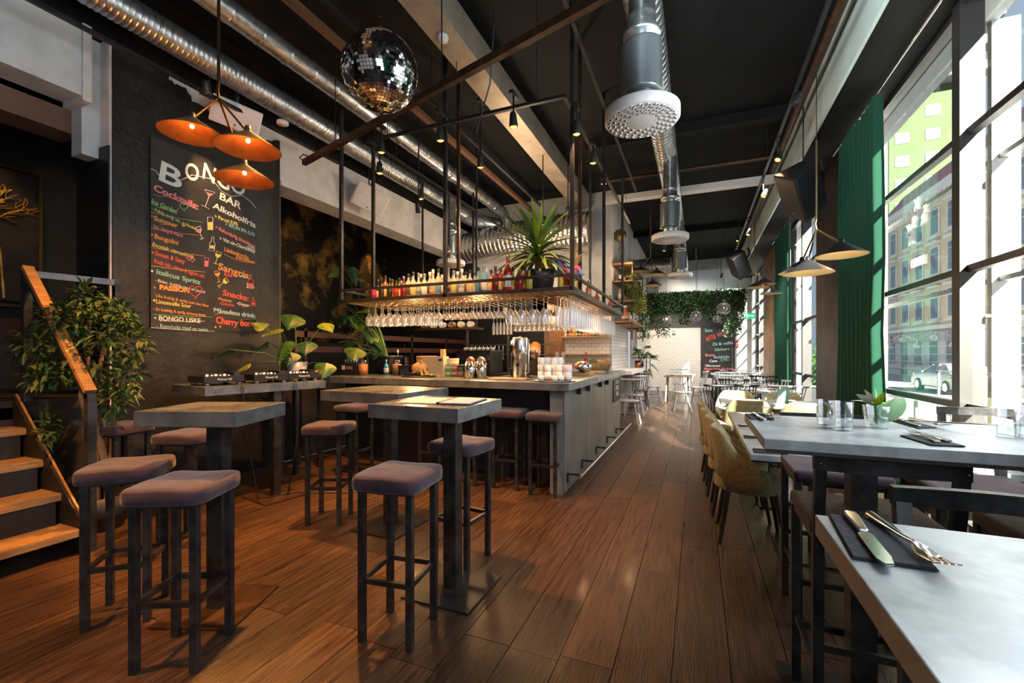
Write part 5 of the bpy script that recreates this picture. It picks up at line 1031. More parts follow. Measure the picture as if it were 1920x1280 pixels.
# mug tray
p = onbar(1032, 716); tc = V((p.x + .0, p.y + .14, ZB)); r = tag(MB().lathe([(0, .0), (.20, 0), (.215, .010), (.21, .012), (0, .008)], 36).build('round_tray', grey_metal), 'round grey tray under the white cups', 'tray'); r.location = tc
def cup_proto(r_, h_):
    o = empty('white_cup'); MB().lathe([(0, .0), (r_ * .8, 0), (r_, h_ * .3), (r_, h_), (r_ * .93, h_), (r_ * .9, h_ * .1), (0, h_ * .08)], 20).build('cup_body', ceramic, o)
    MB().tube([(r_ * .95, 0, h_ * .8), (r_ * 1.45, 0, h_ * .75), (r_ * 1.5, 0, h_ * .4), (r_ * .95, 0, h_ * .25)], r_ * .13, 6).build('handle', ceramic, o); return o
cp = cup_proto(.036, .085); cs = cup_proto(.032, .05); cpt = ktree(cp); cst = ktree(cs); n_ = 0
pos = []
for i, (a, b, k_) in enumerate([(-.15, 0, 3), (-.10, .06, 3), (-.065, -.03, 2), (-.02, .05, 3), (.0, -.08, 1), (.05, .0, 2), (.09, -.06, 1), (.11, .04, 2), (.155, -.01, 2), (-.12, -.09, 1), (.04, -.13, 1), (.02, .12, 3), (-.06, .13, 2), (.12, .11, 2)]):
    for j in range(k_):
        small = k_ == 1 or (k_ == 2 and i % 3 == 0); src, tr_, hh = (cs, cst, .052) if small else (cp, cpt, .072)
        o = copy_tree(src, None, tr_); o.location = tc + V((a * .95, b * .95, .011 + j * hh)); o.rotation_euler.z = random.random() * 6; n_ += 1
        lv = 'standing on the tray' if j == 0 else ('second layer up' if j == 1 else 'top layer'); tag(o, 'white cup in the pile on the round bar tray, %s' % lv, 'cup', 'white cups ' + lv)
for o in (cp, cs):
    for c_ in kids(o): bpy.data.objects.remove(c_)
    bpy.data.objects.remove(o)
p = onbar(1020, 690)
for i, (a, lb) in enumerate(((0, 'tall clear jar of straws behind the cup pile, left one'), (.07, 'tall clear jar of straws behind the cup pile, right one'))):
    r = tag(empty('straw_jar', tc + V((-.06 + a, .28, 0))), lb, 'jar'); MB().lathe([(0, 0), (.026, 0), (.028, .25), (.026, .25), (.022, .01)], 16).build('jar', glass_t, r)
    for q in range(5): MB().tube([(-.01 + q * .005, 0, .01), (-.018 + q * .009, .005, .30)], .0035, 6).build('straw', mat('straw%d%d' % (i, q), ((.5, .35, .2), (.65, .6, .6))[q % 2], .4)); lone(bpy.context.scene.collection.objects[-1], r.location, 'straw in the %s clear jar behind the cups' % ['left', 'right'][i], 'straw', 'straws in the clear jars')
p = onbar(1090, 704); r = tag(empty('bread_board', p), 'thick wooden board under the dark cloth, right of the cups', 'board')
MB().box(-.12, .12, -.05, .25, 0, .05).build('wood_block', pale_wood, r, bevel=.006)
MB().lathe([(0, -.15), (.06, -.15), (.065, -.14), (.065, .15), (0, .15)], 24, TR((.02, .12, .11)) @ Matrix.Rotation(math.pi / 2, 4, 'X')).build('steel_drum', chrome); lone(bpy.context.scene.collection.objects[-1], r.location, 'steel roll lidded drum lying on the wooden board', 'container')
m = MB(); N = 10; vs = []
for i in range(N + 1):
    for j in range(N + 1): a, b = i / N - .5, j / N - .5; vs.append((-.10 + a * .34, -.04 + b * .22 + .05 * a, .06 + .06 * math.cos(a * 3.0) + .010 * math.sin(14 * b + 6 * a) - .05 * max(0, abs(a) - .3)))
m.add(vs, [(i * (N + 1) + j, (i + 1) * (N + 1) + j, (i + 1) * (N + 1) + j + 1, i * (N + 1) + j + 1) for i in range(N) for j in range(N)], True); lone(m.build('dark_cloth', mat('brown_cloth', (.04, .022, .018), .8)), r.location, 'dark brown cloth draped over the wooden board', 'cloth')
lone(MB().ball((-.02, .14, .12), .09, 16, 10, (1.2, 1, .7)).build('loaf', kraft), r.location, 'brown loaf on the wooden board beside the white cups', 'bread')
p = onbar(1128, 697) + V((-.05, .1, 0)); r = tag(empty('produce_basket', p), 'wicker basket near the far end of the bar', 'basket')
MB().lathe([(0, 0), (.13, 0), (.19, .13), (.195, .14), (.18, .13), (.12, .015), (0, .015)], 28).build('basket', mat('wicker', (.38, .26, .12), .7, c2=(.52, .38, .18), ns=30, bump=.8), r)
rnd = random.Random(8)
for i in range(9): q = (rnd.uniform(-.12, .12), rnd.uniform(-.12, .12), .14 + rnd.uniform(0, .03)); MB().ball(q, .045, 12, 8, (1.5, .8, .7)).build('bread_roll' if i < 5 else 'green_bunch', kraft if i < 5 else leaf_fig); lone(bpy.context.scene.collection.objects[-1], r.location, 'bread roll in the wicker basket' if i < 5 else 'bunch of greens in the wicker basket', 'bread' if i < 5 else 'greens', 'rolls in the basket' if i < 5 else 'greens in the basket')
p = onbar(1092, 700); bottle(p.x - .02, p.y + .3, ZB, .30, .034, (.25, .01, .03), mat('red_foil', (.35, .02, .06), .4), 'dark wine bottle with a red foil neck behind the bread board', None, 'bottles standing on the bar', kind='slope')
tag(MB().box(-1.50, -1.22, 6.1, 6.5, ZB, ZB + .03).build('flat_tablet', grey_metal, bevel=.004), 'flat grey tray by the basket at the end of the bar', 'tray')
# beer tap + coffee machine silhouettes at the back of the bar
r = tag(empty('beer_tap', G(925, 700, 1.15) + V((0, .9, -.07))), 'dark curved beer tap tower with two round badges', 'beer tap')
MB().tube([(-.15, 0, 0), (-.15, 0, .25), (-.12, 0, .34), (-.05, 0, .36), (.02, 0, .30), (.03, -.02, .2)], .028, 12).build('tower', steel, r); MB().tube([(.05, 0, 0), (.05, 0, .22), (.09, 0, .30), (.17, 0, .28), (.20, 0, .1)], .024, 12).build('tower', steel, r)
for i in range(2): MB().lathe([(0, .01), (.035, .008), (.035, 0)], 20, TR((-.12 + i * .10, -.05, .42)) @ Matrix.Rotation(math.pi / 2, 4, 'X')).build('badge', ceramic if i == 0 else mat('badge_green', (.45, .50, .22), .5), r); MB().tube([(-.12 + i * .1, -.03, .3), (-.12 + i * .1, -.04, .40)], .01, 6).build('lever', plastic_black, r)
MB().box(-.3, .3, -.1, .25, -.12, 0).build('drip_tray', black_steel, r)
r = tag(empty('back_counter', (-3.2, 6.6, 0)), 'dark inner work counter behind the bar', 'counter'); P(MB().box(-4.3, -1.95, 6.85, 7.5, 0, .98), 'cabinet', black_paint, r); P(MB().box(-4.32, -1.93, 6.83, 7.52, .98, 1.02), 'worktop', steel, r)
r = tag(empty('coffee_machine', (-3.6, 7.15, 1.02)), 'dark espresso machine with cups stacked on top behind the bar', 'coffee machine'); MB().box(-.35, .35, -.25, .25, 0, .40).build('body', black_steel, r, bevel=.02); MB().box(-.3, .3, -.3, -.25, .22, .30).build('group_head', chrome, r)
for i in range(7): lone(MB().lathe([(0, 0), (.03, 0), (.04, .05), (.037, .05), (.027, .006)], 14).build('coffee_cup', ceramic), r.location + V((-.26 + i * .09, -.05, .401)), 'white cup on top of the espresso machine, %s from the left' % ORD[i], 'cup', 'cups on the espresso machine')
r = tag(empty('mug_shelf', (-3.75, 6.2, 1.80)), 'dark shelf with a row of white and patterned mugs on their sides', 'shelf'); P(MB().box(-4.25, -3.15, 6.1, 6.4, 1.74, 1.77), 'board', dark_wood, r)
P(MB().bar((-4.2, 6.25, 1.75), (-4.2, 6.25, CEIL), .025).bar((-3.2, 6.25, 1.75), (-3.2, 6.25, CEIL), .025), 'post', black_steel, r)
for i in range(6):
    o = MB().lathe([(0, 0), (.045, 0), (.05, .1), (.046, .1), (.04, .01), (0, .01)], 18, TR((0, 0, 0)) @ Matrix.Rotation(math.pi / 2, 4, 'X')).build('mug', ceramic if i % 3 else mat('mug_pattern%d' % i, (.12, .06, .04), .4, c2=(.5, .45, .4), ns=20)); o.location = (-4.12 + i * .17, 6.25, 1.821); tag(o, 'mug lying on its side on the dark mug shelf, %s from the left' % ORD[i], 'mug', 'mugs on the mug shelf')
r = tag(empty('steel_shelf_rack', (-3.6, 8.6, 0)), 'steel kitchen pass shelves with hanging ladles', 'rack')
for z_ in (1.55, 1.35): P(MB().box(-4.6, -2.7, 8.4, 8.8, z_ - .015, z_), 'shelf_board', grey_metal, r)
for x_ in (-4.55, -3.6, -2.75): P(MB().box(x_, x_ + .04, 8.4, 8.44, 0, 2.0), 'post', grey_metal, r)
for i in range(9): x_ = -4.4 + i * .09; tag(MB().tube([(x_, 8.38, 1.52), (x_, 8.38, 1.28)], .008, 6).ball((x_, 8.38, 1.25), .03, 8, 6, (1, 1, .6)).build('ladle', chrome), 'ladle hanging from the steel kitchen shelf, %s from the left' % ORD[i], 'ladle', 'ladles in the kitchen')
tag(MB().box(-3.05, -2.60, YB - .06, YB - .025, .0, 1.98).box(-3.0, -2.65, YB - .08, YB - .06, .1, 1.9).build('kitchen_doorway', shelf_wood, bevel=.005), 'wooden kitchen door behind the urn', 'door')
tag(MB().box(-2.95, -2.83, YB - .03, YB - .021, 2.62, 2.68).build('wall_vent', brown_steel), 'small brown vent on the white wall', 'vent').location = (-.35, 0, .05)
# ================================================================ PLANTS
def monstera_leaf(L, W, m):
    """broad notched leaf with its own thickness of folds"""
    mb = MB(); n = 9; vs = [(0, 0, 0)]
    out = []
    for s in (1, -1):
        side = []
        for i in range(n + 1):
            t = i / n; w_ = W * math.sin(math.pi * (.08 + .92 * t) ** .72) * (1 - .12 * t)
            side.append((s * w_, L * (t * 1.02 - .12 * math.sin(math.pi * t)), -.22 * w_ - .20 * L * t * t))
        out.append(side)
    for s in out:
        for i in range(n):
            a, b = V(s[i]), V(s[i + 1]); t0, t1 = i / n, (i + 1) / n
            c0 = V((0, L * t0, -.14 * L * t0 * t0)); c1 = V((0, L * t1, -.14 * L * t1 * t1))
            gap = .30 if 1 < i < n - 1 else 0
            b2 = a + (b - a) * (1 - gap); mid0 = c0 + (c1 - c0) * .02
            inner = c0 + (a - c0) * .38; inner2 = c1 + (b - c1) * .38
            mb.add([c0, inner, inner2, c1], [(0, 1, 2, 3)], True); mb.add([inner, a, b2, inner + (inner2 - inner) * (1 - gap)], [(0, 1, 2, 3)], True)
    return mb
rnd = random.Random(21)
def monstera(name, base, leaves, label, pot=None, lm=(leaf_mid, leaf_dark), cat='plant', potmb=None):
    r = tag(empty(name, base), label, cat)
    for i, (tip, L, W, d) in enumerate(leaves):
        tip = V(tip); b = V(base); mid = b + (tip - b) * .5 + V((0, 0, .10 * (tip - b).length))
        P(MB().tube([b, mid, tip], [.007, .006, .004], 6), 'stem', lm[0], r)
        o = monstera_leaf(L, W, None).build('leaf', lm[i % len(lm)], r); o.matrix_parent_inverse = wmat(r).inverted(); o.matrix_basis = orient(tip, d, rnd.uniform(-.5, .5))
    return r
bq = G(563, 713, 1.08) + V((-.05, .25, 0)); bq = GX(557, 694, -4.35)
Dm = bq.dot(FW)
def at(px_, py_, D): return GD(px_, py_, min(D, 4.62 / max(.1, -ray(px_, py_).x)))
mm = monstera('monstera', bq + V((0, 0, .02)), [(at(552, 590, Dm), .22, .15, (.2, -.5, -.55)), (at(607, 605, Dm), .24, .10, (.8, -.3, -.3)), (at(480, 600, Dm), .16, .09, (-.5, -.5, .1)), (at(432, 655, Dm), .20, .13, (-.8, -.4, -.3)), (at(470, 680, Dm - .1), .18, .10, (-.4, -.4, -.3)),
      (at(502, 640, Dm), .22, .14, (-.4, -.6, -.5)), (at(535, 640, Dm - .15), .28, .17, (.1, -.6, -.9)), (at(525, 615, Dm), .22, .16, (-.2, -.6, -.2)), (at(575, 640, Dm), .2, .13, (.4, -.5, -.6)), (at(612, 680, Dm), .22, .13, (.2, -.5, -.7)), (at(500, 612, Dm), .18, .13, (-.5, -.4, .3)), (at(545, 660, Dm - .1), .18, .12, (.3, -.5, -.7))],
      'monstera plant in a grey pot behind the music decks', lm=(leaf_mid, leaf_yel, leaf_dark))
P(MB().lathe([(0, -.13), (.085, -.13), (.115, .10), (.108, .10), (.10, .07), (0, .07)], 24, TR(bq)), 'pot', pot_grey, mm); P(MB().lathe([(0, .06), (.10, .06)], 16, TR(bq)), 'soil', soil, mm)
tag(MB().box(-4.6, -4.1, bq.y - .25, bq.y + .25, bq.z - .16, bq.z - .13).box(-4.56, -4.5, bq.y - .2, bq.y - .15, 0, bq.z - .15).box(-4.2, -4.15, bq.y - .2, bq.y - .15, 0, bq.z - .15).box(-4.2, -4.15, bq.y + .15, bq.y + .2, 0, bq.z - .15).box(-4.56, -4.5, bq.y + .15, bq.y + .2, 0, bq.z - .15).build('plant_table', black_steel), 'dark side table under the monstera pot', 'table')
def at(px_, py_, D): return GD(px_, py_, D)
# climbing plant at the left end of the bar
D2 = bucket_p.dot(FW) - .02
lv = []
for i in range(34):
    t = i / 33; px_ = 690 + rnd.uniform(-38, 32) - 14 * t; py_ = 662 - 90 * t + rnd.uniform(-10, 10)
    lv.append((at(px_, py_, D2 + rnd.uniform(-.2, .15)), rnd.uniform(.10, .17), rnd.uniform(.05, .09), (rnd.uniform(-1, 1), rnd.uniform(-1, -.1), rnd.uniform(-1, .3))))
lv += [(at(668, 652, D2 - .2), .22, .15, (.3, -.6, -.7)), (at(652, 640, D2 - .1), .15, .1, (-.4, -.5, -.9)), (at(636, 505, D2), .18, .13, (-.6, -.4, -.4)), (at(660, 500, D2), .34, .08, (.5, -.3, -.75)), (at(672, 520, D2), .22, .06, (.9, -.2, -.35)), (at(632, 560, D2), .22, .15, (-.3, -.5, -.8)), (at(640, 590, D2), .2, .12, (.1, -.5, -.9)), (at(660, 590, D2), .2, .12, (.3, -.5, -.7)), (at(676, 606, D2), .2, .13, (-.3, -.6, -.7)), (at(620, 590, D2), .2, .12, (-.4, -.5, -.7))]
cl_ = monstera('climbing_plant', bucket_p + V((0, 0, .2)), lv, 'tall climbing plant in the navy bucket reaching the hanging shelf', lm=(leaf_mid, leaf_dark, leaf_yel, leaf_dark))
P(MB().tube([bucket_p + V((0, 0, .2)), at(690, 620, D2), at(694, 590, D2)], .016, 8), 'support_pole', bark, cl_)
# yucca in black pot on the shelf
yb = GY(1014, 546, 4.42); yb.z = 1.996
yr = tag(empty('yucca', yb), 'tall spiky yucca in a wide black pot on the hanging shelf', 'plant')
P(MB().lathe([(0, 0), (.12, 0), (.145, .17), (.15, .23), (.14, .23), (.125, .03), (0, .03)], 28, TR(yb)), 'pot', pot_black, yr); P(MB().lathe([(0, .20), (.135, .20)], 20, TR(yb)), 'soil', soil, yr)
c1 = yb + V((-.03, 0, .2)); P(MB().tube([c1, c1 + V((-.02, 0, .22))], [.03, .025], 10), 'trunk', bark, yr)
for i in range(78):
    k_ = i / 78; a = i * 2.4; up = .95 - 1.25 * k_; top_ = c1 + V((0, 0, .28 - .16 * k_)); L = .52 - .12 * k_
    d = V((math.cos(a) * (1 - .55 * max(0, up)), math.sin(a) * (1 - .55 * max(0, up)), max(.15, up) + .25)); mb = MB(); vs = []; n = 7; bend = .15 + .9 * k_
    for j in range(n + 1): t = j / n; w_ = .025 * math.sin(math.pi * min(1, .12 + .88 * t)) ** .7 + .0008; vs += [(-w_, L * t, -bend * L * t * t + .3 * w_), (0, L * t, -bend * L * t * t), (w_, L * t, -bend * L * t * t + .3 * w_)]
    mb.add(vs, [(q * 3 + j, q * 3 + j + 1, (q + 1) * 3 + j + 1, (q + 1) * 3 + j) for q in range(n) for j in range(2)], True)
    o = mb.build('leaf', leaf_yel if i % 3 else leaf_mid, yr); o.matrix_parent_inverse = wmat(yr).inverted(); o.matrix_basis = orient(top_, d)
# colourful dinosaur shaped box -> plain colourful planter with painted body
dy = GY(1062, 545, 4.40); dy.z = 1.996
dn = tag(empty('painted_figure', dy), 'colourful painted animal figure standing by the shelf corner', 'figure')
yel = mat('figure_yellow', (.60, .45, .03), .45, c2=(.62, .38, .05), ns=9); mul = mat('figure_paint', (.50, .05, .12), .45, c2=(.10, .22, .38), ns=14, mid=(.46, .54))
m = MB().tube([(-.15, 0, .30), (-.11, 0, .335), (-.07, 0, .31), (-.055, 0, .22), (.0, 0, .18), (.08, 0, .17), (.13, 0, .20), (.17, 0, .15)], [.018, .034, .036, .045, .075, .085, .05, .012], 14); m.build('body', mul, dn)
MB().tube([(-.19, 0, .295), (-.14, 0, .325), (-.09, 0, .335)], [.012, .028, .022], 12).build('head', yel, dn)
for a, b in ((-.05, -.03), (-.05, .03), (.08, -.03), (.08, .03)): MB().tube([(a, b, .16), (a - .01, b, .0)], [.03, .022], 10).build('leg', yel, dn)
MB().box(-.13, .13, -.05, .05, 0, .012).build('stand', yel, dn)
# dried grass plume behind it
m = MB(); gp = dy + V((.05, .12, 0))
for i in range(60):
    a = rnd.uniform(0, 6.28); rr_ = rnd.uniform(0, .05); z_ = rnd.uniform(.12, .42); m.tube([gp + V((0, 0, z_)), gp + V((rr_ * math.cos(a), rr_ * math.sin(a), z_ + .06)), gp + V((2 * rr_ * math.cos(a), 2 * rr_ * math.sin(a), z_ + .09))], [.008, .007, .002], 5)
m.tube([gp, gp + V((0, 0, .4))], .005, 5)
tag(m.build('dried_grass', mat('dried_grass', (.48, .24, .08), .8)), 'fluffy dried grass plume beside the corner post of the shelf', 'dried grass')
# ficus tree by the stairs
fb = V((-4.32, 1.98, 0)); fr_ = tag(empty('potted_tree', fb), 'leafy indoor tree with several bare trunks behind the stair railing', 'tree')
P(MB().lathe([(0, 0), (.15, 0), (.19, .26), (.18, .26), (.16, .03), (0, .03)], 24, TR(fb)), 'pot', pot_black, fr_); P(MB().lathe([(0, .22), (.17, .22)], 20, TR(fb)), 'soil', soil, fr_)
tips = []
for (bx, by, tp_) in ((-.06, .05, at(152, 740, 3.35)), (0, -.02, at(185, 700, 3.45)), (.06, .03, at(215, 740, 3.5)), (.03, .07, at(160, 640, 3.4))):
    b = fb + V((bx, by, .2)); mid = (b + tp_) / 2 + V((rnd.uniform(-.05, .05), rnd.uniform(-.04, .04), 0)); P(MB().tube([b, (b + mid) / 2 + V((.015, 0, 0)), mid, tp_, tp_ + V((.02, .03, .25))], [.030, .026, .024, .018, .01], 10), 'trunk', bark, fr_)
def foliage(n, sample, L, W, m, name, parent, drop=.4, seed=4):
    rd = random.Random(seed); mb = MB()
    for i in range(n):
        p, d = sample(rd); l_ = L * rd.uniform(.7, 1.2); w_ = W * rd.uniform(.8, 1.2); d = V(d).normalized(); s = d.cross(V((rd.uniform(-.4, .4), rd.uniform(-.4, .4), 1))); s = s.normalized() if s.length > .01 else V((1, 0, 0)); u = s.cross(d)
        a = p + d * l_ * .5 - V((0, 0, drop * l_ * .1)); e = p + d * l_ - V((0, 0, drop * l_ * .5))
        mb.add([p, a + s * w_ + u * w_ * .25, e, a - s * w_ + u * w_ * .25, a], [(0, 1, 4), (1, 2, 4), (2, 3, 4), (3, 0, 4)], True)
    o = mb.build(name, m, parent); o.matrix_parent_inverse = wmat(parent).inverted() if parent else Matrix(); o['kind'] = 'stuff'; return o
clus = [(160, 560, 30, 24), (120, 600, 45, 26), (200, 610, 45, 32), (60, 640, 34, 26), (245, 640, 30, 34), (110, 680, 50, 34), (180, 670, 48, 40), (235, 700, 30, 32), (75, 700, 26, 24), (205, 745, 26, 26), (110, 590, 24, 20), (92, 800, 14, 30), (225, 590, 24, 22)]
def fs(rd):
    c = clus[rd.randrange(len(clus))]; a = rd.uniform(0, 6.28); q = rd.random() ** .5
    p = at(c[0] + c[2] * q * math.cos(a), c[1] + c[3] * q * math.sin(a), 3.42 + rd.uniform(-.28, .25)); cc = at(c[0], c[1] + 10, 3.4); d = (p - cc).normalized() + V((rd.uniform(-.5, .5), rd.uniform(-.5, .5), rd.uniform(-.5, .3))); return p, d
foliage(1350, fs, .11, .014, leaf_fig, 'foliage', fr_, seed=4); foliage(1000, fs, .11, .014, leaf_dark, 'foliage', fr_, seed=5)
# trailing plants on the side wall shelves
def trail(cx, y_, z0, z1, n, m, label, seed, wx=.16, wy=.22):
    r = tag(empty('trailing_plant', (cx, y_, z0)), label, 'plant')
    P(MB().lathe([(0, -.0), (.06, 0), (.075, .11), (.07, .11), (0, .09)], 18, TR((cx, y_, z0))), 'pot', pot_black, r)
    def s_(rd):
        t = rd.random(); p = V((cx + rd.gauss(0, wx * .5) + .10 * t, y_ + rd.gauss(0, wy * .5) + .15 * t, z0 + .16 - (z0 + .16 - z1) * t)); return p, (rd.uniform(-1, 1), rd.uniform(-1, .3), rd.uniform(-1, .4))
    foliage(n, s_, .07, .026, m, 'foliage', r, seed=seed)
    for i in range(5): P(MB().tube([(cx, y_, z0 + .1), (cx + .1 * math.cos(i), y_ + .1 * math.sin(i * 2), z0 + .05), (cx + .12 + .05 * i, y_ + .05 * i, z1 + .1 * i)], .004, 5), 'vine', leaf_mid, r)
trail(XB + .32, 9.55, 2.86, 2.25, 420, leaf_yel, 'yellow green trailing plant on the upper wooden shelf, nearer one', 31, .14, .26)
trail(XB + .34, 10.5, 2.86, 2.35, 420, leaf_yel, 'bright trailing plant on the upper wooden shelf, farther one', 32, .16, .4)
trail(XB + .36, 11.1, 2.45, 1.75, 380, leaf_mid, 'darker trailing vine hanging at the end of the wooden shelves', 33, .14, .3)
trail(XB + .34, 12.6, 1.02, .85, 0, leaf_mid, 'x', 34) if False else None
ph_ = monstera('leafy_plant', V((-1.38, 11.9, 1.12)), [(V((-1.26 + .16 * math.cos(i * 1.3), 11.9 + .3 * math.sin(i * 1.3), 1.30 + .06 * (i % 5))), .24, .10, (max(-.1, math.cos(i * 1.3)), math.sin(i * 1.3) - .4, .25 - .3 * (i % 3))) for i in range(13)] + [(V((-1.12, 11.9, .95)), .24, .1, (.5, -.2, -.9)), (V((-1.05, 11.8, 1.1)), .24, .1, (.7, -.2, -.6))], 'broad leaved plant on the ledge by the serving hatch', lm=(leaf_mid, leaf_yel, leaf_mid))
P(MB().lathe([(0, -.1), (.09, -.1), (.11, .08), (.10, .08), (0, .06)], 20, TR((-1.38, 11.9, 1.102))), 'pot', pot_black, ph_)
# ivy planter over the far dining end
iv = tag(empty('ivy_planter', (-.08, 14.5, 2.9)), 'long hanging planter box covered in dark ivy at the far end', 'hanging planter')
P(MB().box(-1.45, 1.28, 14.45, 14.75, 2.62, 3.22), 'box', black_paint, iv)
def ivs(rd):
    if rd.random() < .72: p = V((rd.uniform(-1.5, 1.3), 14.43 + rd.uniform(-.06, .03), rd.uniform(2.56, 3.26)))
    else:
        k_ = rd.choice(((-1.3, .5), (-.95, .75), (-.35, .35), (.95, .75), (.45, .25), (1.05, .6))); p = V((k_[0] + rd.gauss(0, .12), 14.42 + rd.uniform(-.08, .08), 2.62 - k_[1] * rd.random()))
    return p, (rd.uniform(-1, 1), rd.uniform(-1, -.1), rd.uniform(-1, .3))
foliage(4200, ivs, .075, .03, mat('leaf_ivy', (.035, .075, .035), .5, c2=(.09, .15, .07), ns=6), 'foliage', iv, seed=8); foliage(1500, ivs, .075, .03, leaf_mid, 'foliage', iv, seed=9)
foliage(500, ivs, .07, .028, leaf_fig, 'foliage', iv, seed=10)
for x_ in (-1.2, 0, 1.1): P(MB().bar((x_, 14.6, 3.2), (x_, 14.6, CEIL), .01), 'hanger_wire', black_steel, iv)
# globes
for i, (px_, py_, rr_, D, lb) in enumerate(((1357, 578, .155, 11.3, 'largest clear glass globe lamp under the ivy'), (1305, 592, .14, 11.6, 'clear glass globe lamp left of the largest one'), (1344, 598, .095, 11.2, 'small glass globe lamp between the two bigger ones'), (1250, 598, .12, 11.8, 'amber glowing globe lamp at the left under the ivy'))):
    c_ = GD(px_, py_, D); r = tag(empty('globe_lamp', c_), lb, 'lamp', 'glass globe lamps')
    P(MB().ball(c_, rr_, 28, 18), 'globe', glassy('globe%d' % i, (.86, .87, .88), .22, .03, .04, (.6, .5, .4)), r)
    P(MB().lathe([(0, rr_ + .06), (.03, rr_ + .05), (.032, rr_ - .01), (0, rr_ - .02)], 14, TR(c_)), 'socket', black_steel, r); P(MB().tube([c_ + V((0, 0, rr_)), (c_.x, c_.y, CEIL)], .004, 5), 'cord', black_steel, r)
    P(MB().ball(c_ + V((0, 0, .01)), .028, 10, 8), 'bulb', bulb_m if i == 3 else white_gloss, r)
# ================================================================ FAR DINING
def windsor_proto(m, nm):
    r = empty(nm); MB().lathe([(0, .43), (.19, .435), (.205, .445), (.20, .46), (0, .455)], 24, Matrix.Diagonal((1, 1.02, 1, 1))).build('seat', m, r)
    for a, b in ((-1, -1), (1, -1), (-1, 1), (1, 1)): MB().tube([(a * .12, b * .12, .435), (a * .20, b * .21, 0)], [.018, .013], 8).build('leg', m, r)
    for a in (-1, 1): MB().tube([(a * .165, -.165, .2), (a * .165, .165, .2)], .010, 6).build('stretcher', m, r)
    MB().tube([(-.165, 0, .2), (.165, 0, .2)], .010, 6).build('stretcher', m, r)
    ang = [-1.15 + 2.3 * i / 8 for i in range(9)]
    top = [(.25 * math.sin(a), -.16 - .10 * math.cos(a), .86) for a in ang]
    for i, a in enumerate(ang[0:9]): MB().tube([(.16 * math.sin(a), -.04 - .12 * math.cos(a), .455), top[i]], .0075, 6).build('spindle', m, r)
    MB().tube([(.26 * math.sin(-1.35 + 2.7 * i / 16), -.155 - .105 * math.cos(-1.35 + 2.7 * i / 16), .87) for i in range(17)], .017, 8).build('top_rail', m, r)
    return r
wh = mat('chair_white', (.72, .73, .74), .45); gr = mat('chair_grey', (.32, .31, .30), .45, c2=(.42, .41, .40)); bk = mat('chair_black', (.018, .017, .017), .35)
protos = {}
for k_, m_ in (('w', wh), ('g', gr), ('k', bk)):
    r = windsor_proto(m_, 'spindle_chair'); protos[k_] = (r, ktree(r)); r['label'] = 'proto'
used = set()
def chair(k_, x_, y_, a, label):
    r, t = protos[k_]
    if k_ in used: r = copy_tree(r, None, t)
    used.add(k_); r.location = (x_, y_, 0); r.rotation_euler.z = math.radians(a); tag(r, label, 'chair', {'w': 'white spindle chairs', 'g': 'grey spindle chairs', 'k': 'black spindle chairs'}[k_]); return r
chair('g', -1.22, 8.85, 0, 'pale grey spindle chair nearest the bar end'); chair('g', -1.28, 10.15, 5, 'grey spindle chair at the ledge behind the nearest one'); chair('k', -1.30, 11.4, 0, 'dark spindle chair at the ledge by the serving hatch')
chair('k', .30, 7.75, 15, 'black spindle chair nearest the mustard chairs, at the aisle')
chair('w', -.32, 11.3, 5, 'white spindle chair in the aisle middle, back to the viewpoint'); chair('w', -1.12, 13.0, -75, 'white spindle chair left of the small wooden table'); chair('w', .02, 13.1, 78, 'white spindle chair right of the small wooden table'); chair('w', -.5, 14.5, 180, 'white spindle chair behind the small wooden table')
def place_set(x_, y_, z, label):
    for i, (a, b) in enumerate(((-.18, -.15), (.18, .15))): o = MB().lathe([(0, .002), (.08, .002), (.12, .015), (.118, .018), (.08, .006), (0, .005)], 20).build('plate', ceramic); o.location = (x_ + a, y_ + b, z); tag(o, 'white plate %s, %s one' % (label, ['near', 'far'][i]), 'plate', 'white dinner plates')
    for i, (a, b) in enumerate(((-.05, .1), (.08, -.12), (.0, .0))): o = MB().lathe([(0, .002), (.03, .002), (.035, .09), (.033, .09), (.028, .008)], 14).build('tumbler', glass_t); o.location = (x_ + a, y_ + b, z); tag(o, 'clear tumbler %s, %s one' % (label, ['far', 'near', 'middle'][i]), 'glass', 'tumblers on the dining tables')
def small_table(x_, y_, sx, sy, label, top=zinc_pale, leg=bk, rnd_=False):
    r = tag(empty('dining_table', (x_, y_, 0)), label, 'table')
    (MB().box(-sx, sx, -sy, sy, .715, .75)).build('tabletop', top, r, bevel=.004)
    for a in (-1, 1):
        for b in (-1, 1): MB().bar((a * (sx - .08), b * (sy - .08), .715), (a * (sx - .04), b * (sy - .04), 0), .035).build('leg', leg, r)
    return r
small_table(-.50, 13.3, .34, .38, 'small wooden table with white chairs before the tiled wall', pale_wood, pale_wood); place_set(-.5, 13.3, .752, 'on the small wooden table')
lst = [(.95, 8.5), (.95, 10.15), (1.0, 11.9), (1.0, 13.6), (.95, 15.4)]
nth = ['nearest', 'second', 'third', 'fourth', 'farthest']
fl_pink = mat('flower_pink', (.45, .05, .15), .5); fl_red = mat('flower_red', (.35, .02, .05), .5)
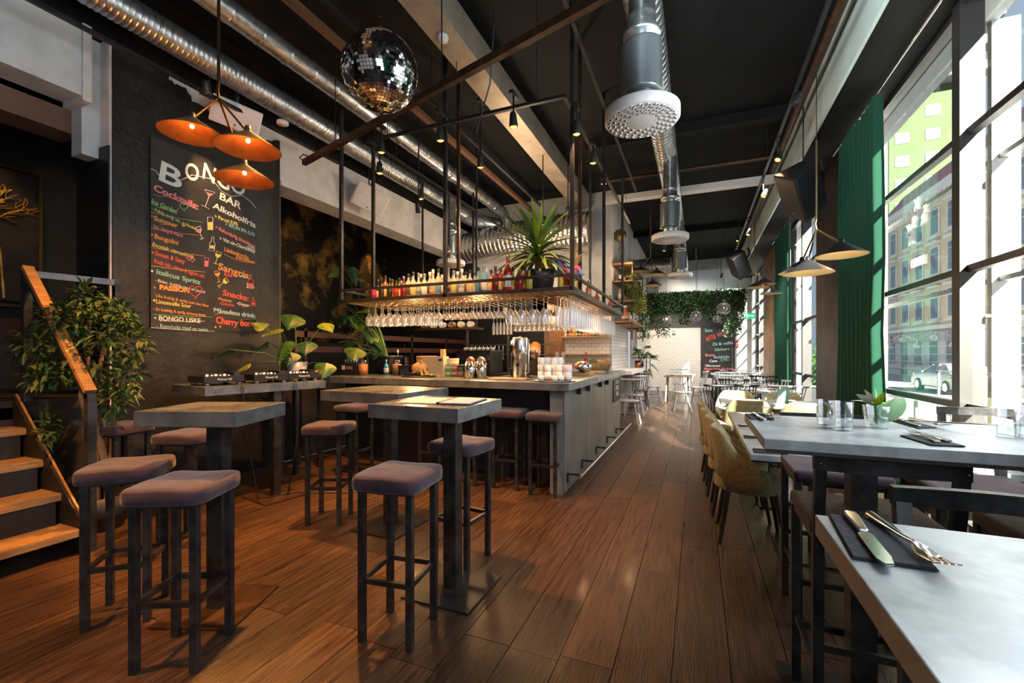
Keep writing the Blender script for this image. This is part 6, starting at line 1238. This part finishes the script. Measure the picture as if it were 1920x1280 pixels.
for i, (x_, y_) in enumerate(lst):
    small_table(x_, y_, .55, .38, nth[i] + ' window side dining table of the spindle chair row'); place_set(x_, y_, .752, 'on the %s window side table' % nth[i])
    ks = ['kwkw', 'kkwk', 'wkwg', 'wwkw', 'kwwk'][i]
    for j, (dx, dy, a) in enumerate(((-.30, -.58, 0), (.32, -.58, 0), (-.30, .58, 180), (.32, .58, 180))):
        if i == 4 and j > 1: continue
        chair(ks[j], x_ + dx + rnd.uniform(-.03, .03), y_ + dy, a + rnd.uniform(-6, 6), 'spindle chair at the %s window side table, %s %s' % (nth[i], ['near', 'near', 'far'][min(2, j)] if j < 2 else 'far', ['left', 'right'][j % 2]))
for i, (px_, py_, z_, m_) in enumerate(((1436, 771, .75, fl_pink), (1414, 738, .75, fl_red), (1417, 726, .75, fl_pink))):
    p = G(px_, py_ + 8, z_); r = tag(empty('posy_glass', (p.x, p.y, z_)), ['pink flower in a small glass on the long low table', 'dark red flower in a small glass beyond the mustard chairs', 'pink flower in a glass farther along the window tables'][i], 'vase')
    MB().lathe([(0, .001), (.03, .001), (.034, .07), (.032, .07), (.026, .01)], 16).build('glass', glass_t, r)
    for q in range(7): putleaf(leaf_mb(.045, .018, .4), (0, 0, .075), (math.cos(q), math.sin(q), .5), r, 'petal', m_)
    MB().tube([(0, 0, .01), (0, 0, .08)], .003, 5).build('stem', leaf_mid, r)
p = G(1448, 752, .9); cn = tag(empty('menu_card', (p.x, p.y - .3, .752)), 'pale green folded menu card standing on the farther low table', 'card'); MB().add([(-.05, 0, 0), (.09, .05, 0), (.09, .0, .2), (-.02, -.04, .2), (-.05, .06, 0), (.09, .1, 0)], [(0, 1, 2, 3), (4, 5, 2, 3)]).build('card', mat('card_green', (.35, .6, .5), .5), cn)
cn.location = (.95, 6.3, .752)
# place settings on low tables
place_set(.9, 4.6, .752, 'on the far half of the long low table'); place_set(.85, 6.4, .752, 'on the farther low table')
# ---- far chalk board
fb_ = tag(empty('wall_chalkboard', (.68, YE - .07, 1.4)), 'tall black chalkboard with coloured lettering on the far wall', 'menu board')
xa, xb = GY(1318, 700, YE - .07).x, GY(1378, 700, YE - .07).x
P(MB().box(xa, xb, YE - .08, YE - .05, .25, 2.32), 'board', chalk_black, fb_)
def ft(s, px_, py_, h_, c, fit=None, rot=0, bold=.003):
    q = GY(px_, py_, YE - .085); sz = h_ * q.dot(FW) / FP * 1.38; a = math.radians(rot)
    t_ = text(s, sz, frameM(q, (math.cos(a), 0, math.sin(a)), (-math.sin(a), 0, math.cos(a))), CH[c], fb_, 'lettering', .001, 'LEFT', 0, bold, 1, (GY(fit, py_, YE - .085).x - q.x) if fit else None)
for a in ((('Bongo', 1322, 622, 6, 'b', 1336, 0)), ('AFTER', 1325, 640, 9, 'r', 1345, 18), ('WORK', 1346, 632, 9, 'p', 1367, 18), ('Ma - Fr', 1360, 633, 4, 'w', 1376, 6), ('Öl & vin', 1336, 648, 5, 'b', 1366, 5), ('59:-', 1364, 645, 5, 'w', 1374, 0), ('Sliders', 1340, 658, 5, 't', 1368, 5),
          ('@bongobar', 1322, 667, 4, 'p', 1340, 0), ('Plockbricka', 1338, 672, 5, 'b', 1368, 4), ('Cava', 1330, 679, 5, 'w', 1345, 3), ('179:-', 1350, 677, 5, 't', 1368, 3), ('Happy hour alla dagar', 1320, 693, 5, 'p', 1376, 0), ('Välkommen!', 1322, 687, 4, 'w', 1350, 0)): ft(a[0], a[1], a[2], a[3], a[4], a[5], a[6])
m = MB()
for k_ in range(9): q = GY(1322 + k_ * 6.4, 694 + 1.2 * (k_ % 2), YE - .085); m.lathe([(.035, 0), (.045, .004), (.035, .008)], 10, TR(q) @ Matrix.Rotation(math.pi / 2, 4, 'X'))
P(m, 'chalk_loops', CH['p'], fb_)
tag(MB().box(.12, 1.45, YE - .35, YE - .09, .1, .5).build('wall_bench', mat('bench_pale', (.62, .60, .60), .6)), 'pale low bench under the far chalkboard', 'bench')
# exit sign, fire sign
ex = GD(1404, 592, 14.0); r = tag(empty('exit_sign', ex), 'green emergency exit sign with a white arrow pointing right', 'sign')
P(MB().box(ex.x - .17, ex.x + .17, ex.y - .02, ex.y + .02, ex.z - .09, ex.z + .09), 'panel', mat('exit_green', (.0, .35, .12), .5, emit=(0, .45, .16), es=.6), r)
ew = mat('exit_white', (.8, .85, .8), .5, emit=(.8, 1, .85), es=.8)
P(MB().bar(ex + V((.0, -.022, 0)), ex + V((.10, -.022, 0)), .018).prism([(.08, -.035), (.14, 0), (.08, .035)], -.026, -.021, TR(ex) @ Matrix(((1, 0, 0, 0), (0, 0, 1, 0), (0, 1, 0, 0), (0, 0, 0, 1)))), 'arrow', ew, r)
P(MB().box(ex.x - .13, ex.x - .03, ex.y - .026, ex.y - .021, ex.z - .06, ex.z + .06), 'door_symbol', ew, r)
P(MB().tube([ex + V((-.10, -.03, -.04)), ex + V((-.08, -.03, 0)), ex + V((-.07, -.03, .03))], .008, 5), 'running_figure', MATS['exit_green'], r); P(MB().bar((ex.x, ex.y, ex.z + .09), (ex.x, ex.y, 4.2), .012), 'hanger', grey_metal, r)
rs = GY(1382, 645, YE - .09); r = tag(empty('fire_sign', rs), 'small red fire equipment sign right of the far chalkboard', 'sign'); P(MB().box(rs.x - .06, rs.x + .08, YE - .062, YE - .055, rs.z - .12, rs.z + .12), 'panel', red_m, r); P(MB().box(rs.x - .03, rs.x + .05, YE - .066, YE - .062, rs.z + .02, rs.z + .05).box(rs.x - .03, rs.x + .0, YE - .066, YE - .062, rs.z - .08, rs.z + .02), 'symbol', white_flat, r)
# window lettering, mirrored from inside
wl_ = tag(empty('window_lettering', (1.845, 5.5, 2.5)), 'white mirrored shop lettering on the nearest window pane', 'lettering')
letm = translucent('vinyl_white', (.9, .9, .9), .6)
def wt(s, px_, py_, h_, sx=1.0, b=.004):
    q = GX(px_, py_, 1.842); sz = h_ * q.dot(FW) / FP * 1.38
    return text(s, sz, frameM(q, (0, 1, 0), (0, 0, 1)) @ Matrix.Diagonal((sx, 1, 1, 1)), letm, wl_, 'letter', .0006, 'LEFT', 0, .008)
wt('BONGO', 1733, 492, 15, .75); wt('B', 1716, 424, 20, 1.0); wt('R', 1734, 418, 20, 1.0); wt('K', 1706, 440, 20, .9); wt('X', 1722, 390, 20, .9); wt('X', 1712, 455, 20, .9); wt('X', 1736, 396, 13, .8)
# ================================================================ PERSON BEHIND THE BAR
hc = GD(1003, 658, 6.3); pr = tag(empty('person', (hc.x, hc.y + .05, 0)), 'person with short orange hair in a dark shirt leaning over behind the bar', 'person')
skin = mat('skin', (.56, .33, .24), .5); shirt = mat('dark_shirt', (.02, .018, .022), .8); hair = mat('orange_hair', (.50, .17, .04), .7)
o_ = V((hc.x, hc.y, 0)); zt = hc.z
J = {'pel': (0, .28, zt - .62, .14), 'sp': (0, .22, zt - .45, .13), 'ch': (0, .13, zt - .28, .15), 'nk': (0, .05, zt - .14, .055), 'hd': (0, .02, zt - .07, .06), 'sl': (-.17, .10, zt - .24, .06), 'el': (-.25, .02, zt - .50, .045), 'wl': (-.16, -.18, zt - .55, .03), 'pl': (-.13, -.24, zt - .56, .028),
     'sr': (.17, .10, zt - .24, .06), 'er': (.25, .02, zt - .50, .045), 'wr': (.16, -.18, zt - .55, .03), 'pr': (.13, -.24, zt - .56, .028), 'hl': (-.09, .28, zt - .70, .085), 'kl': (-.10, .24, .44, .06), 'al': (-.10, .30, .07, .04), 'fl': (-.10, .16, .035, .035), 'hr': (.09, .28, zt - .70, .085), 'kr': (.10, .24, .44, .06), 'ar': (.10, .30, .07, .04), 'fr': (.10, .16, .035, .035)}
E_ = [('pel', 'sp'), ('sp', 'ch'), ('ch', 'nk'), ('nk', 'hd'), ('ch', 'sl'), ('sl', 'el'), ('el', 'wl'), ('wl', 'pl'), ('ch', 'sr'), ('sr', 'er'), ('er', 'wr'), ('wr', 'pr'), ('pel', 'hl'), ('hl', 'kl'), ('kl', 'al'), ('al', 'fl'), ('pel', 'hr'), ('hr', 'kr'), ('kr', 'ar'), ('ar', 'fr')]
names = list(J)
for s, sg_ in (('l', -1), ('r', 1)):
    b = V(J['p' + s][:3])
    for k_ in range(5):
        n1, n2, n3 = 'f%s%da' % (s, k_), 'f%s%db' % (s, k_), 'f%s%dc' % (s, k_); ln = (.045, .07, .078, .072, .055)[k_]; dx = (-.035 if k_ == 0 else -.02 + .0135 * (k_ - 1)) * -sg_ * -1
        J[n1] = (b.x + dx * .8, b.y - .02, b.z, .0095); J[n2] = (b.x + dx * 1.2, b.y - .02 - ln * .55, b.z - .002, .0085); J[n3] = (b.x + dx * 1.2, b.y - .02 - ln, b.z - .015, .0075); E_ += [('p' + s, n1), (n1, n2), (n2, n3)]
names = list(J)
me = bpy.data.meshes.new('body'); me.from_pydata([V(J[n][:3]) for n in names], [(names.index(a), names.index(b)) for a, b in E_], []); bo = bpy.data.objects.new('body', me); col.objects.link(bo)
md = bo.modifiers.new('s', 'SKIN'); md.use_smooth_shade = True
for i, n in enumerate(names): me.skin_vertices[0].data[i].radius = (J[n][3], J[n][3]); me.skin_vertices[0].data[i].use_root = (n == 'pel')
s2 = bo.modifiers.new('u', 'SUBSURF'); s2.levels = 1; s2.render_levels = 1
me.materials.append(shirt); bo.parent = pr; bo.matrix_parent_inverse = wmat(pr).inverted(); bo.location = o_
def hp(prof, n, c, sc3, name, m): o = MB().ball(c, 1, 20, 14, sc3).build(name, m, pr); o.matrix_parent_inverse = wmat(pr).inverted(); o.location = o_; return o
hp(0, 0, (0, 0, zt), (.075, .092, .115), 'head', skin); 
m = MB().lathe([(.078 * math.cos(t * .16), .03 + .098 * math.sin(t * .16)) for t in range(0, 10)], 20, TR((0, .015, zt + .005)) @ Matrix.Diagonal((1.02, 1.2, 1, 1))); o = m.build('hair', hair, pr); o.matrix_parent_inverse = wmat(pr).inverted(); o.location = o_
o = MB().tube([(0, -.088, zt + .01), (0, -.108, zt - .02), (0, -.09, zt - .03)], [.008, .014, .008], 8).build('nose', skin, pr); o.matrix_parent_inverse = wmat(pr).inverted(); o.location = o_
for a in (-1, 1): 
    o = MB().ball((a * .03, -.082, zt + .005), .011, 8, 6).build('eye', bk, pr); o.matrix_parent_inverse = wmat(pr).inverted(); o.location = o_
    o = MB().ball((a * .076, 0, zt - .005), .02, 8, 6, (.5, 1, 1.5)).build('ear', skin, pr); o.matrix_parent_inverse = wmat(pr).inverted(); o.location = o_
o = MB().tube([(-.022, -.085, zt - .055), (0, -.09, zt - .057), (.022, -.085, zt - .055)], .005, 6).build('mouth', mat('lips', (.35, .10, .08), .5), pr); o.matrix_parent_inverse = wmat(pr).inverted(); o.location = o_
# ================================================================ OUTSIDE
GZ = -.55
struct(MB().box(2.45, 60, -30, 140, GZ - .2, GZ).build('ground', mat('asphalt', (.34, .34, .36), .9, c2=(.42, .42, .44), ns=3)), 'grey street outside')
struct(MB().box(2.35, 6.5, -12, 60, GZ, -.12).build('pavement', mat('pavement', (.42, .42, .41), .85, c2=(.48, .48, .47), ns=2)), 'pale pavement outside the windows')
stucco = mat('facade_stucco', (.70, .58, .36), .85, c2=(.78, .66, .44), ns=1.2); stone = mat('facade_stone', (.66, .61, .58), .85, c2=(.74, .70, .66), ns=1.0); roofm = mat('red_roof', (.34, .09, .10), .6, c2=(.52, .26, .25), ns=3); trimf = mat('facade_trim', (.80, .75, .70), .8)
dg_ = mat('dark_window', (.16, .19, .22), .15)
FX = 17.0
fc = tag(empty('apartment_building', (FX, 44, GZ)), 'long beige street building with stone base and red mansard roof', 'building')
P(MB().box(FX, FX + 10, 27, 54.5, 3.3, 13.6), 'wall', stucco, fc); P(MB().box(FX - .15, FX + 10, 27, 54.6, GZ, 3.2), 'stone_base', stone, fc)
P(MB().box(FX - .5, FX + 10, 26.8, 54.8, 3.2, 3.5).box(FX - .3, FX + 10, 26.9, 54.7, 6.7, 6.9).box(FX - .7, FX + 10, 26.8, 54.9, 13.4, 13.9), 'cornice', trimf, fc)
for k_ in range(40): P(MB().box(FX - .55, FX, 27.2 + k_ * .68, 27.45 + k_ * .68, 13.1, 13.4), 'cornice_bracket', trimf, fc)
P(MB().prism([(FX - .5, 13.9), (FX + 1.6, 16.6), (FX + 8, 16.8), (FX + 10, 13.9)], 27, 54.6, Matrix(((1, 0, 0, 0), (0, 0, 1, 0), (0, 1, 0, 0), (0, 0, 0, 1)))), 'roof', roofm, fc)
for k_ in range(5): P(MB().box(FX - .25, FX, 27, 54.5, GZ + .6 + k_ * .62, GZ + .66 + k_ * .62), 'base_groove', trimf, fc)
def fwin(y_, z0, z1, w_=1.05):
    f = P(MB().box(FX - .10, FX - .02, y_ - w_ / 2 - .18, y_ + w_ / 2 + .18, z0 - .18, z1 + .12).box(FX - .35, FX, y_ - w_ / 2 - .3, y_ + w_ / 2 + .3, z1 + .3, z1 + .45).box(FX - .25, FX, y_ - w_ / 2 - .25, y_ + w_ / 2 + .25, z0 - .32, z0 - .18), 'window', trimf, fc)
    for a in (-1, 1):
        o = MB().box(FX - .13, FX - .09, y_ + (a - 1) * w_ / 4 + (.03 if a > 0 else 0) , y_ + (a + 1) * w_ / 4 - (.03 if a < 0 else 0), z0, z1 - .5).box(FX - .13, FX - .09, y_ + (a - 1) * w_ / 4 + (.03 if a > 0 else 0), y_ + (a + 1) * w_ / 4 - (.03 if a < 0 else 0), z1 - .44, z1).build('pane', dg_, f); o.matrix_parent_inverse = wmat(f).inverted()
for k_ in range(10):
    y_ = 28.6 + k_ * 2.6
    for z0, z1 in ((4.1, 6.1), (7.5, 9.5), (10.6, 12.4)): fwin(y_, z0, z1)
    o = P(MB().box(FX - .18, FX - .1, y_ - .6, y_ + .6, GZ + 1.0 if k_ % 4 else GZ + .1, 2.3), 'shop_window', dg_, fc)
sn = P(MB().box(FX - .35, FX - .16, 41.5, 52, 2.35, 3.1), 'shop_sign', mat('shop_sign', (.42, .40, .38), .6), fc)
t_ = text('KLASSRUMMET', .62, frameM((FX - .36, 51.0, 2.45), (0, -1, 0), (0, 0, 1)), mat('sign_letter', (.75, .72, .70), .6), fc, 'shop_lettering', .01); t2 = P(MB().box(FX - .38, FX - .35, 51.3, 51.8, 2.45, 2.95), 'sign_emblem', red_m, fc)
# green tower
tg = mat('tower_green', (.055, .085, .032), .85, c2=(.065, .095, .04), ns=.3)
tw = tag(empty('tower_block', (28, 82, GZ)), 'tall pale green tower block with white balconies behind the beige building', 'building')
P(MB().box(25.5, 33.4, 80, 95, GZ, 60), 'wall', tg, tw)
tpn = mat('tower_pane', (.22, .24, .26), .3)
for fl_ in range(14):
    z_ = 11.5 + fl_ * 3.3
    for x_ in (27.0, 30.4): P(MB().box(x_ - .8, x_ + .8, 79.9, 80.0, z_, z_ + 1.5), 'window', tpn, tw)
    if fl_ >= 8: P(MB().box(29.2, 37.0, 77.8, 80.0, z_ + .9, z_ + 1.0).box(29.2, 37.0, 77.7, 77.9, z_ + 1.0, z_ + 2.0), 'balcony', mat('balcony_white%d' % fl_, (.16, .165, .17), .7), tw)
# low pink roofed house between
hs2 = tag(empty('street_house', (20, 62, GZ)), 'lower house with an orange red roof at the end of the street', 'building')
P(MB().box(18.5, 26, 57, 70, GZ, 12), 'wall', stucco, hs2); P(MB().prism([(18.2, 12), (21, 15), (26, 15), (26.2, 12)], 57, 70, Matrix(((1, 0, 0, 0), (0, 0, 1, 0), (0, 1, 0, 0), (0, 0, 0, 1)))), 'roof', roofm, hs2)
for y_ in (58.5, 61, 63.5):
    for z_ in (3, 6, 9): P(MB().box(18.42, 18.5, y_ - .5, y_ + .5, z_, z_ + 1.8), 'window', dg_, hs2)
# the car
def car(x_, y_, rz, label, paint):
    r = tag(empty('car', (x_, y_, GZ), rz), label, 'car')   # along local X
    prof_ = [(-2.3, .45), (-2.32, .75), (-2.2, .92), (-1.75, 1.0), (-1.0, 1.34), (-.3, 1.42), (.35, 1.38), (1.1, 1.02), (1.9, .88), (2.28, .72), (2.32, .45), (1.9, .28), (-1.9, .28)]
    body = [(-2.3, .45), (-2.32, .75), (-2.2, .92), (-1.75, .99), (-.9, .98), (.9, .98), (1.9, .86), (2.28, .70), (2.32, .45), (2.1, .26), (-2.1, .26)]
    MB().prism(body, -.88, .88, Matrix(((1, 0, 0, 0), (0, 0, 1, 0), (0, 1, 0, 0), (0, 0, 0, 1)))).build('body', paint, r, bevel=.09, seg=4)
    m = MB(); g0 = [(-1.75, .96), (-.95, 1.33), (-.25, 1.42), (.4, 1.36), (1.15, .96)]; n = len(g0)
    vs = [(a, -.82 + (b - .96) * .5, b) for a, b in g0] + [(a, .82 - (b - .96) * .5, b) for a, b in g0]
    m.add(vs, [tuple(range(n)), tuple(range(n, 2 * n))] + [(i, i + 1, n + i + 1, n + i) for i in range(n - 1)]); m.build('greenhouse', dg_, r)
    vs = [(a, s * (.78 - (b - .96) * .5), b + .012) for s in (-1, 1) for a, b in g0[1:4]]; MB().add(vs + [(a, b, c - .03) for a, b, c in vs], [(0, 1, 4, 3), (1, 2, 5, 4), (6, 7, 10, 9), (7, 8, 11, 10), (0, 1, 7, 6), (1, 2, 8, 7), (3, 4, 10, 9), (4, 5, 11, 10)]).build('roof', paint, r)
    for s in (-1, 1): 
        for a, b in ((-1.75, -.95), (.4, 1.15), (-.3, -.22)):
            za, zb_ = (.96, 1.33) if a == -1.75 else ((1.36, .96) if a == .4 else (.96, 1.42)); MB().bar((a, s * (.83 - (za - .96) * .5), za), (b, s * (.83 - (zb_ - .96) * .5), zb_), .05).build('window_pillar', paint, r)
    for a in (-1.4, 1.42):
        for s in (-1, 1):
            W = MB().lathe([(0, -.1), (.20, -.1), (.32, -.1), (.33, -.06), (.33, .1), (0, .1)], 24, TR((a, s * .82, .33)) @ Matrix.Rotation(math.pi / 2, 4, 'X')).build('wheel', plastic_black, r)
            MB().lathe([(0, .005), (.21, .0), (.22, -.02)], 12, TR((a, s * .93, .33)) @ Matrix.Rotation(-s * math.pi / 2, 4, 'X'), sm=False).build('rim', chrome, r)
    for s in (-1, 1): MB().box(2.15, 2.3, s * .5 - .2, s * .5 + .2, .62, .76).build('headlight', white_gloss, r); MB().box(-2.33, -2.2, s * .55 - .2, s * .55 + .2, .68, .84).build('tail_light', red_m, r); MB().ball((.75, s * .92, 1.0), .09, 8, 6, (.8, 1, .7)).build('mirror', paint, r)
    return r
cp_ = G(1766, 733, GZ); car(cp_.x, cp_.y - 1.2, math.radians(90), 'silver saloon car parked across the street', mat('car_silver', (.50, .51, .53), .28, .5, coat=.5))
car(cp_.x + .2, cp_.y - 9.5, math.radians(90), 'dark parked car at the right edge, seen past the mullion', mat('car_dark', (.06, .07, .09), .25, .4, coat=.5))
cn_ = G(1713, 722, GZ); r = tag(empty('traffic_cone', cn_), 'orange traffic cone left of the silver car', 'traffic cone'); MB().lathe([(.22, 0), (.22, .04), (.14, .05), (.03, .75), (0, .75)], 16).build('cone', mat('cone_orange', (.85, .18, .03), .5), r); MB().lathe([(.108, .28), (.075, .48)], 16, Matrix.Diagonal((1.04, 1.04, 1, 1))).build('band', white_flat, r)
# pavement terrace seen through the glass
for i, (x_, y_) in enumerate(((3.6, 5.6), (3.9, 7.4), (3.5, 9.8))):
    r = tag(empty('terrace_table', (x_, y_, -.12)), ['terrace table outside the nearest window', 'second terrace table outside', 'terrace table outside the second window'][i], 'table')
    MB().box(-.35, .35, -.35, .35, .70, .73).build('tabletop', grey_metal, r); MB().tube([(0, 0, 0), (0, 0, .7)], .03, 8).build('pole', grey_metal, r); MB().box(-.22, .22, -.22, .22, 0, .02).build('base_plate', grey_metal, r)
    for j, (dx, dy, a) in enumerate(((-.6, .1, -90), (.6, -.1, 90))):
        c_ = tag(empty('terrace_chair', (x_ + dx, y_ + dy, -.12), math.radians(a)), 'metal slat chair at %s, %s side' % (['the terrace table outside the nearest window', 'the second terrace table', 'the terrace table outside the second window'][i], ['window', 'street'][j]), 'chair')
        MB().box(-.2, .2, -.2, .2, .43, .45).build('seat', grey_metal, c_)
        for a_ in (-1, 1):
            for b in (-1, 1): MB().bar((a_ * .18, b * .18, 0), (a_ * .18, b * .18, .43 if b > 0 else .82), .025).build('leg', grey_metal, c_)
        for z_ in (.6, .7, .8): MB().box(-.18, .18, -.20, -.18, z_ - .025, z_ + .025).build('back_slat', grey_metal, c_)
r = tag(empty('glass_screen', (4.9, 6.5, -.12)), 'low glass and steel terrace screen along the pavement edge', 'screen')
for k_ in range(7):
    P(MB().box(4.88, 4.92, 3.0 + k_ * 1.6, 3.04 + k_ * 1.6, -.12, 1.0), 'post', grey_metal, r)
    if k_ < 6: P(MB().box(4.895, 4.905, 3.06 + k_ * 1.6, 4.56 + k_ * 1.6, 0, .95), 'pane', glass_m, r); P(MB().bar((4.9, 3.0 + k_ * 1.6, .98), (4.9, 4.6 + k_ * 1.6, .98), .035), 'top_rail', grey_metal, r)
r = tag(empty('planter_tree', (3.3, 15.6, -.12)), 'potted bush with yellow flowers outside the second window', 'plant'); P(MB().box(3.05, 3.55, 15.35, 15.85, -.12, .35), 'planter', pot_black, r)
foliage(500, lambda rd: (V((3.3 + rd.gauss(0, .2), 15.6 + rd.gauss(0, .2), .4 + abs(rd.gauss(0, .5)))), (rd.uniform(-1, 1), rd.uniform(-1, 1), rd.uniform(0, 1))), .14, .05, leaf_mid, 'foliage', r, seed=77)
foliage(60, lambda rd: (V((3.3 + rd.gauss(0, .22), 15.6 + rd.gauss(0, .22), .6 + abs(rd.gauss(0, .4)))), (rd.uniform(-1, 1), rd.uniform(-1, 1), rd.uniform(0, 1))), .08, .04, leaf_yel, 'flowers', r, seed=78)
# string of clear bulbs outside
slr = tag(empty('string_lights', (3.0, 6, 1.4)), 'string of clear bulbs hung outside the nearest window', 'string lights')
bl = [G(1797, 618, H + .5) for _ in (0,)]; pts_ = []
for i in range(13): t = i / 12; pts_.append(V((2.9, 3.6 + 6.0 * t, 1.66 - .10 * math.sin(math.pi * (t * 6 % 1)))))
P(MB().tube(pts_, .005, 5), 'cable', plastic_black, slr)
for i in range(0, 13, 1): q = pts_[i]; P(MB().ball(q + V((0, 0, -.09)), .04, 10, 8), 'bulb', glass_t, slr); P(MB().tube([q, q + V((0, 0, -.055))], .014, 6), 'socket', plastic_black, slr)
